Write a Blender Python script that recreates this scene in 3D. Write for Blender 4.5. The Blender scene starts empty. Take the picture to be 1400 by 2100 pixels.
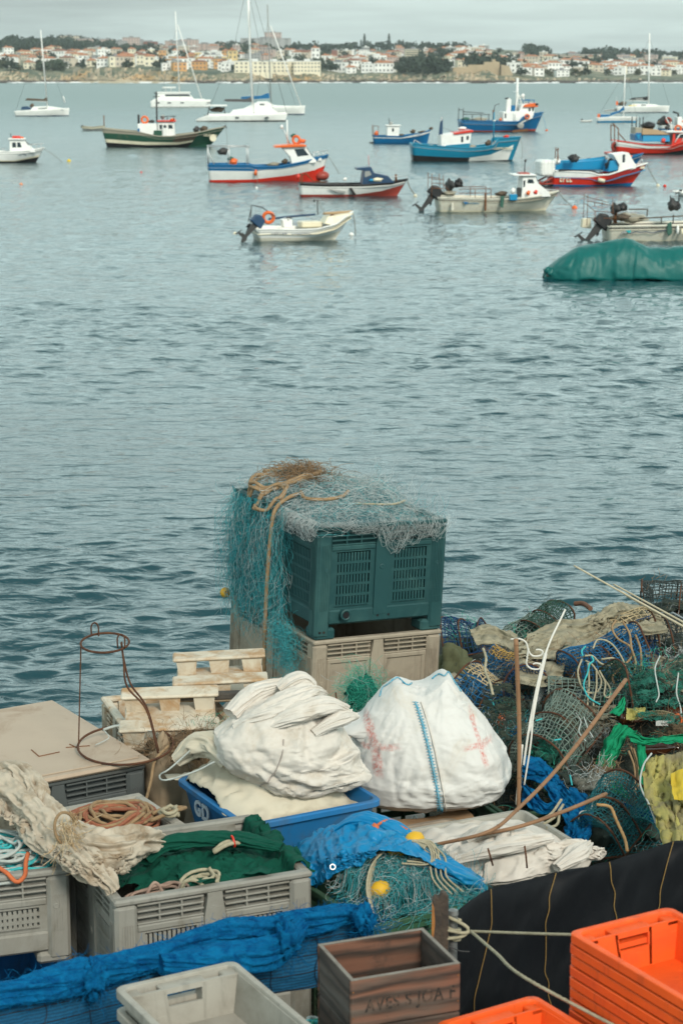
import bpy, math, random
import numpy as np
from mathutils import Vector, Matrix, Euler
# ------------------------------------------------------------------ scene, camera
SC = bpy.context.scene
COL = SC.collection
R = math.radians
PI = math.pi
CAMZ, FPX = 4.3, 4250.0; PITCH = math.atan(900.0 / FPX)      # eye height over the apron, tilt, focal length in photo pixels
ZW = -2.9                                     # water level below the apron
cp, sp = math.cos(PITCH), math.sin(PITCH)
def ray(px, py):
    a, b = (px - 700.0) / FPX, (py - 1050.0) / FPX
    return np.array([a, cp - b * sp, -sp - b * cp])
def gz(px, py, z):                            # where the line of sight meets the level z
    d = ray(px, py); t = (z - CAMZ) / d[2]
    return np.array([0, 0, CAMZ]) + d * t
def gy(px, py, y):                            # ... meets the upright plane at distance y
    d = ray(px, py); t = y / d[1]
    return np.array([0, 0, CAMZ]) + d * t
def proj(p):
    x, y, z = p[0], p[1], p[2] - CAMZ
    dep = y * cp - z * sp; up = y * sp + z * cp
    return 700 + FPX * x / dep, 1050 - FPX * up / dep, dep
cam = bpy.data.cameras.new('camera'); camo = bpy.data.objects.new('camera', cam); COL.objects.link(camo)
camo.location = (0, 0, CAMZ); camo.rotation_euler = (PI / 2 - PITCH, 0, 0)
cam.sensor_fit = 'VERTICAL'; cam.sensor_height = 36; cam.lens = FPX / 2100 * 36
cam.clip_start = 0.1; cam.clip_end = 9000
cam.dof.use_dof = True; cam.dof.focus_distance = 13.0; cam.dof.aperture_fstop = 6.0
SC.camera = camo
# ------------------------------------------------------------------ noise
def _h(ix, iy, iz, s):
    n = (ix * 73856093) ^ (iy * 19349663) ^ (iz * 83492791) ^ (s * 2654435761)
    n = n & 0xffffffff
    n = ((n ^ (n >> 13)) * 1274126177) & 0xffffffff
    return ((n ^ (n >> 16)) & 0xffff) / 32768.0 - 1.0
def vnoise(p, s=0):
    p = np.asarray(p, float); f0 = np.floor(p); f = p - f0; i = f0.astype(np.int64)
    u = f * f * f * (f * (f * 6 - 15) + 10)
    r = 0
    for dx in (0, 1):
        wx = u[..., 0] if dx else 1 - u[..., 0]
        for dy in (0, 1):
            wy = u[..., 1] if dy else 1 - u[..., 1]
            for dz in (0, 1):
                wz = u[..., 2] if dz else 1 - u[..., 2]
                r = r + wx * wy * wz * _h(i[..., 0] + dx, i[..., 1] + dy, i[..., 2] + dz, s)
    return r
def fbm(p, s=0, o=4, g=.5):
    p = np.asarray(p, float); a, r = 1.0, 0
    for k in range(o):
        r = r + a * vnoise(p * 2 ** k + 17.3 * k, s + k); a *= g
    return r
def n2(x, y, sc, s=0, o=3):
    x = np.asarray(x, float); y = np.asarray(y, float)
    return fbm(np.stack([x * sc, y * sc, 0 * x + .37], -1), s, o)
# ------------------------------------------------------------------ mesh collector
class MB:
    def __init__(s): s.v = []; s.f = []; s.m = []; s.n = 0; s.u = []
    def add(s, V, F, mi=0, uv=None):
        V = np.asarray(V, float).reshape(-1, 3); s.v.append(V)
        s.f += [tuple(int(i) + s.n for i in f) for f in F]
        s.m += list(mi) if hasattr(mi, '__len__') else [mi] * len(F)
        s.u.append(np.zeros((len(V), 2)) if uv is None else np.asarray(uv, float))
        s.n += len(V); return s
    def box(s, x0, x1, y0, y1, z0, z1, mi=0, b=0.0, M=None):
        if x0 > x1: x0, x1 = x1, x0
        if y0 > y1: y0, y1 = y1, y0
        if z0 > z1: z0, z1 = z1, z0
        if b <= 0:
            V = [(x, y, z) for x in (x0, x1) for y in (y0, y1) for z in (z0, z1)]
            F = [(0, 1, 3, 2), (4, 6, 7, 5), (0, 4, 5, 1), (2, 3, 7, 6), (0, 2, 6, 4), (1, 5, 7, 3)]
        else:
            b = min(b, .49 * (x1 - x0), .49 * (y1 - y0), .49 * (z1 - z0))
            V = []; F = []
            for ix in (0, 1):
                for iy in (0, 1):
                    for iz in (0, 1):
                        X, Y, Z = (x0, x1)[ix], (y0, y1)[iy], (z0, z1)[iz]
                        bx, by, bz = (b, -b)[ix], (b, -b)[iy], (b, -b)[iz]
                        V += [(X, Y + by, Z + bz), (X + bx, Y, Z + bz), (X + bx, Y + by, Z)]
            k = lambda ix, iy, iz, a: (ix * 4 + iy * 2 + iz) * 3 + a
            for ix in (0, 1): F.append([k(ix, 0, 0, 0), k(ix, 0, 1, 0), k(ix, 1, 1, 0), k(ix, 1, 0, 0)][::(1 if ix == 0 else -1)])
            for iy in (0, 1): F.append([k(0, iy, 0, 1), k(1, iy, 0, 1), k(1, iy, 1, 1), k(0, iy, 1, 1)][::(1 if iy == 0 else -1)])
            for iz in (0, 1): F.append([k(0, 0, iz, 2), k(0, 1, iz, 2), k(1, 1, iz, 2), k(1, 0, iz, 2)][::(1 if iz == 0 else -1)])
            for a in (0, 1):
                for c in (0, 1):
                    q = [k(a, c, 0, 0), k(a, c, 0, 1), k(a, c, 1, 1), k(a, c, 1, 0)]; F.append(q if a != c else q[::-1])
                    q = [k(a, 0, c, 0), k(a, 1, c, 0), k(a, 1, c, 2), k(a, 0, c, 2)]; F.append(q if a != c else q[::-1])
                    q = [k(0, a, c, 1), k(0, a, c, 2), k(1, a, c, 2), k(1, a, c, 1)]; F.append(q if a != c else q[::-1])
            for ix in (0, 1):
                for iy in (0, 1):
                    for iz in (0, 1):
                        q = [k(ix, iy, iz, 0), k(ix, iy, iz, 1), k(ix, iy, iz, 2)]
                        F.append(q if (ix + iy + iz) % 2 == 0 else q[::-1])
        V = np.array(V, float)
        if M is not None: V = V @ M[:3, :3].T + M[:3, 3]
        return s.add(V, F, mi)
    def prism(s, poly, y0, y1, mi=0, taper=0.0):        # side outline (x, z) given thickness along y
        n = len(poly); a = np.array(poly, float)
        area = np.sum(a[:, 0] * np.roll(a[:, 1], -1) - np.roll(a[:, 0], -1) * a[:, 1])
        if area < 0: a = a[::-1]
        zl, zh = a[:, 1].min(), a[:, 1].max(); k = 1 - taper * (a[:, 1] - zl) / max(zh - zl, 1e-6); c = (y0 + y1) / 2
        A = np.stack([a[:, 0], c + (y0 - c) * k, a[:, 1]], 1); B = np.stack([a[:, 0], c + (y1 - c) * k, a[:, 1]], 1)
        F = [tuple(range(n)), tuple(range(2 * n - 1, n - 1, -1))]
        F += [(i, i + n, (i + 1) % n + n, (i + 1) % n) for i in range(n)]
        return s.add(np.vstack([A, B]), F, mi)
    def tube(s, P, r, n=6, mi=0, caps=True, lobes=0, twist=0.0, depth=.25, closed=False):
        P = np.asarray(P, float); m = len(P)
        if closed: T = np.roll(P, -1, 0) - np.roll(P, 1, 0)
        else: T = np.gradient(P, axis=0)
        T /= np.linalg.norm(T, axis=1)[:, None] + 1e-12
        up = np.array([0, 0, 1.0]) if abs(T[0, 2]) < .9 else np.array([1.0, 0, 0])
        u = np.cross(T[0], up); u /= np.linalg.norm(u); U = np.empty((m, 3))
        for i in range(m):
            u = u - T[i] * (u @ T[i]); u = u / (np.linalg.norm(u) + 1e-12); U[i] = u
        W = np.cross(T, U); th = np.arange(n) * 2 * PI / n
        r = np.broadcast_to(np.asarray(r, float), (m,))
        rad = r[:, None] * np.ones(n)
        L = np.concatenate([[0], np.cumsum(np.linalg.norm(np.diff(P, axis=0), axis=1))])
        if lobes: rad = rad * (1 - depth + depth * np.abs(np.cos(lobes / 2 * (th[None, :] + twist * L[:, None]))) ** .8)
        V = P[:, None, :] + rad[..., None] * (np.cos(th)[None, :, None] * U[:, None, :] + np.sin(th)[None, :, None] * W[:, None, :])
        F = []
        for i in range(m if closed else m - 1):
            j = (i + 1) % m
            for k in range(n):
                l = (k + 1) % n
                F.append((i * n + k, i * n + l, j * n + l, j * n + k))
        if caps and not closed: F += [tuple(range(n - 1, -1, -1)), tuple(range((m - 1) * n, m * n))]
        uv = np.stack([np.repeat(L, n), np.tile(th / (2 * PI), m)], 1)
        return s.add(V.reshape(-1, 3), F, mi, uv)
    def bar(s, a, b, r, n=6, mi=0, r2=None):
        return s.tube(np.array([a, b], float), [r, r if r2 is None else r2], n, mi)
    def ring(s, c, Rm, r, ax=(0, 0, 1), n=28, k=6, mi=0, sx=1.0):
        q = Vector(ax).to_track_quat('Z', 'Y').to_matrix(); q = np.array(q)
        t = np.arange(n) * 2 * PI / n
        P = np.stack([Rm * sx * np.cos(t), Rm * np.sin(t), 0 * t], 1) @ q.T + np.array(c)
        return s.tube(P, r, k, mi, closed=True)
    def lathe(s, prof, c=(0, 0, 0), n=20, mi=0, ax=(0, 0, 1)):
        q = np.array(Vector(ax).to_track_quat('Z', 'Y').to_matrix()); pr = np.array(prof, float); m = len(pr)
        t = np.arange(n) * 2 * PI / n
        V = np.stack([pr[:, :1] * np.cos(t), pr[:, :1] * np.sin(t), pr[:, 1:] + 0 * t], -1).reshape(-1, 3) @ q.T + np.array(c)
        F = [(i * n + k, i * n + (k + 1) % n, (i + 1) * n + (k + 1) % n, (i + 1) * n + k) for i in range(m - 1) for k in range(n)]
        F += [tuple(range(n - 1, -1, -1)), tuple(range((m - 1) * n, m * n))]
        return s.add(V, F, mi)
    def blob(s, c, rr, seed=0, amp=.2, sc=2.0, nu=20, nv=12, mi=0):
        u = np.arange(nu) * 2 * PI / nu; v = np.linspace(-PI / 2, PI / 2, nv)
        d = np.stack([np.cos(v)[:, None] * np.cos(u), np.cos(v)[:, None] * np.sin(u), np.sin(v)[:, None] + 0 * u], -1)
        k = 1 + amp * fbm(d * sc + seed * 3.1, seed, 3)
        V = d * k[..., None] * np.array(rr) + np.array(c)
        F = [(i * nu + k, i * nu + (k + 1) % nu, (i + 1) * nu + (k + 1) % nu, (i + 1) * nu + k) for i in range(nv - 1) for k in range(nu)]
        return s.add(V.reshape(-1, 3), F, mi)
    def sheet(s, G, mi=0, wrap=False):                   # G: nu x nv x 3 grid
        nu, nv = G.shape[:2]; F = []
        for i in range(nu - 1):
            for j in range(nv if wrap else nv - 1):
                F.append((i * nv + j, (i + 1) * nv + j, (i + 1) * nv + (j + 1) % nv, i * nv + (j + 1) % nv))
        a, b = np.meshgrid(np.linspace(0, 1, nu), np.linspace(0, 1, nv), indexing='ij')
        return s.add(G.reshape(-1, 3), F, mi, np.stack([a.ravel(), b.ravel()], 1))
    def xf(s, M):
        M = np.array(M); s.v = [v @ M[:3, :3].T + M[:3, 3] for v in s.v]; return s
    def build(s, name, mat, parent=None, smooth=False, uv=False, ang=None):
        me = bpy.data.meshes.new(name)
        V = np.vstack(s.v) if s.v else np.zeros((0, 3))
        me.from_pydata(V.tolist(), [], s.f); me.validate()
        for m in (mat if isinstance(mat, (list, tuple)) else [mat]): me.materials.append(m)
        if any(s.m) and len(me.polygons) == len(s.m): me.polygons.foreach_set('material_index', s.m)
        if smooth or ang: me.polygons.foreach_set('use_smooth', [True] * len(me.polygons))
        if uv:
            U = np.vstack(s.u); l = me.uv_layers.new(name='UVMap'); li = np.zeros(len(me.loops), np.int32)
            me.loops.foreach_get('vertex_index', li); l.data.foreach_set('uv', U[li].ravel())
        me.update()
        if ang: me.set_sharp_from_angle(angle=R(ang))
        o = bpy.data.objects.new(name, me); COL.objects.link(o)
        if parent is not None: o.parent = parent
        return o
def tag(o, label=None, cat=None, group=None, kind=None):
    for k, v in (('label', label), ('category', cat), ('group', group), ('kind', kind)):
        if v: o[k] = v
    return o
def thing(name, label, cat, loc=(0, 0, 0), rz=0.0, group=None, rot=None):
    o = bpy.data.objects.new(name, None); COL.objects.link(o); o.empty_display_size = .1
    o.location = tuple(loc); o.rotation_euler = rot if rot is not None else (0, 0, rz)
    return tag(o, label, cat, group)
def mod(o, kind, **kw):
    m = o.modifiers.new(kind.lower(), kind)
    for k, v in kw.items(): setattr(m, k, v)
    return m
def kids(o): return [c for c in list(bpy.data.objects) if c.parent == o]
def dup(root, loc=None, rot=None, label=None, parent=None, ch=None):
    r = root.copy(); COL.objects.link(r); r.parent = parent
    if loc is not None: r.location = tuple(loc)
    if rot is not None: r.rotation_euler = rot
    if label: r['label'] = label
    for c in kids(root): dup(c, parent=r)
    return r
def spline(P, n=8, closed=False):                        # Catmull-Rom through the points
    P = np.asarray(P, float); m = len(P)
    Q = np.vstack([P[-1:], P, P[:2]]) if closed else np.vstack([2 * P[0] - P[1], P, 2 * P[-1] - P[-2]])
    out = []; t = np.linspace(0, 1, n, endpoint=False)[:, None]
    for i in range(m if closed else m - 1):
        a, b, c, d = Q[i:i + 4]
        out.append(.5 * (2 * b + (c - a) * t + (2 * a - 5 * b + 4 * c - d) * t ** 2 + (3 * b - a - 3 * c + d) * t ** 3))
    if not closed: out.append(P[-1:])
    return np.vstack(out)
def resample(P, step):
    P = np.asarray(P, float); L = np.concatenate([[0], np.cumsum(np.linalg.norm(np.diff(P, axis=0), axis=1))])
    n = max(2, int(L[-1] / step)); s = np.linspace(0, L[-1], n)
    return np.stack([np.interp(s, L, P[:, k]) for k in range(3)], 1)
def rope(mb, P, r, mi=0, smooth=6, closed=False):
    Q = resample(spline(P, smooth), r * 1.3)
    return mb.tube(Q, r, 9, mi, lobes=3, twist=1.0 / (r * 2.0), depth=.3)
def rotm(rx=0, ry=0, rz=0, t=(0, 0, 0)):
    M = np.eye(4); M[:3, :3] = np.array(Euler((rx, ry, rz)).to_matrix()); M[:3, 3] = t; return M
# ------------------------------------------------------------------ materials
MATS = {}
def c4(c): return (c[0], c[1], c[2], 1.0)
def srgb(r, g, b):
    f = lambda u: (u / 12.92 if u <= .04045 else ((u + .055) / 1.055) ** 2.4)
    return tuple(f(x / 255.0) for x in (r, g, b))
class NT:
    def __init__(s, m): s.t = m.node_tree; s.n = s.t.nodes; s.l = s.t.links
    def new(s, k, **kw):
        n = s.n.new(k)
        for a, v in kw.items():
            if a.startswith('i_'):
                key = a[2:]; n.inputs[int(key) if key.isdigit() else key.replace('_', ' ')].default_value = v
            else: setattr(n, a, v)
        return n
    def link(s, a, b): s.l.new(a, b)
    def math(s, op, a, b=None):
        n = s.new('ShaderNodeMath', operation=op)
        for i, x in enumerate((a, b)):
            if x is None: continue
            if hasattr(x, 'is_linked'): s.link(x, n.inputs[i])
            else: n.inputs[i].default_value = x
        return n.outputs[0]
    def mix(s, f, a, b, mode='MIX'):
        n = s.new('ShaderNodeMix', data_type='RGBA', blend_type=mode)
        for i, x in ((0, f), (6, a), (7, b)):
            if hasattr(x, 'is_linked'): s.link(x, n.inputs[i])
            else: n.inputs[i].default_value = c4(x) if hasattr(x, '__len__') else x
        return n.outputs[2]
    def ramp(s, f, p0, p1):
        n = s.new('ShaderNodeMapRange', interpolation_type='SMOOTHSTEP'); n.inputs[1].default_value = p0; n.inputs[2].default_value = p1
        s.link(f, n.inputs[0]); return n.outputs[0]
    def noise(s, vec, scale, detail=4, rough=.6, dist=0):
        n = s.new('ShaderNodeTexNoise'); n.inputs['Scale'].default_value = scale; n.inputs['Detail'].default_value = detail
        n.inputs['Roughness'].default_value = rough; n.inputs['Distortion'].default_value = dist
        if vec is not None: s.link(vec, n.inputs['Vector'])
        return n.outputs['Fac']
    def mapping(s, vec, scale=(1, 1, 1), rot=(0, 0, 0), loc=(0, 0, 0)):
        n = s.new('ShaderNodeMapping'); n.inputs['Scale'].default_value = scale; n.inputs['Rotation'].default_value = rot
        n.inputs['Location'].default_value = loc; s.link(vec, n.inputs['Vector']); return n.outputs[0]
def mat(name, col, rough=.6, col2=None, sc=6.0, amt=.5, bump=.0, bsc=None, bd=.004, dirt=None, dsc=3.0, dlo=.5, dhi=.75, metal=0.0,
        spec=.35, st=(1, 1, 1), trans=0.0, alpha=1.0, weave=0.0, wsc=400.0, sheen=0.0, obj_random=.0, coat=0.0, streak=None, sk=.5, ridge=0.0, rsc=7.0, rd=.012):
    if name in MATS: return MATS[name]
    m = bpy.data.materials.new(name); m.use_nodes = True; MATS[name] = m; N = NT(m)
    b = m.node_tree.nodes['Principled BSDF']
    tc = N.new('ShaderNodeTexCoord'); v = N.mapping(tc.outputs['Object'], st) if st != (1, 1, 1) else tc.outputs['Object']
    if obj_random or True:
        oi = N.new('ShaderNodeObjectInfo'); ad = N.new('ShaderNodeVectorMath', operation='MULTIPLY_ADD')
        N.link(oi.outputs['Random'], ad.inputs[0]); ad.inputs[1].default_value = (37, 19, 11); N.link(v, ad.inputs[2])
        # per-thing offset so that copies do not repeat their wear
        v = ad.outputs[0]
        ad.inputs[1].default_value = (37, 19, 11)
    c = None
    col2 = col2 if col2 is not None else tuple(x * .72 for x in col)
    f = N.ramp(N.noise(v, sc, 5, .62), .35, .68)
    f = N.math('MULTIPLY', f, amt)
    c = N.mix(f, col, col2)
    if obj_random:
        h = N.new('ShaderNodeHueSaturation'); N.link(c, h.inputs['Color'])
        N.link(N.math('ADD', N.math('MULTIPLY', oi.outputs['Random'], obj_random), 1 - obj_random / 2), h.inputs['Value']); c = h.outputs[0]
    rg = rough
    if dirt is not None:
        d = N.ramp(N.noise(v, dsc, 7, .68, .6), dlo, dhi); c = N.mix(d, c, dirt)
        rg = N.math('ADD', N.math('MULTIPLY', d, .25), rough)
    if streak is not None:                               # runs of grime or rust down the sides, and scuffs
        k = N.ramp(N.noise(N.mapping(v, (9, 9, .9)), 1.6, 6, .7, .3), .54, .74); k2 = N.ramp(N.noise(N.mapping(v, (3, 3, 26)), 3.0, 4, .7), .62, .74)
        c = N.mix(N.math('MULTIPLY', k, sk), c, streak); c = N.mix(N.math('MULTIPLY', k2, sk * .5), c, tuple(min(1, x * 1.5 + .03) for x in col))
    N.link(c, b.inputs['Base Color'])
    if hasattr(rg, 'is_linked'): N.link(rg, b.inputs['Roughness'])
    else: b.inputs['Roughness'].default_value = rg
    b.inputs['Metallic'].default_value = metal; b.inputs['Specular IOR Level'].default_value = spec
    b.inputs['Transmission Weight'].default_value = trans; b.inputs['Alpha'].default_value = alpha
    if sheen: b.inputs['Sheen Weight'].default_value = sheen
    if coat: b.inputs['Coat Weight'].default_value = coat
    nrm = None
    if bump:
        bp = N.new('ShaderNodeBump'); bp.inputs['Strength'].default_value = bump; bp.inputs['Distance'].default_value = bd
        N.link(N.noise(v, bsc or sc * 4, 6, .6), bp.inputs['Height']); nrm = bp
    if ridge:                                            # sharp little creases
        rn = N.new('ShaderNodeTexNoise', noise_type='RIDGED_MULTIFRACTAL'); rn.inputs['Scale'].default_value = rsc; rn.inputs['Detail'].default_value = 4; rn.inputs['Roughness'].default_value = .5; rn.inputs['Distortion'].default_value = .6; N.link(v, rn.inputs['Vector'])
        b3 = N.new('ShaderNodeBump'); b3.inputs['Strength'].default_value = ridge; b3.inputs['Distance'].default_value = rd; N.link(rn.outputs['Fac'], b3.inputs['Height'])
        if nrm is not None: N.link(nrm.outputs[0], b3.inputs['Normal'])
        nrm = b3
    if weave:
        w1 = N.new('ShaderNodeTexWave', wave_type='BANDS', bands_direction='X'); w2 = N.new('ShaderNodeTexWave', wave_type='BANDS', bands_direction='Z')
        for w in (w1, w2):
            w.inputs['Scale'].default_value = wsc; w.inputs['Distortion'].default_value = .6; N.link(tc.outputs['Object'], w.inputs['Vector'])
        b2 = N.new('ShaderNodeBump'); b2.inputs['Strength'].default_value = weave; b2.inputs['Distance'].default_value = .001
        N.link(N.math('ADD', w1.outputs['Fac'], w2.outputs['Fac']), b2.inputs['Height'])
        if nrm is not None: N.link(nrm.outputs[0], b2.inputs['Normal'])
        nrm = b2
    if nrm is not None: N.link(nrm.outputs[0], b.inputs['Normal'])
    return m
# ------------------------------------------------------------------ cloth by position-based dynamics
def relax(V, E, L0, steps=60, iters=10, g=-9.8, dt=.03, H=None, mu=.6, damp=.97, pin=None, we=None, thick=.004, core=None):
    V = np.array(V, float); P0 = V.copy(); vel = np.zeros_like(V); n = len(V); we = np.ones(len(E)) if we is None else we
    a, b = E[:, 0], E[:, 1]; deg = (np.bincount(a, we, n) + np.bincount(b, we, n))[:, None]; w = 1.5 / np.maximum(deg, .5)
    for st in range(steps):
        vel[:, 2] += g * dt; vel *= damp; P = V + vel * dt
        for it in range(iters):
            d = P[b] - P[a]; l = np.linalg.norm(d, axis=1) + 1e-9
            c = (.5 * we * (l - L0) / l)[:, None] * d
            dx = np.empty_like(P)
            for k in range(3): dx[:, k] = np.bincount(a, c[:, k], n) - np.bincount(b, c[:, k], n)
            P = P + dx * w
            if core is not None:                         # a filled sack: the contents hold the cloth out
                C, Nn, hi = core; q = ((P - C) * Nn).sum(1); P = P + ((np.clip(q, 0, hi) - q)[:, None]) * Nn
            if H is not None and (it % 3 == 2 or it == iters - 1):
                h = H(P[:, 0], P[:, 1]) + thick; k = P[:, 2] < h
                if k.any():
                    P[k, 2] = h[k]; P[k, :2] += (V[k, :2] - P[k, :2]) * mu
            if pin is not None: P[pin] = P0[pin]
        vel = (P - V) / dt; sp_ = np.linalg.norm(vel, axis=1)[:, None]; vel *= np.minimum(1, 2.0 / (sp_ + 1e-9)); V = P
    return V
def grid_edges(nu, nv, V0, bend=.12):
    I = np.arange(nu * nv).reshape(nu, nv); E = []; Wt = []
    for di, dj, w in ((1, 0, 1), (0, 1, 1), (1, 1, .35), (1, -1, .35), (2, 0, bend), (0, 2, bend), (4, 0, bend * .6), (0, 4, bend * .6)):
        if dj < 0: A, B = I[:nu - di, -dj:], I[di:, :dj]
        else: A, B = I[:nu - di if di else nu, :nv - dj if dj else nv], I[di:, dj:]
        q = np.stack([A.ravel(), B.ravel()], 1); E.append(q); Wt.append(np.full(len(q), w))
    E = np.vstack(E); return E, np.linalg.norm(V0[E[:, 0]] - V0[E[:, 1]], axis=1), np.concatenate(Wt)
def drape(frame, size, nu, nv, H, squeeze=(.85, .85), seed=1, jit=.03, drop=.05, steps=70, iters=10, mu=.6, edge=0.0, pin=None, g=-9.8, lift=None, bend=.12, sharp=9.0):
    """A sheet of the given real size let fall over the height H after being pushed together, so that it folds.  frame: centre x, y, angle."""
    cx, cy, an = frame; a, b = size
    u, v = np.meshgrid(np.linspace(-.5, .5, nu), np.linspace(-.5, .5, nv), indexing='ij')
    flat = np.stack([u.ravel() * a, v.ravel() * b, 0 * u.ravel()], 1)
    E, L0, we = grid_edges(nu, nv, flat, bend)
    x = u.ravel() * a * squeeze[0]; y = v.ravel() * b * squeeze[1]
    if edge:
        x = x + edge * n2(v.ravel() * b, u.ravel() * .2, 4, seed + 5); y = y + edge * n2(u.ravel() * a, v.ravel() * .2, 4, seed + 9)
    X = cx + x * math.cos(an) - y * math.sin(an); Y = cy + x * math.sin(an) + y * math.cos(an)
    Z = H(X, Y) + drop + jit * (1 + n2(X, Y, sharp, seed, 3)) + (lift(u.ravel(), v.ravel()) if lift is not None else 0)
    V = np.stack([X, Y, Z], 1)
    V = relax(V, E, L0, steps, iters, g=g, H=H, mu=mu, pin=pin, we=we)
    return V.reshape(nu, nv, 3)
def cloth_obj(name, G, material, parent=None, thick=.003, sub=1, wrap=False):
    o = MB().sheet(G, wrap=wrap).build(name, material, parent, smooth=True, uv=True)
    if thick: mod(o, 'SOLIDIFY', thickness=thick, offset=1.0)
    if sub and G.shape[0] * G.shape[1] < 2600: mod(o, 'SUBSURF', levels=sub, render_levels=sub)
    return o
def tubes(mb, Q, r, sides=3, mi=0):                      # many thin threads at once; Q: S x n x 3
    Q = np.asarray(Q, float); S, n = Q.shape[:2]
    T = np.gradient(Q, axis=1); T /= np.linalg.norm(T, axis=2)[..., None] + 1e-9
    U = np.cross(T, np.array([.31, .52, .79])); U /= np.linalg.norm(U, axis=2)[..., None] + 1e-9; W = np.cross(T, U)
    th = np.arange(sides) * 2 * PI / sides
    r = np.broadcast_to(np.asarray(r, float), (S,))[:, None, None, None]
    V = Q[:, :, None, :] + r * (np.cos(th)[:, None] * U[:, :, None, :] + np.sin(th)[:, None] * W[:, :, None, :])
    I = np.arange(S * n * sides).reshape(S, n, sides); J = np.roll(I, -1, 2)
    F = np.stack([I[:, :-1], J[:, :-1], J[:, 1:], I[:, 1:]], -1).reshape(-1, 4)
    return mb.add(V.reshape(-1, 3), F.tolist(), mi)
def strands(mb, pts, dirs, length, r, H=None, n=12, wander=.6, lift=(0, .05), seed=0, grav=0.0, mi=0, sides=3, keep=None):
    """Thin threads wandering from the points; H keeps them on or a little above a surface."""
    g = np.random.default_rng(seed); p = np.array(pts, float); d = np.array(dirs, float); S = len(p)
    st = (length * g.uniform(.5, 1.3, S) / n)[:, None]; of = g.uniform(lift[0], lift[1], S); Q = [p.copy()]; k = g.normal(0, 1, (S, 3)) * wander
    for i in range(n):
        k = k * .7 + g.normal(0, 1, (S, 3)) * wander * .7
        d = d + k * .5 + np.array([0, 0, -grav]); d /= np.linalg.norm(d, axis=1)[:, None] + 1e-9
        p = p + d * st
        if H is not None:
            h = H(p[:, 0], p[:, 1]); p[:, 2] = np.maximum(p[:, 2], h + .002)
            hi = (p[:, 2] > h + of) & (h > -1); p[hi, 2] += (h + of - p[:, 2])[hi] * .5
        if keep is not None: p = keep(p)
        Q.append(p.copy())
    return tubes(mb, np.stack(Q, 1), r, sides, mi)
def creases(P, Nn, segs, front=True):
    """push the cloth along its normal in folds; each fold is a line a-b with a sharp crest and a soft trough"""
    D = np.zeros(P.shape[:-1])
    for a, b, A, w in segs:
        ab = b - a; L = np.linalg.norm(ab); t = ((P - a) @ ab) / L ** 2; tc_ = np.clip(t, 0, 1); C = a + tc_[..., None] * ab; V = P - C; d = np.linalg.norm(V, axis=-1); sg = np.sign(V @ np.cross(ab, (0, 1.0, .2)) + 1e-9); x = d * sg / (w * (.5 + tc_)); win = np.sin(np.clip(t * .9 + .05, 0, 1) * PI) ** .7 * np.exp(-np.maximum(0, np.abs(t - .5) - .5) ** 2 * 60)
        D = D + A * win * (np.exp(-np.abs(x) * 1.6) - .55 * np.exp(-(x - 1.5) ** 2 * 1.2))
    return P + Nn * D[..., None]
def normals(C, wrap=True):
    du = (np.roll(C, -1, 0) - np.roll(C, 1, 0)) if wrap else np.gradient(C, axis=0); dv = np.gradient(C, axis=1); Nn = np.cross(du, dv); return Nn / (np.linalg.norm(Nn, axis=2)[..., None] + 1e-9)
def crinkle(G, n, L, A, w, seed, ang=None, spread=1.5):
    g = np.random.default_rng(seed); Nn = normals(G, False); Nn = Nn * np.sign(Nn[..., 2:] + 1e-6); S = []
    for i in range(n):
        a, b = g.integers(0, G.shape[0]), g.integers(0, G.shape[1]); c = G[a, b]; th = g.uniform(0, 2 * PI) if ang is None else ang + g.normal(0, spread); l = g.uniform(*L) / 2; d = np.array([math.cos(th) * l, math.sin(th) * l, 0]); S.append((c - d, c + d, g.uniform(*A) * g.choice([1, 1, -1]), g.uniform(*w)))
    return creases(G, Nn, S)
# ================================================================== world, sun, water, far shore
SUN_EL, SUN_AZ = R(37), R(155)          # high behind the right shoulder (azimuth from +Y towards +X)
W = bpy.data.worlds.new('World'); SC.world = W; W.use_nodes = True
N = NT(W); bg = W.node_tree.nodes['Background']; bg.inputs['Strength'].default_value = .1
sky = N.new('ShaderNodeTexSky'); sky.sky_type = 'NISHITA'; sky.sun_disc = False; sky.sun_elevation = SUN_EL; sky.sun_rotation = SUN_AZ
tc = N.new('ShaderNodeTexCoord'); sx = N.new('ShaderNodeSeparateXYZ'); N.link(tc.outputs['Generated'], sx.inputs[0])
el = N.math('MAXIMUM', sx.outputs['Z'], 0.0)
lay = N.new('ShaderNodeCombineXYZ'); N.link(N.math('MULTIPLY', sx.outputs['X'], 3.2), lay.inputs[0]); N.link(N.math('MULTIPLY', sx.outputs['Y'], 3.2), lay.inputs[1])
N.link(N.math('MULTIPLY', N.math('POWER', el, .8), 26.0), lay.inputs[2])
cl = N.ramp(N.noise(lay.outputs[0], 1.35, 6, .55, .4), .36, .66)
cl2 = N.ramp(N.noise(lay.outputs[0], 4.0, 5, .6, .3), .3, .75)
side = N.ramp(sx.outputs['X'], -.25, .3)
dark, light = (3.2, 3.8, 3.8), (6.5, 7.7, 7.4)
f = N.math('ADD', N.math('MULTIPLY', cl, .62), N.math('ADD', N.math('MULTIPLY', cl2, .30), N.math('MULTIPLY', side, .22)))
low = N.mix(f, dark, light)
band = N.ramp(el, .035, .17); top = N.ramp(el, .44, .72)
mid = N.mix(f, (9.2, 11.9, 11.5), (13.0, 16.0, 15.4))
high = N.mix(f, (3.4, 4.0, 4.0), (4.8, 5.5, 5.4))
over = N.mix(top, N.mix(band, low, mid), high)
N.link(N.mix(.90, sky.outputs[0], over), bg.inputs['Color'])
sun = bpy.data.lights.new('sun', 'SUN'); sun.energy = 2.4; sun.angle = R(14); sun.color = (1.0, .93, .80)
so = bpy.data.objects.new('sun', sun); COL.objects.link(so)
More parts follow.
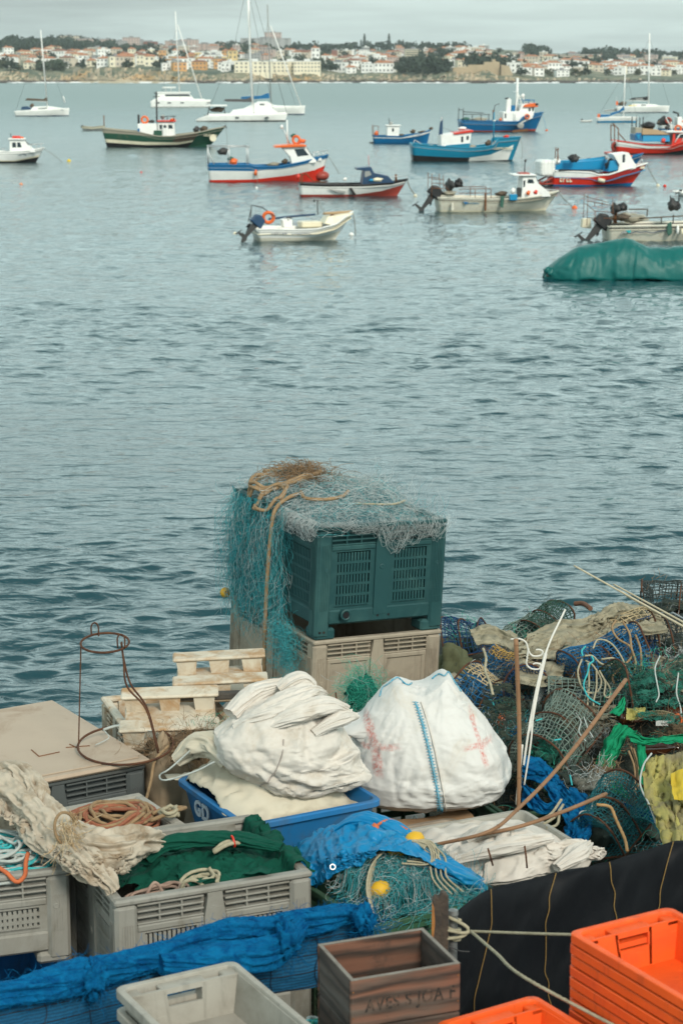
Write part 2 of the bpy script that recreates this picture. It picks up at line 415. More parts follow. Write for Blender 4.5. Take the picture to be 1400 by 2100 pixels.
sd = Vector((math.sin(SUN_AZ) * math.cos(SUN_EL), math.cos(SUN_AZ) * math.cos(SUN_EL), math.sin(SUN_EL)))
so.rotation_euler = sd.to_track_quat('Z', 'Y').to_euler()
vs = SC.view_settings; SC.display_settings.display_device = 'sRGB'
vs.view_transform = 'Standard'; vs.look = 'None'; vs.exposure = 0.24; vs.gamma = 1.0; vs.use_curve_mapping = False
SC.cycles.max_bounces = 6; SC.cycles.transparent_max_bounces = 8; SC.cycles.volume_bounces = 0
# ---- water
def water_mat():
    m = bpy.data.materials.new('harbour_water'); m.use_nodes = True; N = NT(m); b = m.node_tree.nodes['Principled BSDF']
    g = N.new('ShaderNodeNewGeometry'); P = g.outputs['Position']; py = N.new('ShaderNodeSeparateXYZ'); N.link(P, py.inputs[0])
    b.inputs['Base Color'].default_value = (.003, .042, .054, 1); b.inputs['IOR'].default_value = 1.55
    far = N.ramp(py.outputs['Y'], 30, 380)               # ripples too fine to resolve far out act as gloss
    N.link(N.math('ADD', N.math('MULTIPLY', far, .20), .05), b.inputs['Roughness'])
    s2 = N.noise(N.mapping(P, (.8, 1.9, 1), (0, 0, R(6))), 1.0, 2, .55, .5)
    s3 = N.noise(N.mapping(P, (3.6, 8.0, 1), (0, 0, R(-4))), 1.0, 3, .5, .4)
    h = N.math('ADD', N.math('MULTIPLY', s2, .12), N.math('MULTIPLY', s3, .042))
    bp = N.new('ShaderNodeBump'); N.link(h, bp.inputs['Height']); bp.inputs['Distance'].default_value = 1.0; bp.inputs['Strength'].default_value = .8
    N.link(bp.outputs[0], b.inputs['Normal'])
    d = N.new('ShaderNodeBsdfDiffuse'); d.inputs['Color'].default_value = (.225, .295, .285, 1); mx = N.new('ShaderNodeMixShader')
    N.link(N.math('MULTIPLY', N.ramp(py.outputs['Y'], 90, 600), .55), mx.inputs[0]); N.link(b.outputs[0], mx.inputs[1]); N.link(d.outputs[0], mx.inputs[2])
    N.link(mx.outputs[0], m.node_tree.nodes['Material Output'].inputs['Surface'])
    return m
def waves(x, y):
    c, s_ = math.cos(R(8)), math.sin(R(8)); u = x * c + y * s_; v = y * c - x * s_
    gust = .55 + .45 * np.clip(n2(x, y * 2.2, .022, 21, 3) * 1.3 + .25 * (x / np.maximum(y, 1)) * 2 + .2, -.9, 1.2)
    h = .046 * fbm(np.stack([u * .16, v * .38, 0 * u], -1), 1, 2) + .034 * fbm(np.stack([u * .45, v * 1.0, 0 * u + 3], -1), 2, 2)
    h = h + .052 * fbm(np.stack([(u + .3 * v) * 1.0, v * 2.3, 0 * u + 5], -1), 3, 2) + .046 * fbm(np.stack([(u - .2 * v) * 1.9, v * 4.4, 0 * u + 7], -1), 4, 2)
    return h * gust
mb = MB(); rows = [12.0]
while rows[-1] < 560: rows.append(rows[-1] + max(.045, rows[-1] ** 2 / 19000))
rows = np.array(rows); ang = np.linspace(-.27, .27, 560)
Y = np.repeat(rows[:, None], len(ang), 1); X = Y * ang[None]
Z = ZW + waves(X, Y) * np.clip((560 - Y) / 200, 0, 1); Z[:, (0, -1)] = ZW
mb.sheet(np.stack([X, Y, Z], -1).transpose(1, 0, 2))
def sea_quad(a, b, c, d): mb.add([(p[0], p[1], ZW) for p in (a, b, c, d)], [(0, 1, 2, 3)])
y0, y1 = rows[0], rows[-1]; k = .27
sea_quad((-3000, -80), (3000, -80), (3000, y0), (-3000, y0)); sea_quad((-3000, y1), (3000, y1), (3000, 5000), (-3000, 5000))
sea_quad((-3000, y0), (-k * y0, y0), (-k * y1, y1), (-3000, y1)); sea_quad((k * y0, y0), (3000, y0), (3000, y1), (k * y1, y1))
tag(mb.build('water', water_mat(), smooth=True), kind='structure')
# ---- far shore
def tab(t): a = np.array(t, float); return lambda x: np.interp(x, a[:, 0], a[:, 1])
RIDGE = tab([(-900, 92), (-200, 84), (0, 82), (100, 82), (150, 88), (250, 97), (350, 101), (450, 101), (520, 98), (560, 94), (640, 103), (700, 102), (850, 101), (950, 100), (1050, 103),
             (1150, 110), (1250, 115), (1330, 119), (1400, 122), (1700, 132), (2300, 146)])
CLIFF = tab([(-900, 150), (0, 146), (60, 143), (90, 152), (150, 150), (165, 141), (200, 137), (270, 138), (330, 142), (400, 150), (640, 149), (700, 152), (830, 152), (900, 149), (960, 144),
             (1000, 144), (1020, 156), (1150, 160), (1250, 160), (1400, 163), (1700, 165), (2300, 165)])
def shore_y(px): return 1565 + 32 * np.sin(np.asarray(px) * .011) + 14 * np.sin(np.asarray(px) * .047)
def onslope(px, py):                                   # a point of the hillside seen at that height
    s = float(np.clip((CLIFF(px) - py) / (CLIFF(px) - RIDGE(px)), 0, 1)); y = shore_y(px) + 38 + 1160 * s ** 1.35
    return gy(px, CLIFF(px) + (RIDGE(px) - CLIFF(px)) * s, y)
cols = np.linspace(-900, 2300, 641); G = []
for px in cols:
    y0 = float(shore_y(px)); c = gy(px, float(CLIFF(px)), y0 + 38)[2]; L = []
    for k, t in enumerate(np.linspace(0, 1, 10)):
        zz = ZW - 1.5 + (c - ZW + 1.5) * t ** .8; yy = y0 - 4 + 42 * t ** 1.6 + (7 * float(n2(px, k * 9.0, .035, 3)) + 5 * float(n2(px, k * 14.0, .11, 8))) * (1 - abs(2 * t - 1))
        L.append((gy(px, 150, yy)[0], yy, zz + (1.2 * float(n2(px, k, .2, 6)) if 0 < k < 9 else 0)))
    for s in np.linspace(.03, 1, 26):
        p = onslope(px, float(CLIFF(px) + (RIDGE(px) - CLIFF(px)) * s)); L.append((p[0], p[1], p[2] + .6 * float(n2(px, s * 300, .05, 4))))
    p = np.array(L[-1]); L += [tuple(p + (0, 120, -4)), tuple(p + (0, 900, -40)), tuple(p + (0, 2000, -80))]
    G.append(L)
def terr_mat():
    m = bpy.data.materials.new('far_hillside'); m.use_nodes = True; N = NT(m); b = m.node_tree.nodes['Principled BSDF']; b.inputs['Roughness'].default_value = .9
    g = N.new('ShaderNodeNewGeometry'); P = g.outputs['Position']; nz = N.new('ShaderNodeSeparateXYZ'); N.link(g.outputs['Normal'], nz.inputs[0])
    pz = N.new('ShaderNodeSeparateXYZ'); N.link(P, pz.inputs[0])
    rock = N.mix(N.ramp(N.noise(N.mapping(P, (1, 1, 2.5)), .06, 6, .65), .35, .65), (.56, .45, .31), (.33, .26, .18))
    rock = N.mix(N.ramp(N.noise(P, .02, 3), .5, .7), rock, (.46, .29, .13))
    green = N.mix(N.ramp(N.noise(P, .035, 6, .65), .4, .6), (.05, .075, .045), (.20, .19, .12))
    c = N.mix(N.ramp(N.math('ADD', nz.outputs['Z'], N.math('MULTIPLY', N.noise(P, .05, 4), .12)), .86, 1.02), rock, green)
    wet = N.math('SUBTRACT', 1.0, N.ramp(N.math('ADD', pz.outputs['Z'], N.math('MULTIPLY', N.noise(P, .15), 3.0)), ZW + 2.5, ZW + 4.5))
    c = N.mix(wet, c, (.06, .045, .04))
    N.link(c, b.inputs['Base Color']); return m
tag(MB().sheet(np.array(G)).build('hills', terr_mat(), smooth=False), kind='structure')
mb = MB(); g = np.random.default_rng(5)                # breaking surf along the rocks
for px in np.concatenate([g.uniform(20, 350, 40), g.uniform(380, 1400, 70)]):
    y = float(shore_y(px)) - g.uniform(5, 12); c = gy(px, 150, y)
    mb.blob((c[0], y, ZW), (g.uniform(2, 9), g.uniform(1, 2), g.uniform(.25, .9)), int(px), .5, 3, 12, 7)
tag(mb.build('surf_foam', mat('sea_foam', (.8, .82, .82), .8)), kind='stuff')
mb = MB(); Lb = []                                      # strip of beach sand under the left cliffs
for px in np.linspace(120, 400, 60):
    y = float(shore_y(px)); w = 1 - abs((px - 260) / 140) ** 3; Lb.append([(gy(px, 150, y - 16 * w)[0], y - 16 * w - 2, ZW - .3), (gy(px, 150, y - 6)[0], y - 8, ZW + .8 * w), (gy(px, 150, y)[0], y + 2, ZW + 2.4 * w), (gy(px, 150, y)[0], y + 8, ZW + 2.6 * w)])
tag(mb.sheet(np.array(Lb)).build('beach', mat('pale_sand', (.48, .40, .28), .9)), kind='structure')
WALLC = {'white': (.84, .83, .80), 'cream': (.78, .71, .55), 'yellow': (.70, .52, .25), 'beige': (.60, .52, .42), 'pink': (.50, .38, .34), 'orange': (.62, .33, .13), 'grey': (.36, .36, .36), 'brick red': (.28, .10, .07)}
WM = {k: mat('wall_' + k.replace(' ', '_'), c, .85, tuple(x * .85 for x in c), .15) for k, c in WALLC.items()}
RM = {'orange tiled roof': mat('orange_tiles', (.44, .19, .10), .8, (.32, .15, .09), .3), 'brown tiled roof': mat('brown_tiles', (.26, .12, .08), .8, None, .3), 'flat white roof': mat('white_roof', (.70, .70, .68), .8), 'flat grey roof': mat('grey_roof', (.25, .25, .26), .8)}
GL = mat('dark_panes', (.13, .14, .14), .2)
def house_parts(w, d, h, roof, storeys, cols_, hip=.5, over=.5, bands=False):
    """meshes of one building: walls with rows of real window boxes, and its roof"""
    a = MB(); a.box(-w / 2, w / 2, -d / 2, d / 2, -4, h, 0)
    for s in range(storeys):
        z = h * (s + .3) / storeys; hh = h / storeys * .42
        if bands:
            a.box(-w / 2 * .94, w / 2 * .94, -d / 2 - .12, -d / 2 + .05, z, z + hh, 1); a.box(-w / 2, w / 2, -d / 2 - 1.0, -d / 2 - .1, z - hh * .75, z - hh * .2, 0)
        else:
            for k in range(cols_):
                x = -w / 2 + w * (k + .5) / cols_; a.box(x - w / cols_ * .2, x + w / cols_ * .2, -d / 2 - .1, -d / 2 + .05, z, z + hh, 1)
    r = MB()
    if 'flat' in roof: r.box(-w / 2 - .2, w / 2 + .2, -d / 2 - .2, d / 2 + .2, h, h + .6); r.box(-w * .12, w * .12, -d * .2, d * .2, h + .6, h + 2.0)
    else:
        o = over; k = min(w, d) * .2; e = (w / 2) * (1 - hip)
        V = [(-w / 2 - o, -d / 2 - o, h), (w / 2 + o, -d / 2 - o, h), (w / 2 + o, d / 2 + o, h), (-w / 2 - o, d / 2 + o, h), (-e, 0, h + k), (e, 0, h + k)]
        r.add(V, [(0, 1, 5, 4), (1, 2, 5), (2, 3, 4, 5), (3, 0, 4), (3, 2, 1, 0)])
        r.box(-w * .2, -w * .2 + 1, -.5, .5, h, h + k + .9)
    return a, r
MEM = {}
def house(px, py, w, d, h, wall, roof, storeys=2, nwin=4, name='house', label=None, cat='house', rz=0.0, group='houses on the far shore', bands=False, hip=.5):
    p = onslope(px, py); key = (round(w), round(d), round(h), wall, roof, storeys, nwin, bands, hip)
    t = thing(name, label, cat, (p[0], p[1], p[2]), rz, group)
    if key not in MEM:
        a, r = house_parts(w, d, h, roof, storeys, nwin, hip, bands=bands)
        MEM[key] = (a.build('wall', [WM[wall], GL], t).data, r.build('roof', RM[roof], t).data)
    else:
        for nm, me in zip(('wall', 'roof'), MEM[key]):
            o = bpy.data.objects.new(nm, me); COL.objects.link(o); o.parent = t
    return t
REF = [(0, 'above the cropped white cabin boat'), (60, 'by the left yacht mast'), (105, 'just right of the left yacht mast'), (150, 'above the cliff edge'), (195, 'above the small moored dinghy'), (240, 'above the green boat stern'), (290, 'above the green boat wheelhouse'), (335, 'just left of the flybridge catamaran mast'), (385, 'right of the flybridge catamaran mast'),
       (430, 'above the green boat bow'), (475, 'left of the tallest mast'), (535, 'right of the tallest mast'), (585, 'behind the sloping forestays'), (640, 'above the blue and white boat'), (690, 'between the tall masts and white tower'), (745, 'by the small white tower'), (800, 'above the little blue boat'),
       (850, 'by the tall striped tower'), (900, 'above the stone fort'), (960, 'above the teal boat bow'), (1010, 'above the blue trawler stern'), (1060, 'above the blue trawler mast'), (1110, 'right of the blue trawler'), (1160, 'below the long terrace'), (1210, 'above the tiny white dinghy'), (1250, 'left of the short right mast'), (1300, 'between the two right masts'), (1345, 'right of the tall right mast'), (1390, 'at the right end of the shore')]
def where(px): return min(REF, key=lambda r: abs(r[0] - px))[1]
def level(px, py):
    s = (CLIFF(px) - py) / (CLIFF(px) - RIDGE(px)); return 'at the cliff top' if s < .18 else 'low down' if s < .42 else 'halfway up' if s < .7 else 'near the ridge'
g = random.Random(11); USED = {}
def rhouse(px, py, wall, roof, w, h, d=9, st=2):
    nm = {0: 'small', 1: 'wide', 2: 'long'}[0 if w < 11 else 1 if w < 17 else 2]
    lab = '%s %s %s house, %s, %s' % (nm, wall, {'orange tiled roof': 'orange-roofed', 'brown tiled roof': 'brown-roofed', 'flat white roof': 'flat-topped', 'flat grey roof': 'grey-topped'}[roof], level(px, py), where(px))
    house(px, py, w, d, h, wall, roof, st, max(2, int(w / 3)), 'house', lab, 'house', R(g.uniform(-25, 25)), 'houses with %s on the far shore' % roof)
ZONES = [  # px range, py range, how many, wall colours, share of orange roofs
    (-10, 330, 110, 141, 66, ['white', 'cream', 'white', 'beige', 'cream', 'white'], .5), (330, 480, 116, 147, 32, ['white', 'cream', 'yellow', 'white', 'orange'], .35), (480, 660, 112, 126, 16, ['beige', 'pink', 'grey', 'white'], .4),
    (660, 800, 122, 150, 30, ['white', 'white', 'pink', 'cream'], .55), (700, 1000, 104, 130, 58, ['beige', 'pink', 'grey', 'white', 'beige'], .45), (880, 1060, 120, 140, 16, ['white', 'cream', 'beige'], .5),
    (1050, 1300, 134, 158, 32, ['white', 'cream', 'beige', 'white'], .45), (1250, 1410, 136, 156, 22, ['white', 'white', 'cream', 'white'], .6), (1050, 1410, 114, 132, 24, ['beige', 'pink', 'cream'], .35), (330, 560, 98, 112, 18, ['grey', 'beige', 'pink'], .3)]
for x0, x1, y0, y1, n, ws, oc in ZONES:
    for k in range(n):
        px = x0 + (x1 - x0) * (k + g.random()) / n; py = g.uniform(y0, y1); sc = 1.0
        rhouse(px, min(py, float(CLIFF(px)) - 1), g.choice(ws), 'orange tiled roof' if g.random() < oc else g.choice(['brown tiled roof', 'flat white roof', 'flat grey roof', 'flat white roof']), g.choice([7, 8, 10, 12, 15]) * sc, g.choice([4.5, 6, 7.5]) * sc, 7)
BG = 'apartment blocks on the far shore'
def block(px, py, w, h, wall, st, lab, d=14, roof='flat grey roof', nw=8, bands=False, cat='apartment block', rz=0): house(px, py, w, d, h, wall, roof, st, nw, 'apartment_block', lab, cat, R(rz), BG, bands)
for px, w, h, wl, lab in [(143, 24, 12, 'beige', 'lone beige block on the wooded ridge above the cliff'), (178, 24, 10, 'pink', 'pinkish block on the ridge beside the lone beige one'), (222, 18, 12, 'pink', 'low pink block starting the row of ridge towers'), (246, 20, 11, 'grey', 'low grey block second in the row of ridge towers'),
                          (270, 20, 17, 'pink', 'tallest pink tower of the ridge row, left of the catamaran mast'), (291, 18, 13, 'grey', 'grey tower just right of the tallest pink ridge tower'), (310, 16, 12, 'brick red', 'reddish tower of the ridge row nearest the catamaran mast'), (330, 18, 8, 'beige', 'low beige block behind the catamaran mast on the ridge'),
                          (352, 14, 14, 'pink', 'narrow pink tower touching the catamaran mast'), (368, 18, 14, 'grey', 'grey tower behind the catamaran forestay'), (388, 22, 16, 'pink', 'big pink tower right of the catamaran forestay on the ridge'), (420, 34, 10, 'pink', 'wide low pink block ending the row of ridge towers'),
                          (545, 60, 14, 'grey', 'long grey slab block on the ridge behind the tallest mast'), (560, 20, 22, 'pink', 'pink tower rising behind the long grey slab')]:
    block(px, float(RIDGE(px)) + 3, w * 1.05, h * .82, wl, 5, lab, nw=6)
block(201, 115, 18, 8, 'cream', 4, 'wide cream hotel block with balconies among the orange roofs', bands=True)
block(440, 118, 27, 6, 'white', 3, 'long white block with flat roof left of the tallest mast', roof='flat white roof', nw=12)
for px, w, lab in [(520, 30, 'cream terraced apartment block at cliff top crossed by the tallest mast'), (560, 26, 'cream apartment block at cliff top just right of the tallest mast'), (596, 26, 'cream apartment block at cliff top behind the grey forestays'), (630, 22, 'last cream apartment block on the cliff before the white gabled houses')]:
    block(px, 150, w * .92, 8.2, 'cream', 3, lab, roof='flat white roof', nw=8)
for px, lab in [(617, 'red brick block with white stripes and dark roof'), (640, 'shorter red brick block beside the white striped one'), (688, 'red brick block right of the pair behind the orange turret')]: block(px, 117, 9, 7.5, 'brick red', 4, lab, nw=5)
block(746, 124, 10, 10.5, 'white', 5, 'small white tower block among houses above the cliff', nw=4)
block(846, 136, 13, 14.5, 'cream', 8, 'tall striped cream tower block with an orange centre stripe', nw=5, bands=True)
block(1173, 128, 58, 8, 'beige', 4, 'very long beige terrace block high on the right hillside', nw=16, bands=True)
block(1180, 135, 30, 6, 'yellow', 3, 'yellow sunlit block in front of the very long beige terrace', nw=8)
block(1237, 130, 24, 6.5, 'beige', 3, 'beige terrace block stepping down right of the longest terrace', nw=8); block(1285, 131, 32, 6, 'beige', 3, 'beige terrace block left of the tall right mast', nw=10); block(1370, 133, 40, 5, 'pink', 2, 'pinkish terrace block right of the tall right mast', nw=10)
for px, py, h, lab in [(478, 140, 14, 'yellow turreted villa with orange cone roof left of the tallest mast'), (647, 138, 16, 'white church tower with orange cone top among the houses')]:
    t = house(px, py, 7, 7, h, 'yellow' if px < 500 else 'white', 'orange tiled roof', 4, 2, 'tower_house', lab, 'tower', 0, None, hip=1.0)
p = onslope(980, 150); t = thing('stone_fort', 'old brown stone fort with stepped walls on the low cliff', 'fort', (p[0], p[1], p[2] - 4))
st_ = mat('fort_stone', (.42, .33, .22), .9, (.28, .22, .15), .1)
a = MB(); a.prism([(-20, 0), (-19, 6), (-8, 6.5), (-8, 8), (4, 8), (4, 10), (10, 10), (10, 12), (12, 12), (12, 10.5), (15, 10), (16, 0)], -10, 6); a.build('wall', st_, t); a = MB(); a.prism([(16.1, 0), (16.1, 8), (22, 7), (25, 0)], -14, 0); a.build('bastion', st_, t)
# ---- far trees
FOL = [mat('foliage_' + n, c, .8, tuple(x * .55 for x in c), .5, 1.0) for n, c in (('dark', (.035, .055, .035)), ('mid', (.05, .075, .04)), ('olive', (.085, .095, .05)))]
BARK = mat('bark', (.09, .07, .05), .9)
def crown_mesh(seed, w, h, n, leaf, cone=False):
    g = np.random.default_rng(seed); mb = MB(); k = 7; c = g.normal(0, 1, (k, 3)) * np.array([w * .26, w * .26, h * .2]); c[:, 2] += h * .55; rr = g.uniform(.2, .34, k) * w
    for i in range(n):
        if cone:
            z = g.uniform(.12, 1) * h; r = w * .5 * (1 - z / h) * (.55 + .45 * abs(math.sin(z * 2.2))) + .15; a = g.uniform(0, 2 * PI); q = np.array([r * math.cos(a), r * math.sin(a), z])
        else:
            j = g.integers(k); d = g.normal(0, 1, 3); d /= np.linalg.norm(d); q = c[j] + d * rr[j] * g.uniform(.6, 1.05) * np.array([1, 1, .75])
        a, b = g.normal(0, 1, (2, 3)); a /= np.linalg.norm(a); b -= a * (a @ b); b /= np.linalg.norm(b); s = leaf * g.uniform(.6, 1.3)
        mb.add([q - a * s - b * s * .6, q + a * s - b * s * .5, q + a * s * .7 + b * s, q - a * s * .6 + b * s * .8], [(0, 1, 2, 3)])
    return mb
KIND = []
for i, (nm, w, h, n, leaf, cone, lab) in enumerate([('round_tree', 9, 8, 260, .75, 0, 'round dark tree'), ('round_tree', 12, 7, 300, .8, 0, 'broad spreading tree'), ('bushy_tree', 7, 5, 160, .7, 0, 'low bushy olive tree'), ('pine_tree', 7, 17, 300, .6, 1, 'tall pointed pine'), ('pine_tree', 5, 11, 200, .5, 1, 'slim pointed pine')]):
    t = thing(nm, lab, 'tree'); cr = crown_mesh(40 + i, w, h, n, leaf, cone).build('crown', FOL[(0, 1, 2, 0, 0)[i]], t); MB().tube([(0, 0, -2), (0, 0, h * .45)], [w * .05, w * .03], 6).build('trunk', BARK, t); KIND.append([t, lab, False])
def tree(k, px, py, s=1.0):
    p = onslope(px, py); t, lab, used = KIND[k]
    if used: t = dup(t)
    else: KIND[k][2] = True
    t.location = tuple(p); t.scale = (s, s, s); t.rotation_euler.z = px * 1.7; t['label'] = '%s %s, %s' % (lab, level(px, py), where(px)); t['group'] = lab + 's on the far shore'
for px in (740, 747, 797, 818, 826, 1288): tree(3 if px in (747, 797) else 4, px, float(RIDGE(px)) + 3, 1.25)
for x0, x1, y0, y1, n, ks in [(0, 340, 112, 148, 32, (0, 2, 2)), (340, 700, 105, 148, 26, (0, 2, 1)), (690, 1060, 102, 146, 40, (0, 2, 2)), (1040, 1410, 112, 158, 44, (0, 2, 2)), (80, 160, 138, 150, 10, (1, 2))]:
    for k in range(n): px = g.uniform(x0, x1); tree(g.choice(ks), px, min(g.uniform(y0, y1), float(CLIFF(px))), g.uniform(.8, 1.3))
def wood(label, boxes, seed):
    gg = np.random.default_rng(seed); mb = MB(); n0 = 0
    for x0, x1, y0, y1, n in boxes:
        for k in range(n):
            px = gg.uniform(x0, x1); p = onslope(px, gg.uniform(y0, y1)); c = crown_mesh(int(gg.integers(1e6)), gg.uniform(9, 16), gg.uniform(7, 11), 60, 1.5)
            c.xf(rotm(t=p)); mb.add(np.vstack(c.v), c.f)
    tag(mb.build('woods', FOL[0]), label, 'woods', kind='stuff')
wood('dark wood along the left ridge', [(-80, 178, 88, 108, 150), (178, 240, 98, 112, 30), (250, 330, 106, 116, 18)], 1); wood('dark park trees above the middle cliff', [(826, 915, 138, 152, 40), (935, 990, 130, 140, 14), (880, 930, 118, 130, 14)], 2)
wood('tree belt along the right ridge', [(1195, 1480, 112, 124, 130), (1080, 1135, 104, 120, 24), (1120, 1290, 134, 142, 16), (1000, 1060, 124, 140, 10)], 3); wood('ridge trees behind the tall masts', [(440, 520, 98, 106, 18), (590, 720, 103, 112, 36), (720, 960, 100, 106, 34)], 4)

hz = bpy.data.materials.new('sea_haze'); hz.use_nodes = True; N = NT(hz); N.n.remove(N.n['Principled BSDF'])
pv = N.new('ShaderNodeVolumePrincipled'); pv.inputs['Color'].default_value = (.86, .95, .96, 1); pv.inputs['Density'].default_value = .00008; pv.inputs['Anisotropy'].default_value = .2
N.link(pv.outputs[0], N.n['Material Output'].inputs['Volume'])
tag(MB().box(-3600, 3600, -300, 6200, ZW - 92, 150).build('haze', hz), kind='stuff')
# ================================================================== boats
def paint(n, c, r=.35, **k): return mat('paint_' + n, c, r, tuple(x * .82 for x in c), 1.2, .5, dirt=k.pop('dirt', tuple(x * .55 + .05 for x in c)), dsc=k.pop('dsc', 1.3), dlo=.58, dhi=.8, streak=k.pop('streak', (.22, .12, .06)), sk=k.pop('sk', .30), spec=.3, **k)
WHT = paint('white', (.80, .80, .77)); DWH = paint('dirty_white', (.66, .63, .53), dirt=(.36, .24, .12), dsc=1.8, sk=.7, streak=(.30, .15, .06)); BLU = paint('blue', (.003, .125, .30)); TEA = paint('teal_blue', (.006, .20, .33))
GRN = paint('green', (.022, .085, .055), dirt=(.16, .14, .10)); RED = paint('red', (.66, .035, .018)); RBR = paint('red_brown', (.33, .055, .04)); NAV = paint('navy', (.015, .05, .11)); BLK = paint('black', (.018, .018, .02))
ORG = paint('orange', (.75, .14, .03)); TAN = paint('tan', (.36, .24, .13)); GRY = paint('grey', (.30, .31, .30)); GBR = paint('weathered', (.30, .28, .22)); CRM = paint('cream', (.72, .66, .50)); SKB = paint('light_blue', (.006, .24, .46)); RUS = mat('rusty_steel', (.12, .05, .025), .85, (.22, .09, .03), 9, .8, .3)
ALU = mat('alloy_tube', (.55, .56, .56), .4, metal=.6); DRK = mat('dark_steel', (.06, .06, .06), .6, metal=.3); GLS = mat('boat_glass', (.03, .045, .055), .08); ROP = mat('mooring_rope', (.20, .18, .14), .9); NET = mat('boat_net', (.05, .13, .10), .95, None, 8, .9, .6); BRN = mat('brown_gear', (.14, .10, .07), .9, (.05, .04, .03), 5, 1.0, .5); YEL = paint('yellow', (.72, .52, .04))
class Boat:
    def __init__(s, name, label, cat, x0, x1, yw, head=0.0, group=None):
        s.xc, s.yw = (x0 + x1) / 2, yw; c = gz(s.xc, yw, ZW); s.k = proj(c)[2] / FPX; s.ch = math.cos(R(head)); s.t = thing(name, label, cat, c, R(head), group)
    def X(s, px): return (px - s.xc) * s.k / s.ch
    def Z(s, py): return (s.yw - py) * s.k
    def P(s, p): return (s.X(p[0]), p[2] if len(p) > 2 else 0.0, s.Z(p[1]))
    def hull(s, sheer, B, bands, xs=None, xb=None, stern=.8, deck=None, dmat=None, cap=None, capr=.05, full=2.2, flare=.78, bottom=None, name='hull', y=0.0):
        """sheer: (px, py) stern to stem; xs, xb: px where stern and stem meet the water; bands: material, line, material ... downwards (a line is a share of the height or (px, py) points)"""
        S = np.array(sheer, float); n = 44; t = np.linspace(0, 1, n); xt = S[0, 0] + (S[-1, 0] - S[0, 0]) * t; xs = S[0, 0] if xs is None else xs; xb = S[-1, 0] if xb is None else xb
        pt = np.interp(xt, S[:, 0], S[:, 1]); f = np.where(t < .5, stern + (1 - stern) * np.sin(np.clip(t / .5, 0, 1) * PI / 2), 1 - np.clip((t - .5) / .5, 0, 1) ** full); f = np.maximum(f, .012)
        fl = flare * (1 - .75 * np.clip((t - .4) / .6, 0, 1) ** 1.5); lines = [np.zeros(n)]; mats = []; rows = []
        for q in bands:
            if isinstance(q, (int, float)): lines.append(np.full(n, 1 - q))
            elif isinstance(q, list) and isinstance(q[0][1], (int, float)): a = np.array(q, float); lines.append(np.clip((np.interp(xt, a[:, 0], a[:, 1]) - pt) / (s.yw - pt), 0.01, .98))
            else: mats.append(q)
        lines.append(np.ones(n)); G = []; R_ = []
        for i in range(len(lines) - 1):
            sub = 4 if len(mats) < 3 else 3
            for j in range(sub): G.append(lines[i] + (lines[i + 1] - lines[i]) * j / sub); R_.append(i)
        G.append(lines[-1]); R_.append(len(mats) - 1); G.append(np.full(n, 1.28)); pal = []; V = []
        for d in G:
            xb_ = xt + ((xs + (xb - xs) * t) - xt) * np.clip(d, 0, 1.3); w = f * (1 - (1 - fl) * np.clip(d, 0, 1) ** 1.4) * np.where(d > 1, .72, 1.0) * B / 2
            V.append(np.stack([s.X(xb_), w, s.Z(pt + (s.yw - pt) * d)], 1))
        V = np.array(V); mb = MB(); nr = len(V)
        def mi(r, i):
            q = mats[R_[r]]
            if isinstance(q, list): q = [m for x, m in q if xt[i] >= x][-1]
            if q not in pal: pal.append(q)
            return pal.index(q)
        for sg in (-1, 1):
            A = V.copy(); A[..., 1] *= sg; F = []; M_ = []
            for r in range(nr - 1):
                for i in range(n - 1):
                    q = (r * n + i, r * n + i + 1, (r + 1) * n + i + 1, (r + 1) * n + i); F.append(q if sg > 0 else q[::-1]); M_.append(mi(r, i))
            mb.add(A.reshape(-1, 3), F, M_)
        tr = np.vstack([V[:, 0] * (1, -1, 1), V[::-1, 0]]); k = nr
        mb.add(tr, [(r, 2 * k - 1 - r, 2 * k - 2 - r, r + 1) for r in range(k - 1)], [mi(r, 0) for r in range(k - 1)])
        if y: mb.xf(rotm(t=(0, y, 0)))
        o = mb.build(name, pal, s.t, ang=35); mod(o, 'WELD', merge_threshold=.004); mod(o, 'SOLIDIFY', thickness=.05, offset=-1)
        dk = 6 if deck is None else deck; D = V[0].copy(); lim = slice(0, n - 1); z = s.Z(pt + dk); w = D[:, 1] * .985
        a = np.stack([D[:, 0], -w, z], 1)[lim]; b = np.stack([D[:, 0], w, z], 1)[lim]
        mb2 = MB().sheet(np.stack([a, (a + b) / 2 + (0, 0, .02), b], 1))
        if y: mb2.xf(rotm(t=(0, y, 0)))
        mod(mb2.build('deck', dmat or GRY, s.t), 'SOLIDIFY', thickness=.03)
        if cap:
            for sg in (-1, 1):
                c_ = MB().tube(V[0] * (1, sg, 1) + (0, y, .01), capr, 6); c_.build('gunwale', cap, s.t, smooth=True)
        s.sh = lambda px: np.interp(px, S[:, 0], S[:, 1]); s.B = B; s.hx, s.hw = xt.copy(), (V[0][:, 1] * .55 + V[len(V) // 2][:, 1] * .45); return s
    def box(s, name, m, x0, x1, z0, z1, y0, y1, b=.03): MB().box(s.X(x0), s.X(x1), y0, y1, s.Z(z1), s.Z(z0), 0, b).build(name, m, s.t); return s
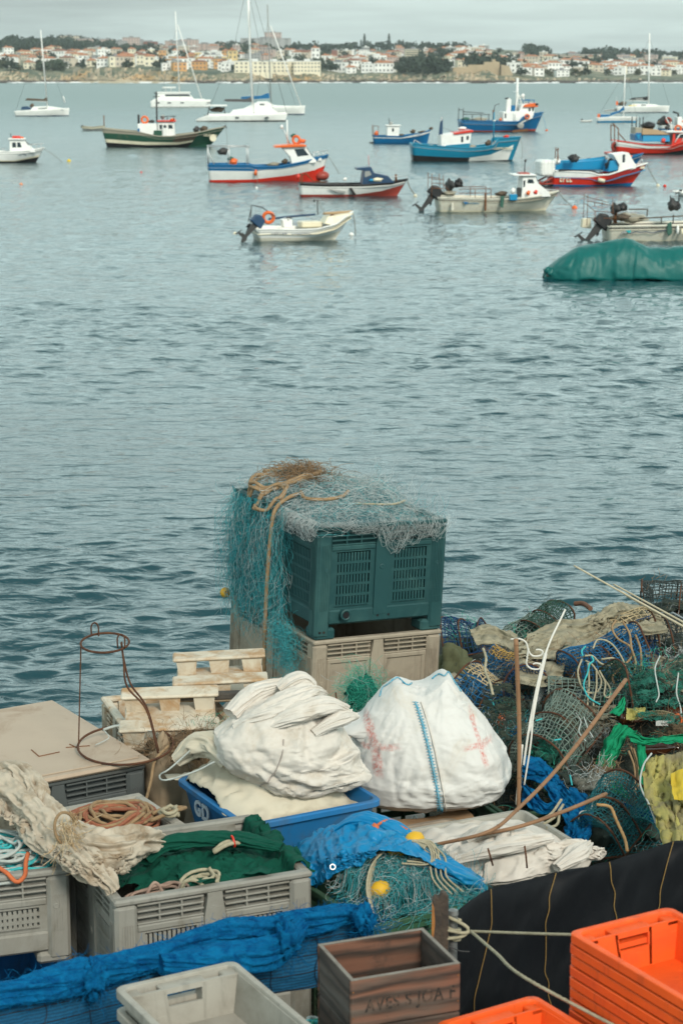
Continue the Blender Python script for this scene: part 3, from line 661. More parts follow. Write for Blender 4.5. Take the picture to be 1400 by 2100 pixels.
    def prof(s, name, m, pts, hw, y=0.0, taper=.08, win=None, wm=None, bev=.03):
        o = MB().prism([(s.X(a), s.Z(b)) for a, b in pts], y - hw, y + hw, 0, taper).build(name, m, s.t)
        if bev: mod(o, 'BEVEL', width=bev, segments=2, limit_method='ANGLE')
        s.last = o; zs = [s.Z(b) for _, b in pts]; zl, zh = min(zs), max(zs)
        for w in win or []:                             # side windows, let into both sides
            q = [(s.X(a), s.Z(b)) for a, b in w]; zc = sum(c[1] for c in q) / len(q); kk = 1 - taper * (zc - zl) / (zh - zl); wb = MB()
            wb.prism(q, y - hw * kk - .02, y - hw * kk + .05); wb.build('window', wm or GLS, o)
            MB().prism(q, y + hw * kk - .05, y + hw * kk + .02).build('window', wm or GLS, o)
        return s
    def front(s, x0, z0, x1, z1, hw):                     # sloping windscreen panes
        a, b = np.array(s.P((x0, z0))), np.array(s.P((x1, z1)))
        for i, (u, v) in enumerate(((-.9, -.06), (.06, .9))):
            V = [a + (0.02, u * hw, 0.02), a + (0.02, v * hw, 0.02), b + (0.02, v * hw * .92, 0.02), b + (0.02, u * hw * .92, 0.02)]
            o = MB().add(V, [(0, 1, 2, 3)]).build('windscreen', GLS, s.last); mod(o, 'SOLIDIFY', thickness=.03, offset=0)
        return s
    def tube(s, name, m, pts, r, sm=0):
        P = np.array([s.P(p) for p in pts]); P = spline(P, sm) if sm else P; MB().tube(P, r, 6).build(name, m, s.t, smooth=True); return s
    def frame(s, name, m, segs, r):                        # a welded frame of bars: one piece
        mb = MB()
        for a, b in segs: mb.bar(s.P(a), s.P(b), r, 6)
        mb.build(name, m, s.t, smooth=True); return s
    def ring(s, name, m, x, y, rad, yy=-.4, ax=(.2, 1, .1), r=.3):
        MB().ring(s.P((x, y, yy)), rad * s.k * (1 - r / 2), rad * s.k * r, ax, 24, 8).build(name, m, s.t, smooth=True); return s
    def blob(s, name, m, x, y, rx, ry, yy=0.0, d=None, amp=.3, seed=1): MB().blob(s.P((x, y, yy)), (rx * s.k, (d or rx * s.k * .9), ry * s.k), seed, amp, 1.8).build(name, m, s.t, smooth=True); return s
    def mast(s, x0, y0, x1, y1, r, m=WHT, y=0.0, spread=None):
        s.tube('mast', m, [(x0, y0, y), (x1, y1, y)], r)
        if spread: s.frame('spreader', ALU, [((x0 + (x1 - x0) * q, y0 + (y1 - y0) * q, -spread), (x0 + (x1 - x0) * q, y0 + (y1 - y0) * q, spread)) for q in (.45,)], r * .5)
        return s
    def outboard(s, x, y, h, m=BLK, yy=0.0, tilt=35):
        k = s.k * h; T = np.array(s.P((x, y, yy))); M = rotm(0, R(tilt), 0, T); q = MB(); q.prism([(-.32 * k, .05 * k), (-.28 * k, .36 * k), (-.1 * k, .46 * k), (.16 * k, .4 * k), (.2 * k, .05 * k)], -.16 * k, .16 * k, 0, .25); q.xf(M)
        ow = o = q.build('engine_cowl', m, s.t); mod(o, 'BEVEL', width=.05 * k, segments=3)
        q = MB(); q.prism([(-.16 * k, .05 * k), (.06 * k, .05 * k), (.0, -.5 * k), (-.1 * k, -.5 * k)], -.06 * k, .06 * k); q.prism([(-.32 * k, -.5 * k), (.02 * k, -.49 * k), (.06 * k, -.6 * k), (-.04 * k, -.78 * k), (-.12 * k, -.6 * k), (-.32 * k, -.58 * k)], -.05 * k, .05 * k); q.xf(M); q.build('engine_leg', DRK, ow)
        q = MB()
        for a in (0, 120, 240): q.box(-.01 * k, .01 * k, -.05 * k, .05 * k, 0, .15 * k, M=M @ rotm(t=(-.35 * k, 0, -.54 * k)) @ rotm(R(a), R(15), 0))
        q.build('propeller', DRK, ow); return s
    def mark(s, x0, x1, y0, y1, m, hw, seed=1, n=7):       # weathered lettering on the side, too small to read
        g = random.Random(seed); mb = MB()
        for i in range(n):
            a = x0 + (x1 - x0) * (i + .12) / n; b = x0 + (x1 - x0) * (i + .82) / n; za = y0 + (y1 - y0) * (i / n) * 0
            yq = -s.half(a); k = g.randrange(3)
            mb.box(s.X(a), s.X(a) + (s.X(b) - s.X(a)) * .3, yq - .02, yq + .1, s.Z(y1), s.Z(y0))
            if k < 2: mb.box(s.X(a), s.X(b), yq - .022, yq + .1, s.Z(y0 + (y1 - y0) * .3), s.Z(y0))
            if k > 0: mb.box(s.X(a), s.X(b), yq - .022, yq + .1, s.Z(y1), s.Z(y1 - (y1 - y0) * .3))
        mb.build('lettering', m, s.t); return s
    def half(s, px): return float(np.interp(px, s.hx, s.hw)) + .01
    def line(s, pts, m=ROP, r=.018, sm=6): return s.tube('mooring_line', m, pts, r, sm)
RIG = mat('rigging_wire', (.16, .17, .17), .6)
def stays(b, segs, r=.022, m=RIG): 
    for s_ in segs: b.tube('stay', m, s_, r)
    return b
# ---- sailing boats
b = Boat('sailing_yacht', 'small white sailing yacht with a bare mast and brown sail cover, alone at far left', 'yacht', 32, 143, 238, 4).hull([(32, 228), (60, 226), (110, 223), (143, 222)], 3.2, [WHT, .12, NAV], 34, 141, .85, 1, WHT)
b.prof('coach_roof', WHT, [(64, 226), (70, 219), (100, 218), (128, 222), (132, 225)], .95, win=[[(80, 222), (98, 221), (98, 223), (80, 224)]]); b.mast(98, 221, 89, 66, .10, WHT, 0, .9); b.tube('boom', WHT, [(98, 209), (53, 206)], .07); b.prof('sail_cover', BRN, [(53, 206), (58, 202), (90, 204), (98, 200), (99, 208)], .16)
b.prof('spray_hood', NAV, [(45, 225), (47, 219), (58, 218), (66, 222), (67, 225)], .8); b.blob('deck_gear', BRN, 67, 217, 4, 4); stays(b, [[(92, 95), (133, 212)], [(90, 75), (34, 227)], [(94, 110), (98, 222, 1.4)], [(94, 110), (98, 222, -1.4)]]); b.tube('furled_jib', WHT, [(131, 198), (134, 211)], .10)
b = Boat('catamaran', 'white catamaran with flybridge roof and a mast with one sloping forestay', 'catamaran', 310, 432, 220, 3)
for y in (-2.2, 2.2): b.hull([(310, 208), (318, 203), (380, 204), (432, 205)], 1.5, [WHT, .1, GRY], 311, 430, .8, 1, WHT, y=y)
b.box('bridge_deck', WHT, 318, 420, 203.2, 212, -2.0, 2.0); b.prof('saloon', WHT, [(322, 204), (326, 192), (388, 192), (398, 203)], 1.9, win=[[(340, 194), (388, 193.5), (392, 198), (340, 199)]]); b.box('flybridge', WHT, 324, 391, 189, 192, -1.9, 1.9); b.box('hard_top', WHT, 334, 361, 179, 181.5, -1.2, 1.2); b.frame('roof_post', ALU, [((341, 181, -.9), (341, 190, -.9)), ((352, 181, .9), (352, 190, .9)), ((341, 181, .9), (341, 190, .9)), ((352, 181, -.9), (352, 190, -.9))], .09)
for x in (322, 345, 371, 425): b.box('porthole', GLS, x, x + 7, 209.5, 211.5, -2.97, -2.7, 0)
b.mast(369, 191, 363, 29, .13, WHT, 0, 1.1); b.tube('furled_jib', WHT, [(367, 55), (414, 203)], .12); stays(b, [[(365, 60), (330, 203, -1.8)], [(365, 60), (330, 203, 1.8)], [(366, 80), (371, 203, -2)]])
b = Boat('sailing_yacht', 'white yacht with a royal blue sail cover, half hidden behind the big grey catamaran', 'yacht', 520, 626, 235, 3).hull([(520, 221), (570, 218), (626, 217)], 3.4, [WHT, .1, NAV], 522, 624, .8, 1, WHT)
b.prof('coach_roof', WHT, [(524, 221), (530, 209), (548, 208), (562, 216), (600, 218)], 1.1, win=[[(536, 213), (546, 212), (549, 215), (536, 216)]]); b.mast(556, 216, 550, 16, .12, GRY, 0, 1.0); b.prof('sail_cover', BLU, [(494, 203), (496, 199), (535, 197), (548, 192), (552, 192), (553, 202), (520, 204)], .22); b.tube('furled_jib', WHT, [(556, 57), (617, 217)], .11); stays(b, [[(553, 60), (606, 216)], [(552, 40), (524, 220, -1)], [(552, 40), (524, 220, 1)]])
b = Boat('catamaran', 'largest catamaran with the tallest mast, dark boom cover and stern awning', 'catamaran', 403, 588, 248, 4)
for y in (-3.0, 3.0): b.hull([(403, 246), (424, 236), (480, 234), (560, 233), (588, 231)], 1.7, [WHT, .14, BLK], 404, 583, .7, 1, WHT, y=y)
b.box('bridge_deck', WHT, 428, 560, 233, 241, -2.9, 2.9); b.prof('saloon', WHT, [(470, 234), (478, 226), (500, 223), (530, 209), (542, 209), (562, 226), (572, 233)], 2.3, win=[[(532, 213), (541, 213), (541, 216), (532, 216)]]); b.box('awning', WHT, 424, 466, 215.5, 218, -2.2, 2.2); b.frame('awning_frame', DRK, [((430, 218, y), (427, 236, y)) for y in (-2, 2)] + [((460, 218, y), (462, 236, y)) for y in (-2, 2)], .06); b.blob('deck_gear', BRN, 446, 225, 14, 5); b.blob('dinghy_cover', GRY, 521, 229.5, 15, 4.5, -1.0)
for x in (482, 542): b.box('porthole', GLS, x, x + 7, 239, 242, -3.88, -3.6, 0)
b.mast(518, 224, 509, -60, .21, WHT, 0, 1.5); b.prof('boom_cover', mat('dark_canvas', (.09, .085, .085), .9), [(459, 207), (463, 204), (505, 204), (515, 200), (517, 210), (466, 209)], .25); stays(b, [[(512, -40), (588, 232)], [(516, 10), (562, 232, 1)], [(510, -30), (482, 100), (425, 235, -2)], [(513, 20), (520, 233, -3)]], .035)
b = Boat('sailing_yacht', 'white yacht with the tall right mast and a dark lettered boom cover', 'yacht', 1262, 1371, 231, -3).hull([(1262, 219), (1300, 217), (1371, 217)], 3.4, [WHT, .1, NAV], 1264, 1369, .85, 1, WHT)
b.prof('coach_roof', WHT, [(1290, 219), (1296, 213), (1340, 214), (1352, 217)], 1.0, win=[[(1312, 215), (1322, 215), (1322, 217), (1312, 217)]]); b.box('deck_bag', YEL, 1287, 1303, 216, 219, -1.3, -.7); b.mast(1328, 215, 1326, 72, .14, WHT, 0, 1.1); b.tube('boom', WHT, [(1326, 207), (1283, 207)], .09); b.prof('boom_cover', BLK, [(1287, 205), (1296, 201), (1318, 199.5), (1326, 198), (1326, 206)], .2); b.hw = b.hw * 0 + .2; b.mark(1302, 1316, 202, 205, WHT, 0, 3, 5)
b.box('transom_flag', ORG, 1262, 1266, 208, 216, -.05, .05, 0); b.tube('flag_staff', ALU, [(1264, 219), (1262, 199)], .04); b.blob('spray_hood', BRN, 1275, 213, 8, 4, 0, .9); stays(b, [[(1328, 85), (1370, 217)], [(1327, 80), (1266, 219)]]); b.prof('tender', GRY, [(1238, 229), (1238, 226), (1262, 223), (1264, 228)], .7)
b = Boat('sailing_yacht', 'small sailboat with blue waterline, blue canvas and the shorter right mast', 'yacht', 1222, 1306, 251, -4).hull([(1222, 241), (1260, 239), (1306, 240)], 2.6, [WHT, .3, SKB], 1224, 1303, .8, 1, WHT)
b.box('canvas_cover', BLU, 1230, 1248, 235.5, 241, -.7, .7); b.prof('sail_cover', BLU, [(1249, 238), (1250, 233), (1268, 227), (1277, 218), (1279, 226), (1262, 233)], .18); b.mast(1277, 239, 1278, 138, .10, WHT, 0, .7); b.box('danger_flag', ORG, 1224, 1229, 234, 241, -.4, -.3, 0); stays(b, [[(1278, 145), (1304, 240)], [(1278, 150), (1224, 241)]]); b.tube('boom', GRY, [(1277, 226), (1244, 238)], .05)
# ---- small dinghies
b = Boat('dinghy', 'tiny white dinghy on open water between the blue trawler and the right yachts', 'dinghy', 1189, 1214, 250).hull([(1189, 247), (1205, 247), (1214, 246)], 1.4, [WHT], 1190, 1212, .8, 1.5, WHT); b.box('engine_cowl', BLK, 1191, 1194, 243.5, 248, -.2, .2)
b = Boat('dinghy', 'little grey dinghy moored astern of the green fishing boat with an upright stake', 'dinghy', 168, 216, 268, 2).hull([(168, 259), (190, 261), (216, 258)], 1.9, [CRM, .45, GRY], 172, 214, .7, 3, GRY, GBR); b.mast(214, 266, 214, 237, .07, RUS); b.box('engine_cowl', DRK, 167, 172, 257, 263, -.25, .25); b.line([(216, 258), (216, 262), (214, 267)])
# ---- fishing boats
b = Boat('fishing_boat', 'green wooden fishing boat with white stripe, small white wheelhouse and lifebuoy', 'boat', 213, 462, 301, 3).hull([(213, 264), (250, 268), (290, 271), (325, 279), (352, 279), (400, 273), (440, 265), (462, 261)], 4.2, [[(0, GBR), (405, GRN)], [(213, 272), (290, 276), (330, 281), (360, 281), (400, 275), (462, 262)], [(0, GRN), (358, BRN), (405, GRN)], [(213, 284), (300, 290), (380, 291), (410, 287), (462, 262.5)], [(0, CRM), (408, GRN)], [(213, 291), (300, 296), (380, 296), (410, 291), (462, 263)], [(0, BLK), (408, GRN)]], 222, 430, .75, 5, GBR, GBR, .07)
b.prof('engine_room', WHT, [(285, 276), (285, 254), (324, 254), (324, 278)], 1.3); b.prof('wheelhouse', WHT, [(325, 281), (326, 250), (358, 250), (360, 281)], 1.35, win=[[(329, 256), (334, 256), (334, 265), (329, 265)], [(347, 256), (355, 256), (356, 264), (347, 264)]]); b.prof('lower_panel', GRN, [(316, 279), (318, 267), (334, 267), (334, 279)], 1.42, taper=0); b.box('door', WHT, 335.5, 345, 254, 280, -1.45, -1.3); b.box('door_pane', GLS, 337.5, 343, 256.5, 262, -1.47, -1.4, 0)
b.box('roof', RED, 324, 362, 247.5, 250, -1.5, 1.5); b.ring('lifebuoy', ORG, 298.5, 246.5, 7.5, -.2); b.mast(323, 252, 323, 190, .09, DRK); b.frame('mast_arm', DRK, [((316, 200), (330, 200)), ((318, 192), (323, 196))], .04); b.mast(286, 255, 286, 236, .12, BLK); b.blob('deck_gear', DRK, 312, 250, 6, 3, 0); b.frame('wheelhouse_rail', DRK, [((330, 240, -.8), (362, 239, -.8)), ((335, 247, -.8), (335, 240, -.8)), ((345, 247, -.8), (345, 240, -.8)), ((358, 247, -.8), (358, 239, -.8))], .04); b.blob('radar', GRY, 335, 241, 4, 4, 0); b.blob('buoy_pile', ORG, 355, 246, 5, 2.4, -.6); b.blob('winch', DRK, 403, 266, 6, 6, 0); b.blob('net_pile', BRN, 418, 265, 8, 5.5, 0); b.box('fish_box', BLU, 285, 289, 263, 272, -1.5, -1.3)
b.mark(418, 446, 275, 279, CRM, 0, 5, 8); MB().lathe([(.32, -.03), (.36, 0), (.32, .03)], b.P((437, 283, -b.half(437))), 18, ax=(.35, -1, .1)).build('bow_emblem', CRM, b.t); b.line([(462, 263), (465, 275), (466, 300)]); b.frame('anchor_davit', DRK, [((455, 262), (463, 258)), ((463, 258), (465, 265))], .05)
b = Boat('cabin_boat', 'white cabin boat with red roof gear, cut by the left edge of the photo', 'boat', -42, 91, 333, 6).hull([(-42, 312), (20, 311), (60, 309), (91, 304)], 2.7, [WHT, [(-42, 327), (40, 328), (91, 318)], CRM, [(-42, 329), (40, 330), (91, 322)], BLK], -40, 74, .85, 4, GRY, WHT, .05)
b.prof('cabin', WHT, [(22, 313), (23, 286), (52, 287), (60, 298), (72, 308), (74, 312)], .95, win=[[(28, 292), (35, 292), (36, 302), (28, 302)], [(38, 292), (44, 292), (47, 302), (38, 302)]]); b.front(61, 297, 52, 288, .85); b.box('roof', WHT, 20, 54, 284, 287, -1.05, 1.05); b.box('roof_box', RED, 28, 44, 279.5, 284, -.6, .6); b.blob('float', ORG, 47, 284, 4, 3, -.5); b.frame('bow_rail', ALU, [((62, 297, y), (90, 295, y * .3)) for y in (-.8, .8)] + [((x, 308, -.8 * (91 - x) / 30), (x, 296, -.8 * (91 - x) / 30)) for x in (66, 76, 85)], .025); b.frame('side_rail', ALU, [((-30, 303, -1.1), (15, 304, -1.1)), ((-10, 312, -1.1), (-10, 303, -1.1)), ((10, 312, -1.1), (10, 304, -1.1))], .025); b.mark(35, 56, 315, 318, NAV, 0, 8, 6); b.mast(25, 284, 24, 274, .03, DRK); b.line([(91, 306), (112, 320), (127, 334)])
b = Boat('fishing_boat', 'blue, white and red fishing boat with red bulbous bow and orange roof buoys', 'boat', 427, 673, 371, 5).hull([(427, 337), (514, 337.5), (520, 341), (570, 340), (620, 331), (673, 319)], 3.3, [BLU, [(427, 348), (520, 349), (600, 342), (673, 326)], WHT, [(427, 367), (520, 366), (600, 358), (650, 349), (673, 340)], RED], 430, 657, .85, 5, GRY, BLU, .05, full=2.6)
b.blob('bulbous_bow', RBR, 660, 361, 15, 10, 0, .45, .05); b.prof('wheelhouse', WHT, [(597, 338), (594, 322), (576, 303), (625, 301), (638, 322), (646, 328), (646, 333)], 1.05, win=[[(602, 306), (621, 305), (631, 318), (608, 321)]]); b.front(638, 321, 627, 303, .9); b.prof('roof', ORG, [(561, 303), (564, 299), (600, 296), (625, 297), (626, 301)], 1.2, taper=0); b.ring('lifebuoy', ORG, 607, 288, 9, -.4, (.6, 1, .1)); b.blob('buoy_pile', ORG, 619, 291, 8, 4, 0); b.blob('net_bundle', NET, 602, 280, 5, 4, .2); b.mast(590, 298, 589, 248, .05, WHT); b.tube('mast_strut', ALU, [(594, 296), (580, 262)], .05); b.blob('lamp', WHT, 578, 262, 3, 4, 0)
b.frame('stern_gantry', ALU, [((x, 338, y), (x, 300 if x < 500 else 301, y)) for x in (428, 470, 508) for y in (-1.2, 1.2)] + [((428, 300, y), (512, 301, y)) for y in (-1.2, 1.2)] + [((x, 300, -1.2), (x, 300, 1.2)) for x in (428, 470, 508)] + [((440, 338, -1.2), (428, 310, -1.2))], .035); b.blob('outboard_cover', DRK, 458, 311, 10, 7, 0); b.blob('float_pile', ORG, 479, 331, 8, 6, -.5); b.blob('net_pile', NET, 474, 326, 6, 4, .1); b.blob('deck_gear', GBR, 560, 337, 12, 4, -.3); b.blob('rope_pile', BRN, 583, 331, 6, 5, -.5); b.frame('bow_rail', ALU, [((640, 313, -.8), (673, 309, -.1))] + [((x, 330 - (x - 640) * .3, -.8 * (675 - x) / 35), (x, 311, -.8 * (675 - x) / 35)) for x in (642, 652, 662, 671)], .03); b.box('name_board', WHT, 645, 658, 324.5, 329.5, -b.half(652) - .02, -b.half(652) + .2, 0); b.blob('fender', ORG, 522, 352, 3, 6, -1.68, .1); b.line([(671, 320), (680, 332), (696, 358)]); b.line([(524, 346, -1.6), (525, 360, -1.9), (526, 384, -2)])
b = Boat('skiff', 'white open skiff with a navy blue canopy and dark fender on its side', 'boat', 612, 836, 402, 5).hull([(614, 376), (660, 378), (740, 378), (800, 375), (836, 368)], 2.3, [BLK, .88, WHT, [(612, 397), (740, 397), (790, 391), (836, 378)], RBR], 616, 814, .8, 5, GRY, BLK, .04)
b.prof('canopy', NAV, [(740, 377), (744, 349), (728, 348), (730, 344), (758, 342), (764, 354), (792, 360), (806, 374)], .8, win=[[(745, 351), (755, 350), (759, 358), (745, 363)]], wm=GRY); b.blob('deck_bag', CRM, 770, 368, 12, 4, -.75, .15); b.blob('blue_bag', SKB, 758, 369, 5, 3, -.8, .12); b.frame('stern_rail', RUS, [((618, 378, -.8), (618, 358, -.8)), ((618, 358, -.8), (626, 355, -.8)), ((626, 355, -.8), (640, 370, -.8)), ((640, 370, -.8), (664, 372, -.9)), ((618, 378, .8), (618, 358, .8)), ((618, 358, -.8), (618, 358, .8))], .03); b.blob('red_float', RED, 611, 362, 4, 6, -.4); b.blob('white_float', WHT, 707, 368, 4, 3.5, 0); b.prof('fender', BLK, [(712, 384), (717, 383), (727, 398), (720, 399)], .08, -1.17); b.mast(756, 342, 755, 320, .015, RED); b.tube('bow_post', RUS, [(812, 373), (811, 358)], .07); b.frame('bow_rail', ALU, [((800, 362, -.5), (834, 362, 0)), ((800, 374, -.5), (800, 362, -.5)), ((834, 369, 0), (834, 362, 0))], .02); b.line([(835, 370), (840, 385), (851, 401)], r=.03); b.prof('rubbing_pad', GRY, [(667, 385), (705, 389), (704, 394), (690, 394)], .03, -1.13)
b = Boat('motor_boat', 'white open motor boat with tilted navy outboard and orange lifebuoy, lowest on the water', 'boat', 530, 724, 491, 14).hull([(522, 467), (545, 466), (600, 468), (640, 467), (680, 459), (705, 445), (724, 436)], 2.05, [WHT, .80, GRY, .75, WHT, .30, DWH], 528, 688, .85, 9, CRM, WHT, .035, full=2.4)
b.outboard(521, 462, 56, NAV, -.35, 40); b.outboard(516, 470, 26, BLK, .4, 30); b.ring('lifebuoy', ORG, 548, 444, 12, -.35, (.25, 1, .1)); b.frame('stern_arch', DRK, [((520, 465, .6), (523, 421, .6)), ((523, 421, .6), (537, 424, -.2)), ((537, 424, -.2), (560, 441, -.6)), ((516, 455, .6), (522, 430, .6))], .02); b.tube('side_rail', NAV, [(560, 451, .85), (600, 447, .9), (655, 443, .8)], .05, 5); b.prof('console', WHT, [(580, 466), (577, 450), (590, 446), (597, 450), (597, 466)], .3); b.blob('steering_gear', BLK, 590, 449, 7, 5, -.1, .2); b.prof('foredeck', CRM, [(660, 458), (668, 444), (715, 438), (722, 439), (700, 452), (676, 462)], .55, .08, .3); b.prof('stem_board', TAN, [(664, 442), (666, 437), (724, 434), (724, 440)], .12, .25); b.blob('anchor', RUS, 678, 447, 7, 6, -.2, .15); b.box('inner_bench', CRM, 618, 660, 455, 467, -.1, .8, .05); b.mast(657, 443, 656, 412, .025, DRK, .5); b.tube('rope_tie', ROP, [(657, 414, .5), (664, 430, .2), (668, 442)], .01); b.blob('lamp', DRK, 650, 414, 2, 3, .5); b.mark(548, 580, 474.5, 476.5, NAV, 0, 4, 6); b.mark(588, 628, 475.5, 477, NAV, 0, 6, 8); b.line([(723, 438), (727, 458), (729, 486)])
b = Boat('fishing_boat', 'small bright blue fishing boat with one narrow white wheelhouse', 'boat', 762, 882, 294, 3).hull([(764, 278), (820, 279), (860, 274), (882, 267)], 2.6, [BLU, [(764, 281), (820, 282), (882, 270)], WHT, [(764, 283), (820, 284), (882, 273)], BLU], 766, 876, .8, 4, GRY, BLU, .04)
b.prof('wheelhouse', WHT, [(792, 280), (793, 259), (818, 257), (816, 280)], .8, win=[[(802, 263), (806, 263), (806, 270), (802, 270)]]); b.box('roof', WHT, 790, 820, 256.5, 259, -.9, .9); b.blob('radar', GRY, 801, 254, 4, 3.5); b.mast(798, 257, 797, 243, .04, DRK); b.frame('stern_frame', RUS, [((764, 280, y), (764, 256, y)) for y in (-.8, .8)] + [((764, 258, -.8), (776, 259, -.8)), ((774, 280, -.8), (774, 259, -.8))], .03); b.blob('float_pile', ORG, 771, 274, 4, 5); b.blob('net_hauler', BRN, 846, 270, 5, 4); b.blob('rope_pile', BRN, 866, 271, 9, 2.5); b.blob('bow_bundle', BRN, 883, 264, 4, 3); b.box('swim_step', BLK, 757, 765, 291, 293.5, -.5, .5); b.blob('deck_gear', BRN, 822, 277, 6, 2)
b = Boat('fishing_boat', 'teal blue fishing boat with black bottom, white bow wedge and red-edged cabin', 'boat', 842, 1067, 330, 4).hull([(842, 294), (870, 297), (950, 303), (985, 301), (1009, 297), (1011, 285), (1067, 282)], 4.0, [TEA, [(842, 317), (920, 321), (962, 322), (1010, 316), (1060, 296), (1067, 292)], [(0, BLK), (962, WHT), (1056, TEA)], .04, BLK], 846, 1050, .8, 6, GRY, TEA, .06)
b.prof('cabin', WHT, [(900, 300), (899, 277), (962, 267), (957, 300)], 1.4, taper=.05, win=[[(940, 280), (944.5, 279.5), (944.5, 291), (940, 291.5)], [(951, 279), (955.5, 278), (955.5, 286), (951, 287)]]); b.prof('roof', RED, [(924, 273), (962, 266.5), (965, 268), (964, 271), (926, 276)], 1.5, taper=0); b.prof('cabin_base', TEA, [(905, 303), (910, 297), (959, 293), (957, 306)], 1.45, taper=0); b.blob('white_tank', WHT, 945, 264, 9, 3.5, -.4, .35, .08); b.mast(902, 279, 904, 241, .07, ALU); b.prof('furled_sail', NAV, [(898, 278), (901, 252), (906, 245), (906, 277)], .18); b.box('hatch_box', CRM, 872, 883, 296, 307, -1.7, -1.2); b.mast(1011, 292, 1011, 232, .06, TEA); b.blob('lamp', WHT, 1012, 249, 3, 1.5); b.blob('winch', BRN, 1000, 294, 6, 6); b.blob('net_pile', GBR, 965, 302, 10, 4); b.blob('float_pile', RED, 1037, 281, 6, 3); b.frame('stern_rail', ALU, [((843, 295, -1.2), (846, 286, -1.2)), ((846, 286, -1.2), (862, 296, -1.2))], .04); b.mark(1004, 1050, 302, 306, CRM, 0, 9, 12); 
b.line([(905, 262), (930, 272)], RIG, .02, 0); b.line([(1066, 284), (1070, 300), (1070, 326)])
b = Boat('trawler', 'large blue trawler with white bridge, orange brow and thick white mast', 'trawler', 942, 1113, 270, 5).hull([(942, 247), (1000, 249), (1058, 249), (1064, 240), (1085, 237), (1113, 231)], 5.2, [BLU, .14, RBR, .04, BLK], 944, 1097, .85, 6, GRY, BLU, .08)
b.prof('deckhouse', WHT, [(1026, 252), (1026, 230), (1060, 228), (1086, 229), (1086, 242), (1064, 252)], 1.9, win=[[(1029, 233), (1032, 233), (1032, 245), (1029, 245)]]); b.prof('bridge', WHT, [(1058, 232), (1064, 214), (1091, 214), (1088, 238), (1060, 238)], 1.7, win=[[(1078, 222), (1082, 222), (1082, 230), (1078, 230)], [(1085, 221), (1089, 221), (1088, 229), (1085, 229)]]); b.prof('brow', ORG, [(1066, 220), (1070, 215), (1092, 212), (1097, 214), (1096, 220)], 1.9, taper=0); b.box('brow_end', BLK, 1091, 1096.5, 212.5, 217, -1.95, 1.95)
b.prof('funnel', WHT, [(1034, 231), (1035, 206), (1040, 202), (1044, 206), (1043, 231)], .45, -.6); b.blob('funnel_top', BLK, 1036, 203, 4, 1.6, -.6, .3); b.box('engine_casing', BLU, 1045, 1053, 217, 230, -.9, .9); b.mast(1058, 230, 1059, 162, .16, WHT); b.frame('mast_bracing', WHT, [((1053, 230, 1), (1058, 200)), ((1053, 230, -1), (1058, 200)), ((1068, 214, 0), (1059, 190)), ((1054, 190, -1), (1054, 190, 1))], .07); b.blob('radar', WHT, 1070, 198, 4, 4); b.mast(1072, 214, 1072, 194, .06, WHT); b.frame('bridge_rail', BLU, [((1066, 207, y), (1090, 206, y)) for y in (-1.6, 1.6)] + [((x, 214, -1.6), (x, 207, -1.6)) for x in (1067, 1078, 1089)], .05); b.ring('lifebuoy', ORG, 1074, 239, 5, -2.05, (0, 1, 0)); b.frame('ladder', WHT, [((1047, 252, -1.95), (1047, 231, -1.95)), ((1051, 252, -1.95), (1051, 231, -1.95))] + [((1047, z, -1.95), (1051, z, -1.95)) for z in (235, 240, 245)], .04)
b.frame('stern_gantry', DRK, [((943, 248, y), (944, 222, y)) for y in (-2, 2)] + [((x, 248, -2), (x, 234, -2)) for x in (962, 980, 996)] + [((943, 234, -2), (998, 235, -2)), ((943, 229, -2), (985, 232, -2)), ((944, 226, -2), (944, 226, 2))], .05); b.blob('green_nets', NET, 953, 245, 8, 4); b.blob('net_pile', GBR, 980, 246, 18, 4.5); b.blob('float_pile', ORG, 1021, 245, 3, 3, -1.5); b.mast(1010, 250, 1010, 226, .08, RUS); b.tube('derrick', DRK, [(1010, 240), (1013, 217), (1022, 214)], .05); b.blob('hull_patch', GRY, 1060, 257, 7, 6.5, -2.45, .12, .05); b.mark(946, 955, 252, 257, WHT, 0, 3, 3); b.line([(1110, 234), (1116, 250), (1120, 266)], SKB); b.prof('rusty_fender', RUS, [(1042, 270), (1044, 266), (1074, 263), (1075, 268)], .15, -2.6)
b = Boat('workboat', 'dirty white workboat with black outboard, small cabin forward and rust streaks', 'boat', 893, 1145, 432, 4).hull([(893, 403), (1000, 406), (1060, 405), (1100, 401), (1145, 393)], 2.6, [DWH, .88, BLK, .82, DWH, .12, CRM], 897, 1118, .9, 6, GBR, DWH, .04, full=2.6)
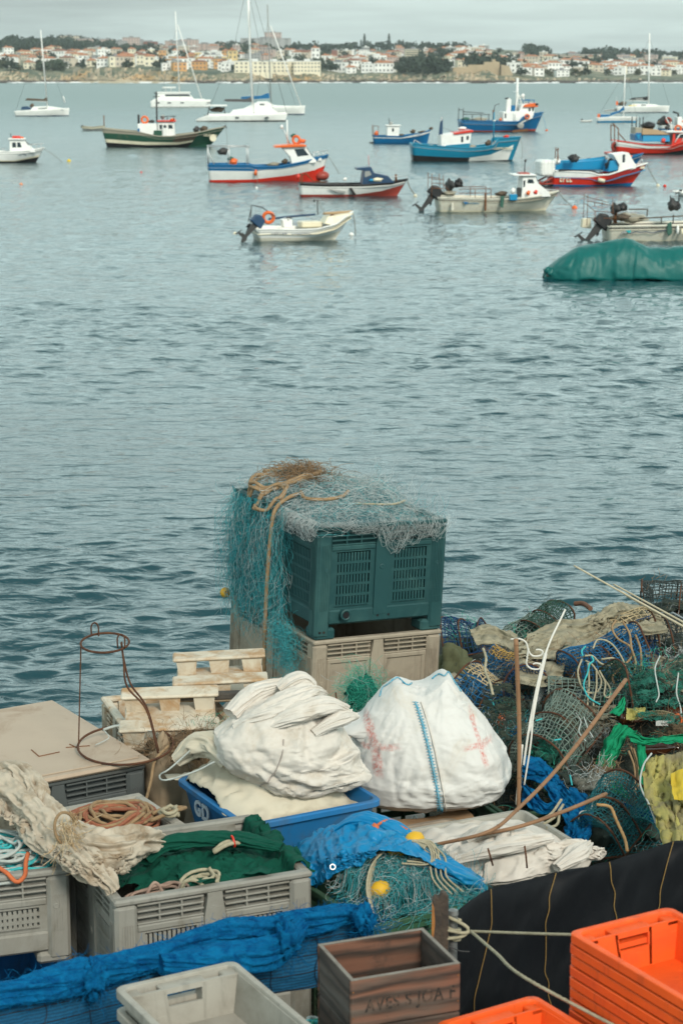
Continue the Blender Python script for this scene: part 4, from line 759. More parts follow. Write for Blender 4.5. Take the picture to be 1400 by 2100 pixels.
b.outboard(884, 405, 58, BLK, -.3, 38); b.outboard(890, 406, 24, BLK, .6, 20); b.prof('cabin', WHT, [(1063, 405), (1066, 362), (1090, 360), (1098, 376), (1118, 392), (1124, 402)], .85, win=[[(1076, 367), (1086, 367), (1089, 375), (1075, 375)], [(1067, 370), (1071, 369), (1070, 382), (1067, 383)]]); b.front(1098, 376, 1091, 361, .75); b.box('roof', WHT, 1046, 1093, 357.5, 360.5, -.95, .95); b.prof('roof_box', RBR, [(1060, 358), (1062, 354), (1080, 354), (1084, 358)], .5); b.mast(1074, 355, 1074, 330, .03, DRK); b.blob('lamp', DRK, 1075, 331, 2.5, 3); b.frame('stern_frame', RUS, [((880, 405, y), (880, 355, y)) for y in (-.9, .9)] + [((905, 392, y), (903, 358, y)) for y in (-.9, .9)] + [((880, z, -.9), (904, z + 1, -.9)) for z in (366, 374, 384)] + [((880, 366, .9), (904, 367, .9)), ((903, 375, -.9), (917, 392, -.9))], .018); b.blob('pot_hauler', DRK, 920, 379, 9, 9, -.2, .3, .5, 3); b.blob('spare_engine', BLK, 938, 376, 8, 9, .1, .3, .5, 5); b.blob('gear_pile', GBR, 918, 396, 16, 5, 0, .6); b.frame('deck_rail', RUS, [((935, 386, y), (1000, 385, y)) for y in (-1.0, 1.0)] + [((x, 405, y), (x, 385, y)) for x in (968, 1000) for y in (-1.0, 1.0)] + [((935, 394, -1), (1000, 394, -1))], .02); b.box('side_roller', RUS, 985.5, 989.5, 393, 429, -1.36, -1.2); b.prof('hung_net', NET, [(1018, 400), (1025, 399), (1023, 424), (1017, 420)], .12, -1.35); b.box('blue_crate', SKB, 1036, 1051, 396, 408, -1.5, -1.1); b.blob('white_float', WHT, 1047, 391, 5, 6, -.6); b.box('bait_box', DRK, 1056, 1063, 384, 402, -.7, -.3); b.blob('float', ORG, 1076, 394, 4, 4.5, -1.0); b.blob('red_float', RED, 1092, 393, 4, 4, -.85); b.blob('rope_pile', BRN, 1025, 397, 12, 5, -.3); b.box('fender_board', DWH, 918, 923, 412, 429, -1.36, -1.2); b.prof('hull_emblem', BLU, [(942, 410), (953, 412), (951, 414), (947, 416)], .05, -1.29, 0, bev=0); b.mark(952, 975, 413.5, 415, SKB, 0, 2, 6); b.frame('bow_rail', ALU, [((1112, 388, -.7), (1144, 390, -.05)), ((1120, 399, -.6), (1120, 389, -.6)), ((1132, 397, -.3), (1132, 390, -.3))], .02); b.line([(1144, 395), (1157, 410), (1174, 424)])
b = Boat('fishing_boat', 'red boat with bright blue open hold, white cabin forward and white float cage astern', 'boat', 1124, 1326, 380, 5).hull([(1127, 349), (1200, 352), (1215, 357), (1236, 357), (1270, 347), (1326, 336)], 3.0, [[(0, WHT), (1232, RED)], [(1127, 361), (1195, 362), (1232, 358), (1270, 348.5), (1326, 337.5)], RED, .12, BLU], 1126, 1294, .85, 12, SKB, WHT, .06)
b.tube('blue_coaming', SKB, [(1143, 336, 1.25), (1190, 334, 1.3), (1246, 328, 1.25)], .16); b.prof('hold_lining', SKB, [(1142, 350), (1143, 336), (1190, 333), (1250, 328), (1256, 350)], .06, 1.15, 0); b.tube('black_rail', BLK, [(1135, 347, -1.35), (1203, 349, -1.4), (1217, 355, -1.45), (1232, 355, -1.45), (1250, 350, -1.4)], .07); b.tube('far_rail', BLK, [(1150, 334, 1.35), (1200, 331, 1.4), (1248, 324, 1.35)], .06)
b.prof('cabin', WHT, [(1258, 354), (1262, 338), (1248, 316), (1281, 313), (1288, 326), (1296, 338), (1296, 345)], 1.0, win=[[(1268, 317), (1273, 316.5), (1273, 332), (1268, 333)]]); b.prof('hold_panel', SKB, [(1240, 352), (1244, 330), (1258, 328), (1262, 348)], .9, .1); b.blob('engine', BLK, 1247, 338, 9, 11, -.2, .4, .4); b.blob('winch', DRK, 1176, 326, 10, 7, .3, .4, .5, 4); b.mast(1174, 328, 1173, 317, .07, DRK); b.frame('stern_frame', RUS, [((1137, 337, y), (1139, 303, y)) for y in (-.4, .4)] + [((1139, 308, -.4), (1139, 308, .4)), ((1143, 337, 0), (1140, 306, 0))], .03); b.blob('white_drum', WHT, 1141, 332, 8, 7, .4, .5, .06)
cg = MB(); cg.box(b.X(1100), b.X(1130), -1.1, 1.1, b.Z(360), b.Z(328), 0, .12)
for z in (334, 340, 346, 352): cg.box(b.X(1099.5), b.X(1130.5), -1.12, 1.12, b.Z(z + .7), b.Z(z), 0, .01)
for x in (1107, 1115, 1123): cg.box(b.X(x), b.X(x + .8), -1.13, 1.13, b.Z(360), b.Z(328), 0, .01)
cg.build('float_cage', WHT, b.t); b.frame('stern_platform', RBR, [((1100, 376, -1), (1126, 362, -1)), ((1100, 376, 1), (1126, 362, 1)), ((1100, 376, -1), (1126, 374, -1)), ((1100, 370, -1), (1100, 377, -1)), ((1100, 376, -1), (1100, 376, 1))], .06); b.box('platform_float', BLK, 1100, 1126, 372, 378, -1, 1); b.tube('fender', CRM, [(1215, 366, -1.55), (1228, 369, -1.55)], .14); b.mark(1138, 1164, 362.5, 371, CRM, 0, 7, 4); b.box('name_board', CRM, 1307, 1318, 341.5, 346, -b.half(1313) - .02, -b.half(1313) + .2, 0); b.frame('bow_rail', ALU, [((1295, 340, -.9), (1312, 327, -.4)), ((1312, 327, -.4), (1316, 338, -.3))], .03); b.line([(1325, 339), (1335, 357), (1350, 381)], ROP, .02)
b = Boat('fishing_boat', 'blue boat whose pointed bow shows just behind the red boat cabin', 'boat', 1195, 1318, 344, 3).hull([(1195, 330), (1250, 330), (1285, 324), (1318, 315)], 2.4, [BLU, .3, NAV], 1197, 1300, .8, 4, GRY, BLU, .04); b.blob('float_pile', ORG, 1289, 322, 6, 3); b.frame('stern_frame', RUS, [((1200, 330, -.6), (1200, 324, -.6)), ((1200, 324, -.6), (1240, 324, -.6)), ((1240, 330, -.6), (1240, 324, -.6))], .03)
b = Boat('fishing_boat', 'red and white fishing boat with tan and blue deck shelter, cropped by right edge', 'boat', 1256, 1460, 315, 3).hull([(1256, 289), (1262, 289), (1320, 297), (1368, 298), (1384, 292), (1420, 286), (1460, 280)], 3.8, [[(0, WHT), (1376, RED)], [(1256, 299), (1300, 303), (1360, 302), (1384, 293), (1460, 281)], RED, [(1256, 313), (1360, 313), (1400, 307), (1460, 300)], BLK], 1258, 1440, .85, 6, GRY, RED, .06)
b.prof('shelter', SKB, [(1310, 290), (1310, 276), (1365, 276), (1366, 290)], 1.3); b.prof('shelter_canvas', TAN, [(1308, 276), (1309, 263), (1340, 266), (1358, 273), (1366, 276)], 1.35); b.prof('shelter_end', GBR, [(1295, 276), (1295, 261), (1310, 262), (1311, 276)], 1.2); b.prof('emblem_panel', BLU, [(1295, 288), (1294, 276), (1297, 272), (1307, 272), (1310, 289)], 1.3); b.prof('emblem_shape', SKB, [(1296.5, 276), (1305, 275), (1303, 281), (1301, 286)], .02, -1.33, 0, bev=0); b.blob('dark_roll', BLK, 1326, 258, 15, 8, 0, 1.0, .12); b.frame('shelter_frame', DRK, [((1297, 262, y), (1297, 241, y)) for y in (-1, 1)] + [((1304, 262, -1), (1304, 242, -1)), ((1311, 262, -1), (1311, 240, -1))], .05)
b.prof('wheelhouse', RED, [(1370, 298), (1373, 272), (1394, 271), (1412, 285), (1440, 290), (1440, 300)], 1.2, win=[[(1377, 275), (1393, 274), (1400, 283), (1377, 284)]]); b.frame('wheelhouse_bars', WHT, [((1376, 291, -1.3), (1386, 275, -1.3)), ((1386, 275, -1.3), (1404, 274, -1.3)), ((1390, 290, -1.3), (1398, 275, -1.3))], .05); b.box('roof', WHT, 1358, 1396, 268.5, 272, -1.3, 1.3); b.ring('lifebuoy', ORG, 1384, 264, 7, -.8, (.2, 1, .3)); b.frame('antenna_mast', WHT, [((1378, 270), (1362, 242)), ((1374, 270), (1373, 250))], .04); b.blob('radar', DRK, 1366, 262, 5, 5); b.ring('rope_reel', RBR, 1257, 300, 9, -1.0, (.1, 1, 0), .35); b.ring('reel_hub', RUS, 1257, 300, 4, -1.0, (.1, 1, 0), .4); b.frame('stern_gantry', RUS, [((1254, 290, y), (1253, 256, y)) for y in (-.9, .9)] + [((1262, 290, -.9), (1261, 264, -.9)), ((1249, 253, -.9), (1262, 265, -.9)), ((1253, 258, -.9), (1253, 258, .9)), ((1261, 272, -.9), (1277, 289, -.9))], .05); b.blob('float', RED, 1352, 288, 5, 5, -1.2); b.blob('winch', DRK, 1362, 289, 5, 5, -.8); b.box('stern_step', RED, 1240, 1258, 311, 315, -.8, .8)
b = Boat('trawler', 'white and blue boat with a bent black exhaust arm, mostly cut off at right edge', 'boat', 1350, 1500, 272, 0).hull([(1350, 258), (1400, 257), (1500, 252)], 4.0, [WHT, .62, BLU], 1352, 1490, .8, 4, GRY, WHT, .06); b.prof('wheelhouse', WHT, [(1384, 259), (1384, 240), (1393, 240), (1393, 246), (1440, 246), (1440, 258)], 1.4); b.box('orange_stripe', ORG, 1393, 1440, 247, 250, -1.45, 1.45); b.tube('exhaust_arm', BLK, [(1377, 230), (1384, 232), (1388, 233), (1389, 242)], .12); b.blob('gear_pile', DRK, 1362, 249, 14, 8, 0, 1.0, .4, 3); b.blob('rope_coil', BRN, 1350, 252, 5, 4); b.ring('lifebuoy', RBR, 1366, 247, 6, -1.0, (.2, 1, .1))
b = Boat('workboat', 'long pale workboat with black outboard, two deck winches and teal wave emblem, cropped', 'boat', 1238, 1500, 491, 3).hull([(1238, 461), (1400, 459), (1460, 456), (1500, 448)], 2.4, [DWH, .92, BLK, .84, DWH, .08, CRM], 1241, 1480, .92, 7, GBR, DWH, .035)
b.outboard(1224, 467, 70, BLK, -.25, 40); b.outboard(1236, 466, 30, BLK, .6, 24); b.prof('stern_box', CRM, [(1194, 468), (1196, 450), (1212, 449), (1214, 470)], .25, .7); b.frame('stern_frame', RUS, [((1199, 462, y), (1200, 398, y)) for y in (-.2, .8)] + [((1212, 460, -.6), (1212, 430, -.6)), ((1250, 458, -.6), (1247, 404, -.6)), ((1200, 412, -.2), (1248, 420, -.6)), ((1200, 420, -.2), (1212, 432, -.6)), ((1212, 431, -.6), (1250, 434, -.6)), ((1213, 412, -.3), (1213, 422, -.3)), ((1228, 414, -.4), (1228, 424, -.4)), ((1200, 404, -.2), (1200, 404, .8)), ((1200, 420, -.2), (1200, 420, .8)), ((1200, 404, -.2), (1240, 414, -.5)), ((1200, 446, -.2), (1250, 446, -.6))], .014)
b.blob('winch', DRK, 1257, 428, 9, 9, -.1, .25, .45, 3); b.blob('hauler_drum', BLK, 1272, 425, 10, 9, .05, .25, .3, 5); b.box('winch_post', RUS, 1256, 1262, 432, 458, -.1, .1); b.frame('deck_rail', BRN, [((1282, 428, -.5), (1320, 428, -.5)), ((1320, 428, -.5), (1319, 442, -.5)), ((1300, 445, -.9), (1400, 440, -.9)), ((1345, 455, -.9), (1345, 443, -.9))], .03); b.blob('gear_pile', GBR, 1290, 448, 34, 9, .2, .5, .4, 6); b.blob('rope_pile', BRN, 1270, 444, 14, 6, -.5, .3, .4, 2); b.blob('winch', DRK, 1376, 420, 9, 12, 0, .25, .4, 8); b.blob('hauler_drum', BLK, 1386, 424, 8, 9, .2, .25, .3, 9); b.frame('winch_arm', DRK, [((1371, 415), (1371, 402)), ((1388, 415), (1389, 402)), ((1378, 440), (1378, 458))], .03); b.prof('hung_net', NET, [(1354, 455), (1362, 450), (1364, 474), (1357, 480), (1353, 472)], .07, -1.28); b.blob('white_fender', WHT, 1375, 467, 3.2, 9, -1.28, .09, .05); b.blob('cream_fender', CRM, 1384, 471, 3, 7, -1.28, .09, .05); b.prof('hull_emblem', mat('emblem_teal', (.02, .33, .36), .5), [(1270, 468), (1281, 468), (1280, 472), (1277, 474)], .05, -1.21, 0, bev=0)
b.prof('emblem_cap', GRY, [(1259, 477), (1263, 471), (1269, 468), (1273, 473), (1270, 474), (1265, 473)], .05, -1.21, 0, bev=0); b.tube('wave_mark', NAV, [(1278, 475, -1.215), (1290, 471, -1.215), (1300, 472, -1.215), (1312, 471, -1.215), (1325, 473, -1.215), (1338, 470, -1.215), (1352, 468, -1.215)], .02, 5)
b = Boat('skiff', 'small skiff with a white-cowled outboard poking in at the right edge above the long workboat', 'boat', 1390, 1480, 402, 0).hull([(1390, 392), (1440, 391), (1480, 386)], 1.6, [WHT, .3, GRY], 1392, 1470, .85, 4, GRY); b.outboard(1392, 394, 14, BLK, 0, 60); b.tube('engine_shaft', WHT, [(1378, 393), (1392, 393)], .07)
# ---- the boat under its tarpaulin
b = Boat('covered_boat', 'boat shrouded in a shiny teal tarpaulin, nearest on the water at right', 'boat', 1113, 1480, 570, 2)
pf = np.array([(1112, 566), (1116, 552), (1126, 543), (1150, 526), (1180, 508), (1205, 502), (1230, 499), (1255, 493), (1275, 489), (1290, 491), (1305, 499), (1330, 509), (1365, 509), (1400, 505), (1440, 512), (1480, 540)], float)
xx = np.linspace(1112.5, 1479, 120); G = []
for i, x in enumerate(xx):
    top = b.Z(np.interp(x, pf[:, 0], pf[:, 1])); hw = .95 * min(1, ((x - 1108) / 60) ** .6) * min(1, ((1492 - x) / 90)); L = []
    for a in np.linspace(-1, 1, 41):
        y = hw * math.sin(a * PI / 2); c = math.cos(a * PI / 2); z = -.04 + (top + .04) * (c ** .8 if c > 0 else 0)
        fold = .05 * float(n2(x * .010 + a * .5, a * .5 - x * .006, 1.5, 3, 3)) * (1.25 - abs(c)) + .045 * (.35 - abs(float(n2(x * .014 - a * .25, a * .55 + x * .003, 2.6, 8, 3)))) - .05 * math.exp(-((x - 1300 - 14 * a) / 3.0) ** 2) * abs(a)
        L.append((b.X(x) + fold * .8 * a, y + fold * np.sign(a), z + fold * .8 + (.05 if abs(a) > .98 else 0)))
    G.append(L)
G = np.array(G); G = creases(G, normals(G, False) * np.sign((normals(G, False) * (G - (G[:, :1] + G[:, -1:]) / 2)).sum(-1))[..., None], [(np.array([b.X(x0), -.1 - .2 * r_, b.Z(y0)]), np.array([b.X(x1), -.95, b.Z(y1)]), A_, w_) for x0, y0, x1, y1, A_, w_, r_ in ((1280, 492, 1310, 566, .07, .05, 1), (1182, 510, 1178, 556, .05, .05, 1), (1182, 510, 1150, 552, .05, .06, 1), (1188, 512, 1200, 560, .04, .05, 1), (1225, 505, 1212, 562, .04, .06, 1), (1245, 500, 1262, 560, -.04, .07, 1), (1262, 496, 1230, 545, .035, .05, 1), (1330, 512, 1350, 560, .05, .06, 1), (1340, 512, 1395, 540, .05, .06, 1), (1365, 512, 1420, 558, -.05, .07, 1), (1400, 510, 1385, 562, .04, .05, 1), (1130, 548, 1175, 560, .05, .05, 2), (1120, 556, 1150, 566, .05, .04, 2), (1290, 494, 1330, 525, .04, .05, 1), (1275, 492, 1240, 520, .03, .05, 1))])
TARP = mat('teal_tarp', (.002, .105, .098), .45, (.004, .13, .12), 2, .4, .4, 14, .02, spec=.3, ridge=.8, rsc=1.1, rd=.12); cloth_obj('tarpaulin', np.array(G), TARP, b.t, .01, 1)
b.blob('bow_bundle', TARP, 1124, 556, 11, 9, -.25, .2, .5, 4); b.blob('hollow_shade_lump', BRN, 1126, 563, 10, 4, -.28, .14, .3, 2); b.box('orange_tie', ORG, 1143, 1150, 546, 553, -.50, -.42, .01); b.tube('lashing', TARP, [(1298, 494, 0), (1304, 520, -.55), (1308, 566, -.97)], .02, 6)  # brown lump at the bow stands in for shade inside the tarpaulin's hollow
# ---- buoys
def buoy(px, py, r, m, label, n='mooring_buoy'):
    c = gz(px, py, ZW); k = proj(c)[2] / FPX * r; t = thing(n, label, 'buoy', c); MB().lathe([(.02, -.8 * k), (.6 * k, -.6 * k), (k, 0), (.92 * k, .4 * k), (.6 * k, .8 * k), (.2 * k, .98 * k), (.16 * k, 1.1 * k), (.02, 1.12 * k)], n=16).build('float_body', m, t, smooth=True); MB().ring((0, 0, 1.2 * k), .16 * k, .05 * k, (0, 1, 0), 14, 6).build('eye', DRK, kids(t)[0])
buoy(1177, 428, 6.5, ORG, 'large orange round buoy at the bow of the rusty white workboat'); buoy(142, 331, 4.5, YEL, 'yellow buoy moored ahead of the cropped white cabin boat'); buoy(44, 379, 4, mat('faded_orange', (.75, .30, .16), .5), 'faded orange buoy alone below the cropped cabin boat'); buoy(290, 354, 2.6, RED, 'tiny red float on open water below the green boat'); buoy(1120, 268, 3, ORG, 'small orange buoy by the blue trawler bow')
buoy(1348, 381, 4, CRM, 'cream buoy at the end of the red boat bow line'); buoy(1362, 382, 3.6, RED, 'small red buoy beside the cream buoy'); buoy(720, 482, 5.5, WHT, 'white round float hanging by the open motor boat bow'); buoy(851, 402, 4, CRM, 'flat cream float ahead of the navy-canopy skiff'); buoy(526, 386, 3, WHT, 'small white float under the blue, white and red boat'); buoy(482, 480, 4.5, CRM, 'cream float beside the navy outboard propeller')
# ================================================================== quay, bins, crates
CON = mat('old_concrete', (.30, .28, .25), .9, (.2, .19, .17), 3, .6, .4, 20, .01, (.12, .11, .09), 2)
def slab(name, poly, z0, z1, m):
    n = len(poly); mb = MB().add([(x, y, z0) for x, y in poly] + [(x, y, z1) for x, y in poly], [tuple(range(n - 1, -1, -1)), tuple(range(n, 2 * n))] + [(i, (i + 1) % n, (i + 1) % n + n, i + n) for i in range(n)])
    return tag(mb.build(name, m), kind='structure')
slab('quay_apron', [(-9, 4), (12, 4), (12, 18), (4.2, 15.6), (-.74, 14.15), (-1.0, 13.1), (-9, 10.2)], -5, 0, CON)
slab('quay_ground', [(-9, -6), (9, -6), (9, 8.5), (1.7, 6.98), (.35, 6.93), (.1, 6.98), (-1.6, 6.28), (-9, 2.5)], 0.003, .93, CON)
F_ = math.cos
def LF(corner, phi):                                     # local frame: x along the front, y to the back
    c, s_ = math.cos(R(phi)), math.sin(R(phi)); C = np.array(corner[:2], float)
    def loc(x, y): dx, dy = x - C[0], y - C[1]; return dx * c + dy * s_, -dx * s_ + dy * c
    def wor(u, v): return C[0] + u * c - v * s_, C[1] + u * s_ + v * c
    return loc, wor
def plastic(n, c, **k): return mat('plastic_' + n, c, .55, tuple(x * .8 for x in c), 2.5, .5, .15, 60, .002, k.pop('dirt', tuple(x * .55 for x in c)), k.pop('dsc', 3.5), k.pop('dlo', .44), k.pop('dhi', .74), streak=k.pop('streak', tuple(x * .42 + .01 for x in c)), sk=.55, **k)
PGREEN = plastic('bin_green', (.012, .058, .062), dirt=(.03, .09, .088)); PBEIGE = plastic('bin_beige', (.33, .28, .215), dirt=(.19, .155, .115)); PGREY = plastic('bin_grey', (.27, .262, .235), dirt=(.17, .155, .125)); PDGREY = plastic('bin_dark_grey', (.085, .095, .095), dirt=(.07, .07, .065))
PWHITE = plastic('old_white', (.56, .50, .40), dirt=(.36, .22, .11), dsc=5, dlo=.4, dhi=.66); POR = plastic('orange', (.80, .105, .012), dirt=(.66, .075, .012)); PBLUE = plastic('tub_blue', (.014, .16, .40), dirt=(.05, .12, .22)); PCG = plastic('crate_green', (.035, .10, .055), dirt=(.08, .09, .06)); PTRAY = plastic('tray_grey', (.33, .31, .27), dirt=(.22, .20, .165)); PTRANS = plastic('tray_milky', (.34, .33, .29), dirt=(.22, .2, .17))
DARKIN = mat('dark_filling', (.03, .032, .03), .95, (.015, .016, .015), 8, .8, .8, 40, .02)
def bin_side(L, h, style, foot, cw=.1):
    """one wall of a pallet bin, in the plane y = 0 (outside is -y), 0..L by foot..h"""
    mb = MB(); t = .03; cp_ = .10; secs = [(cw, L / 2 - cp_ / 2), (L / 2 + cp_ / 2, L - cw)] if L > .6 else [(cw, L - cw)]
    if len(secs) == 2:
        mb.prism([(L / 2 - cp_ / 2, h - .14), (L / 2 - cp_ / 2, foot + .05), (L / 2 + cp_ / 2, foot + .05), (L / 2 + cp_ / 2, h - .14), (L / 2 + cp_ * .35, h - .05), (L / 2 + cp_ * .35, h - .02), (L / 2 - cp_ * .35, h - .02), (L / 2 - cp_ * .35, h - .05)], .0, t)
        mb.lathe([(.016, -.004), (.018, .002), (.014, .004), (.001, .003)], (L / 2, 0, h * .62), 14, ax=(0, -1, 0))
    mb.box(cw - .01, L - cw + .01, .004, t + .01, foot, foot + .10, b=.012)
    mb.box(cw - .01, L - cw + .01, t + .012, t + .018, h - .15, h - .02)          # inner skin behind the louvres
    for a, b in secs:
        for k in range(4): mb.box(a, b, .006, t, h - .045 - k * .029, h - .035 - k * .029, b=.003)
        n = max(2, int((b - a) / .09))
        for k in range(1, n): x = a + (b - a) * k / n; mb.box(x - .004, x + .004, .008, t, h - .14, h - .03)
        z0, z1 = foot + .10, h - .145; mb.box(a, b, .004, t, z1 - .02, z1 + .012, b=.006)
        if style == 'slots':
            mb.box(a, a + .035, .012, t, z0, z1); mb.box(b - .035, b, .012, t, z0, z1); a2, b2 = a + .035, b - .035; nr = max(3, int((z1 - z0 - .05) / .07)); ns = max(6, int((b2 - a2) / .021))
            zz = np.linspace(z0 + .02, z1 - .03, nr + 1); mb.box(a2, b2, .012, t, z0, zz[0]); mb.box(a2, b2, .012, t, zz[-1], z1)
            xs_ = np.linspace(a2, b2, ns + 1)
            for r in range(nr):
                mb.box(a2, b2, .012, t - .003, zz[r] - .008, zz[r] + .008)
                for q in range(ns): mb.box(xs_[q] - .003, xs_[q] + (xs_[1] - xs_[0]) * .52, .0135, t - .005, zz[r] + .007, zz[r + 1] - .007)
        elif style == 'grid':
            mb.box(a, b, .022, t, z0, z1)
            for k in range(1, 3): x = a + (b - a) * k / 3; mb.box(x - .006, x + .006, .008, .024, z0, z1)
            for k in (1,): z = z0 + (z1 - z0) * .45; mb.box(a, b, .008, .0235, z - .006, z + .006)
        else:
            mb.box(a, b, .016, t, z0, z1); mb.box(a, a + .03, .006, .02, z0, z1, b=.008); mb.box(b - .03, b, .006, .0195, z0, z1, b=.008)
    return mb
def pallet_bin(name, label, cat, corner, phi, w, d, h, m, style='slots', z=0.0, tilt=0.0, foot=.09, floor_z=.1, group=None):
    M = Matrix.Rotation(tilt, 4, 'Y') @ Matrix.Rotation(R(phi), 4, 'Z'); t = thing(name, label, cat, (corner[0], corner[1], z), group=group); t.rotation_euler = M.to_euler(); c = .1
    for L, T in ((w, rotm()), (d, rotm(rz=PI / 2) @ np.eye(4)), (w, rotm(rz=PI, t=(w, d, 0))), (d, rotm(rz=-PI / 2, t=(0, d, 0)))):
        pass
    for L, T in ((w, rotm()), (d, rotm(rz=PI / 2, t=(w, 0, 0))), (w, rotm(rz=PI, t=(w, d, 0))), (d, rotm(rz=-PI / 2, t=(0, d, 0)))):
        bin_side(L, h, style, foot).xf(T).build('side_panel', m, t)
    for i, (x, y) in enumerate(((0, 0), (w, 0), (w, d), (0, d))):
        sx, sy = (1 if x == 0 else -1), (1 if y == 0 else -1); mb = MB()
        mb.box(x - sx * .004, x + sx * c, y - sy * .004, y + sy * .04, .02, h - .03, b=.016); mb.box(x - sx * .0035, x + sx * .04, y + sy * .03, y + sy * c, .021, h - .031, b=.012)
        for k in range(5): q = .03 + k * .012; mb.box(x + sx * (q - .0025), x + sx * (q + .0025), y - sy * .007, y + sy * .01, foot + .1, h - .12); mb.box(x - sx * .0065, x + sx * .01, y + sy * (q - .0025), y + sy * (q + .0025), foot + .1, h - .12)
        mb.lathe([(.013, -.003), (.015, .001), (.012, .004), (.001, .003)], (x + sx * .06, y - sy * .004, h * .62), 12, ax=(0, -sy, 0)); mb.build('corner_post', m, t)
        MB().box(x + sx * .004, x + sx * .15, y + sy * .004, y + sy * .15, 0, .0195 + foot * .6, b=.015).build('foot', m, t)
    r = MB(); q = .045
    r.box(-.006, w + .006, -.006, q, h - .03, h, b=.009); r.box(-.006, w + .006, d - q, d + .006, h - .03, h, b=.009); r.box(-.0055, q, q - .01, d - q + .01, h - .0305, h - .0005, b=.009); r.box(w - q, w + .0055, q - .01, d - q + .01, h - .0305, h - .0005, b=.009); r.build('rim', m, t)
    MB().box(.03, w - .03, .03, d - .03, floor_z, floor_z + .03).build('floor_panel', m, t)
    return t
TILT = R(2.6)
beige = pallet_bin('pallet_bin', 'tall beige pallet bin standing beneath the dark green bin', 'pallet bin', (-.205, 12.76), 27.5, .93, 1.28, .755, PBEIGE, 'plain', 0, TILT, .02, group='stacked pallet bins')
ST = Matrix.Rotation(TILT, 4, 'Y') @ Matrix.Rotation(R(27.5), 4, 'Z')
def SP(u, v, z): q = ST @ Vector((u, v, z)); return np.array([q.x - .205, q.y + 12.76, q.z])      # a point in the stack's frame
g0 = SP(0.0, 0.0, .75)
green = pallet_bin('pallet_bin', 'dark green slotted pallet bin heaped with nets, on top of the beige bin', 'pallet bin', g0[:2], 27.5, .93, 1.28, .75, PGREEN, 'slots', g0[2], TILT, .10, group='stacked pallet bins')
MB().tube([(.20, -.03, .17), (.20, .03, .17)], .032, 18).ring((.20, -.028, .17), .030, .008, (0, 1, 0), 20, 6).build('drain_spout', PGREEN, green); MB().lathe([(.022, 0), (.022, .002), (.001, .0021)], (.20, -.033, .17), 16, ax=(0, -1, 0)).build('drain_hole', BLK, green)
mb = MB()
for u in (.03, .06): mb.lathe([(.008, 0), (.008, .002), (.001, .0022)], (u - .0, -.0065, .06), 12, ax=(0, -1, 0))
mb.lathe([(.008, 0), (.008, .002), (.001, .0022)], (.45, .003, .14), 12, ax=(0, -1, 0)); mb.lathe([(.008, 0), (.008, .002), (.001, .0022)], (.53, .003, .14), 12, ax=(0, -1, 0)); mb.build('bolt_holes', BLK, green)
lid = pallet_bin('pallet_bin', 'dark grey pallet bin under a stained flat beige lid', 'pallet bin', (-1.86, 9.80), 32, .98, 1.18, .77, PDGREY, 'grid', 0, 0, .05)
lm = mat('lid_beige', (.40, .31, .23), .55, (.34, .26, .19), 2.2, .6, .15, 60, .002, (.26, .18, .12), 2.6, .52, .8)
lb = MB(); lb.box(-.03, 1.01, -.03, 1.21, .772, .80, b=.012); lb.box(.02, .96, .02, 1.16, .799, .806, b=.005); lo = lb.build('lid', lm, lid)
mb = MB()
for a, b, c_, d_ in ((.52, .30, .64, .31), (.52, .30, .53, .42), (.70, .36, .82, .32), (.74, .40, .75, .3), (.30, .6, .36, .63)): mb.bar((a, b, .8065), (b * 0 + c_, d_, .8065), .004, 5)
mb.build('scratch', RUS, lo)
net_bin = pallet_bin('pallet_bin', 'pale grey pallet bin holding the dark green mesh and ropes', 'pallet bin', (-.985, 8.50), 23, .92, .80, .76, PGREY, 'slots', 0, 0, .09)
rope_bin = pallet_bin('pallet_bin', 'pale grey bin full of rust-red rope, behind the draped canvas', 'pallet bin', (-1.30, 9.16), 31, .64, .52, .75, PTRAY, 'plain', 0, 0, .05)
left_bin = pallet_bin('pallet_bin', 'shallow grey-beige slotted bin of turquoise and white rope at the left edge', 'pallet bin', (-2.12, 8.49), 18, .94, .80, .45, PGREY, 'slots', .355, 0, .06)
white_bin = pallet_bin('pallet_bin', 'off-white slotted bin behind the lidded bin, plastic pallets lying in it', 'pallet bin', (-1.18, 10.90), 18, .62, .68, .76, PWHITE, 'slots', 0, 0, .06)
def loop_rr(x0, x1, y0, y1, r, z, n=5):
    P = []
    for cx, cy, a in ((x1 - r, y1 - r, 0), (x0 + r, y1 - r, 90), (x0 + r, y0 + r, 180), (x1 - r, y0 + r, 270)):
        for k in range(n): q = R(a + 90 * k / (n - 1)); P.append((cx + r * math.cos(q), cy + r * math.sin(q), z))
    return P
def tub(name, label, cat, corner, phi, w, d, h, m, z, flare=.03, r=.05, lip=.02, wall=.012):
    t = thing(name, label, cat, (corner[0], corner[1], z), R(phi)); L = []
    for ins, zz in ((flare + .0, 0), (flare * .3, h * .7), (0, h - .03), (-lip, h - .03), (-lip, h - .006), (-lip + .006, h), (wall - .004, h), (wall, h - .006), (wall + flare * .3, h * .7), (wall + flare, .015)): L.append(loop_rr(ins, w - ins, ins, d - ins, max(.012, r - ins * .4), zz))
    o = MB().sheet(np.array(L), wrap=True).build('body', m, t, ang=40); MB().add(L[-1], [tuple(range(len(L[-1])))]).build('floor_panel', m, t); return t
blue_tub = tub('fish_tub', 'bright blue tub with white letters, overflowing with cream and white sacks', 'tub', (-.46, 9.56), 29, .74, .78, .24, PBLUE, .48, .05)
tub('fish_tub', 'blue tub beneath the shallow bin at the left edge', 'tub', (-2.05, 8.40), 18, .85, .8, .35, PBLUE, 0, .03)
milky = tub('tray', 'milky grey plastic tray beneath the crumpled white cloth, bamboo lying across it', 'tray', (.50, 9.43), 26, .80, .62, .17, PTRANS, .34, .02)
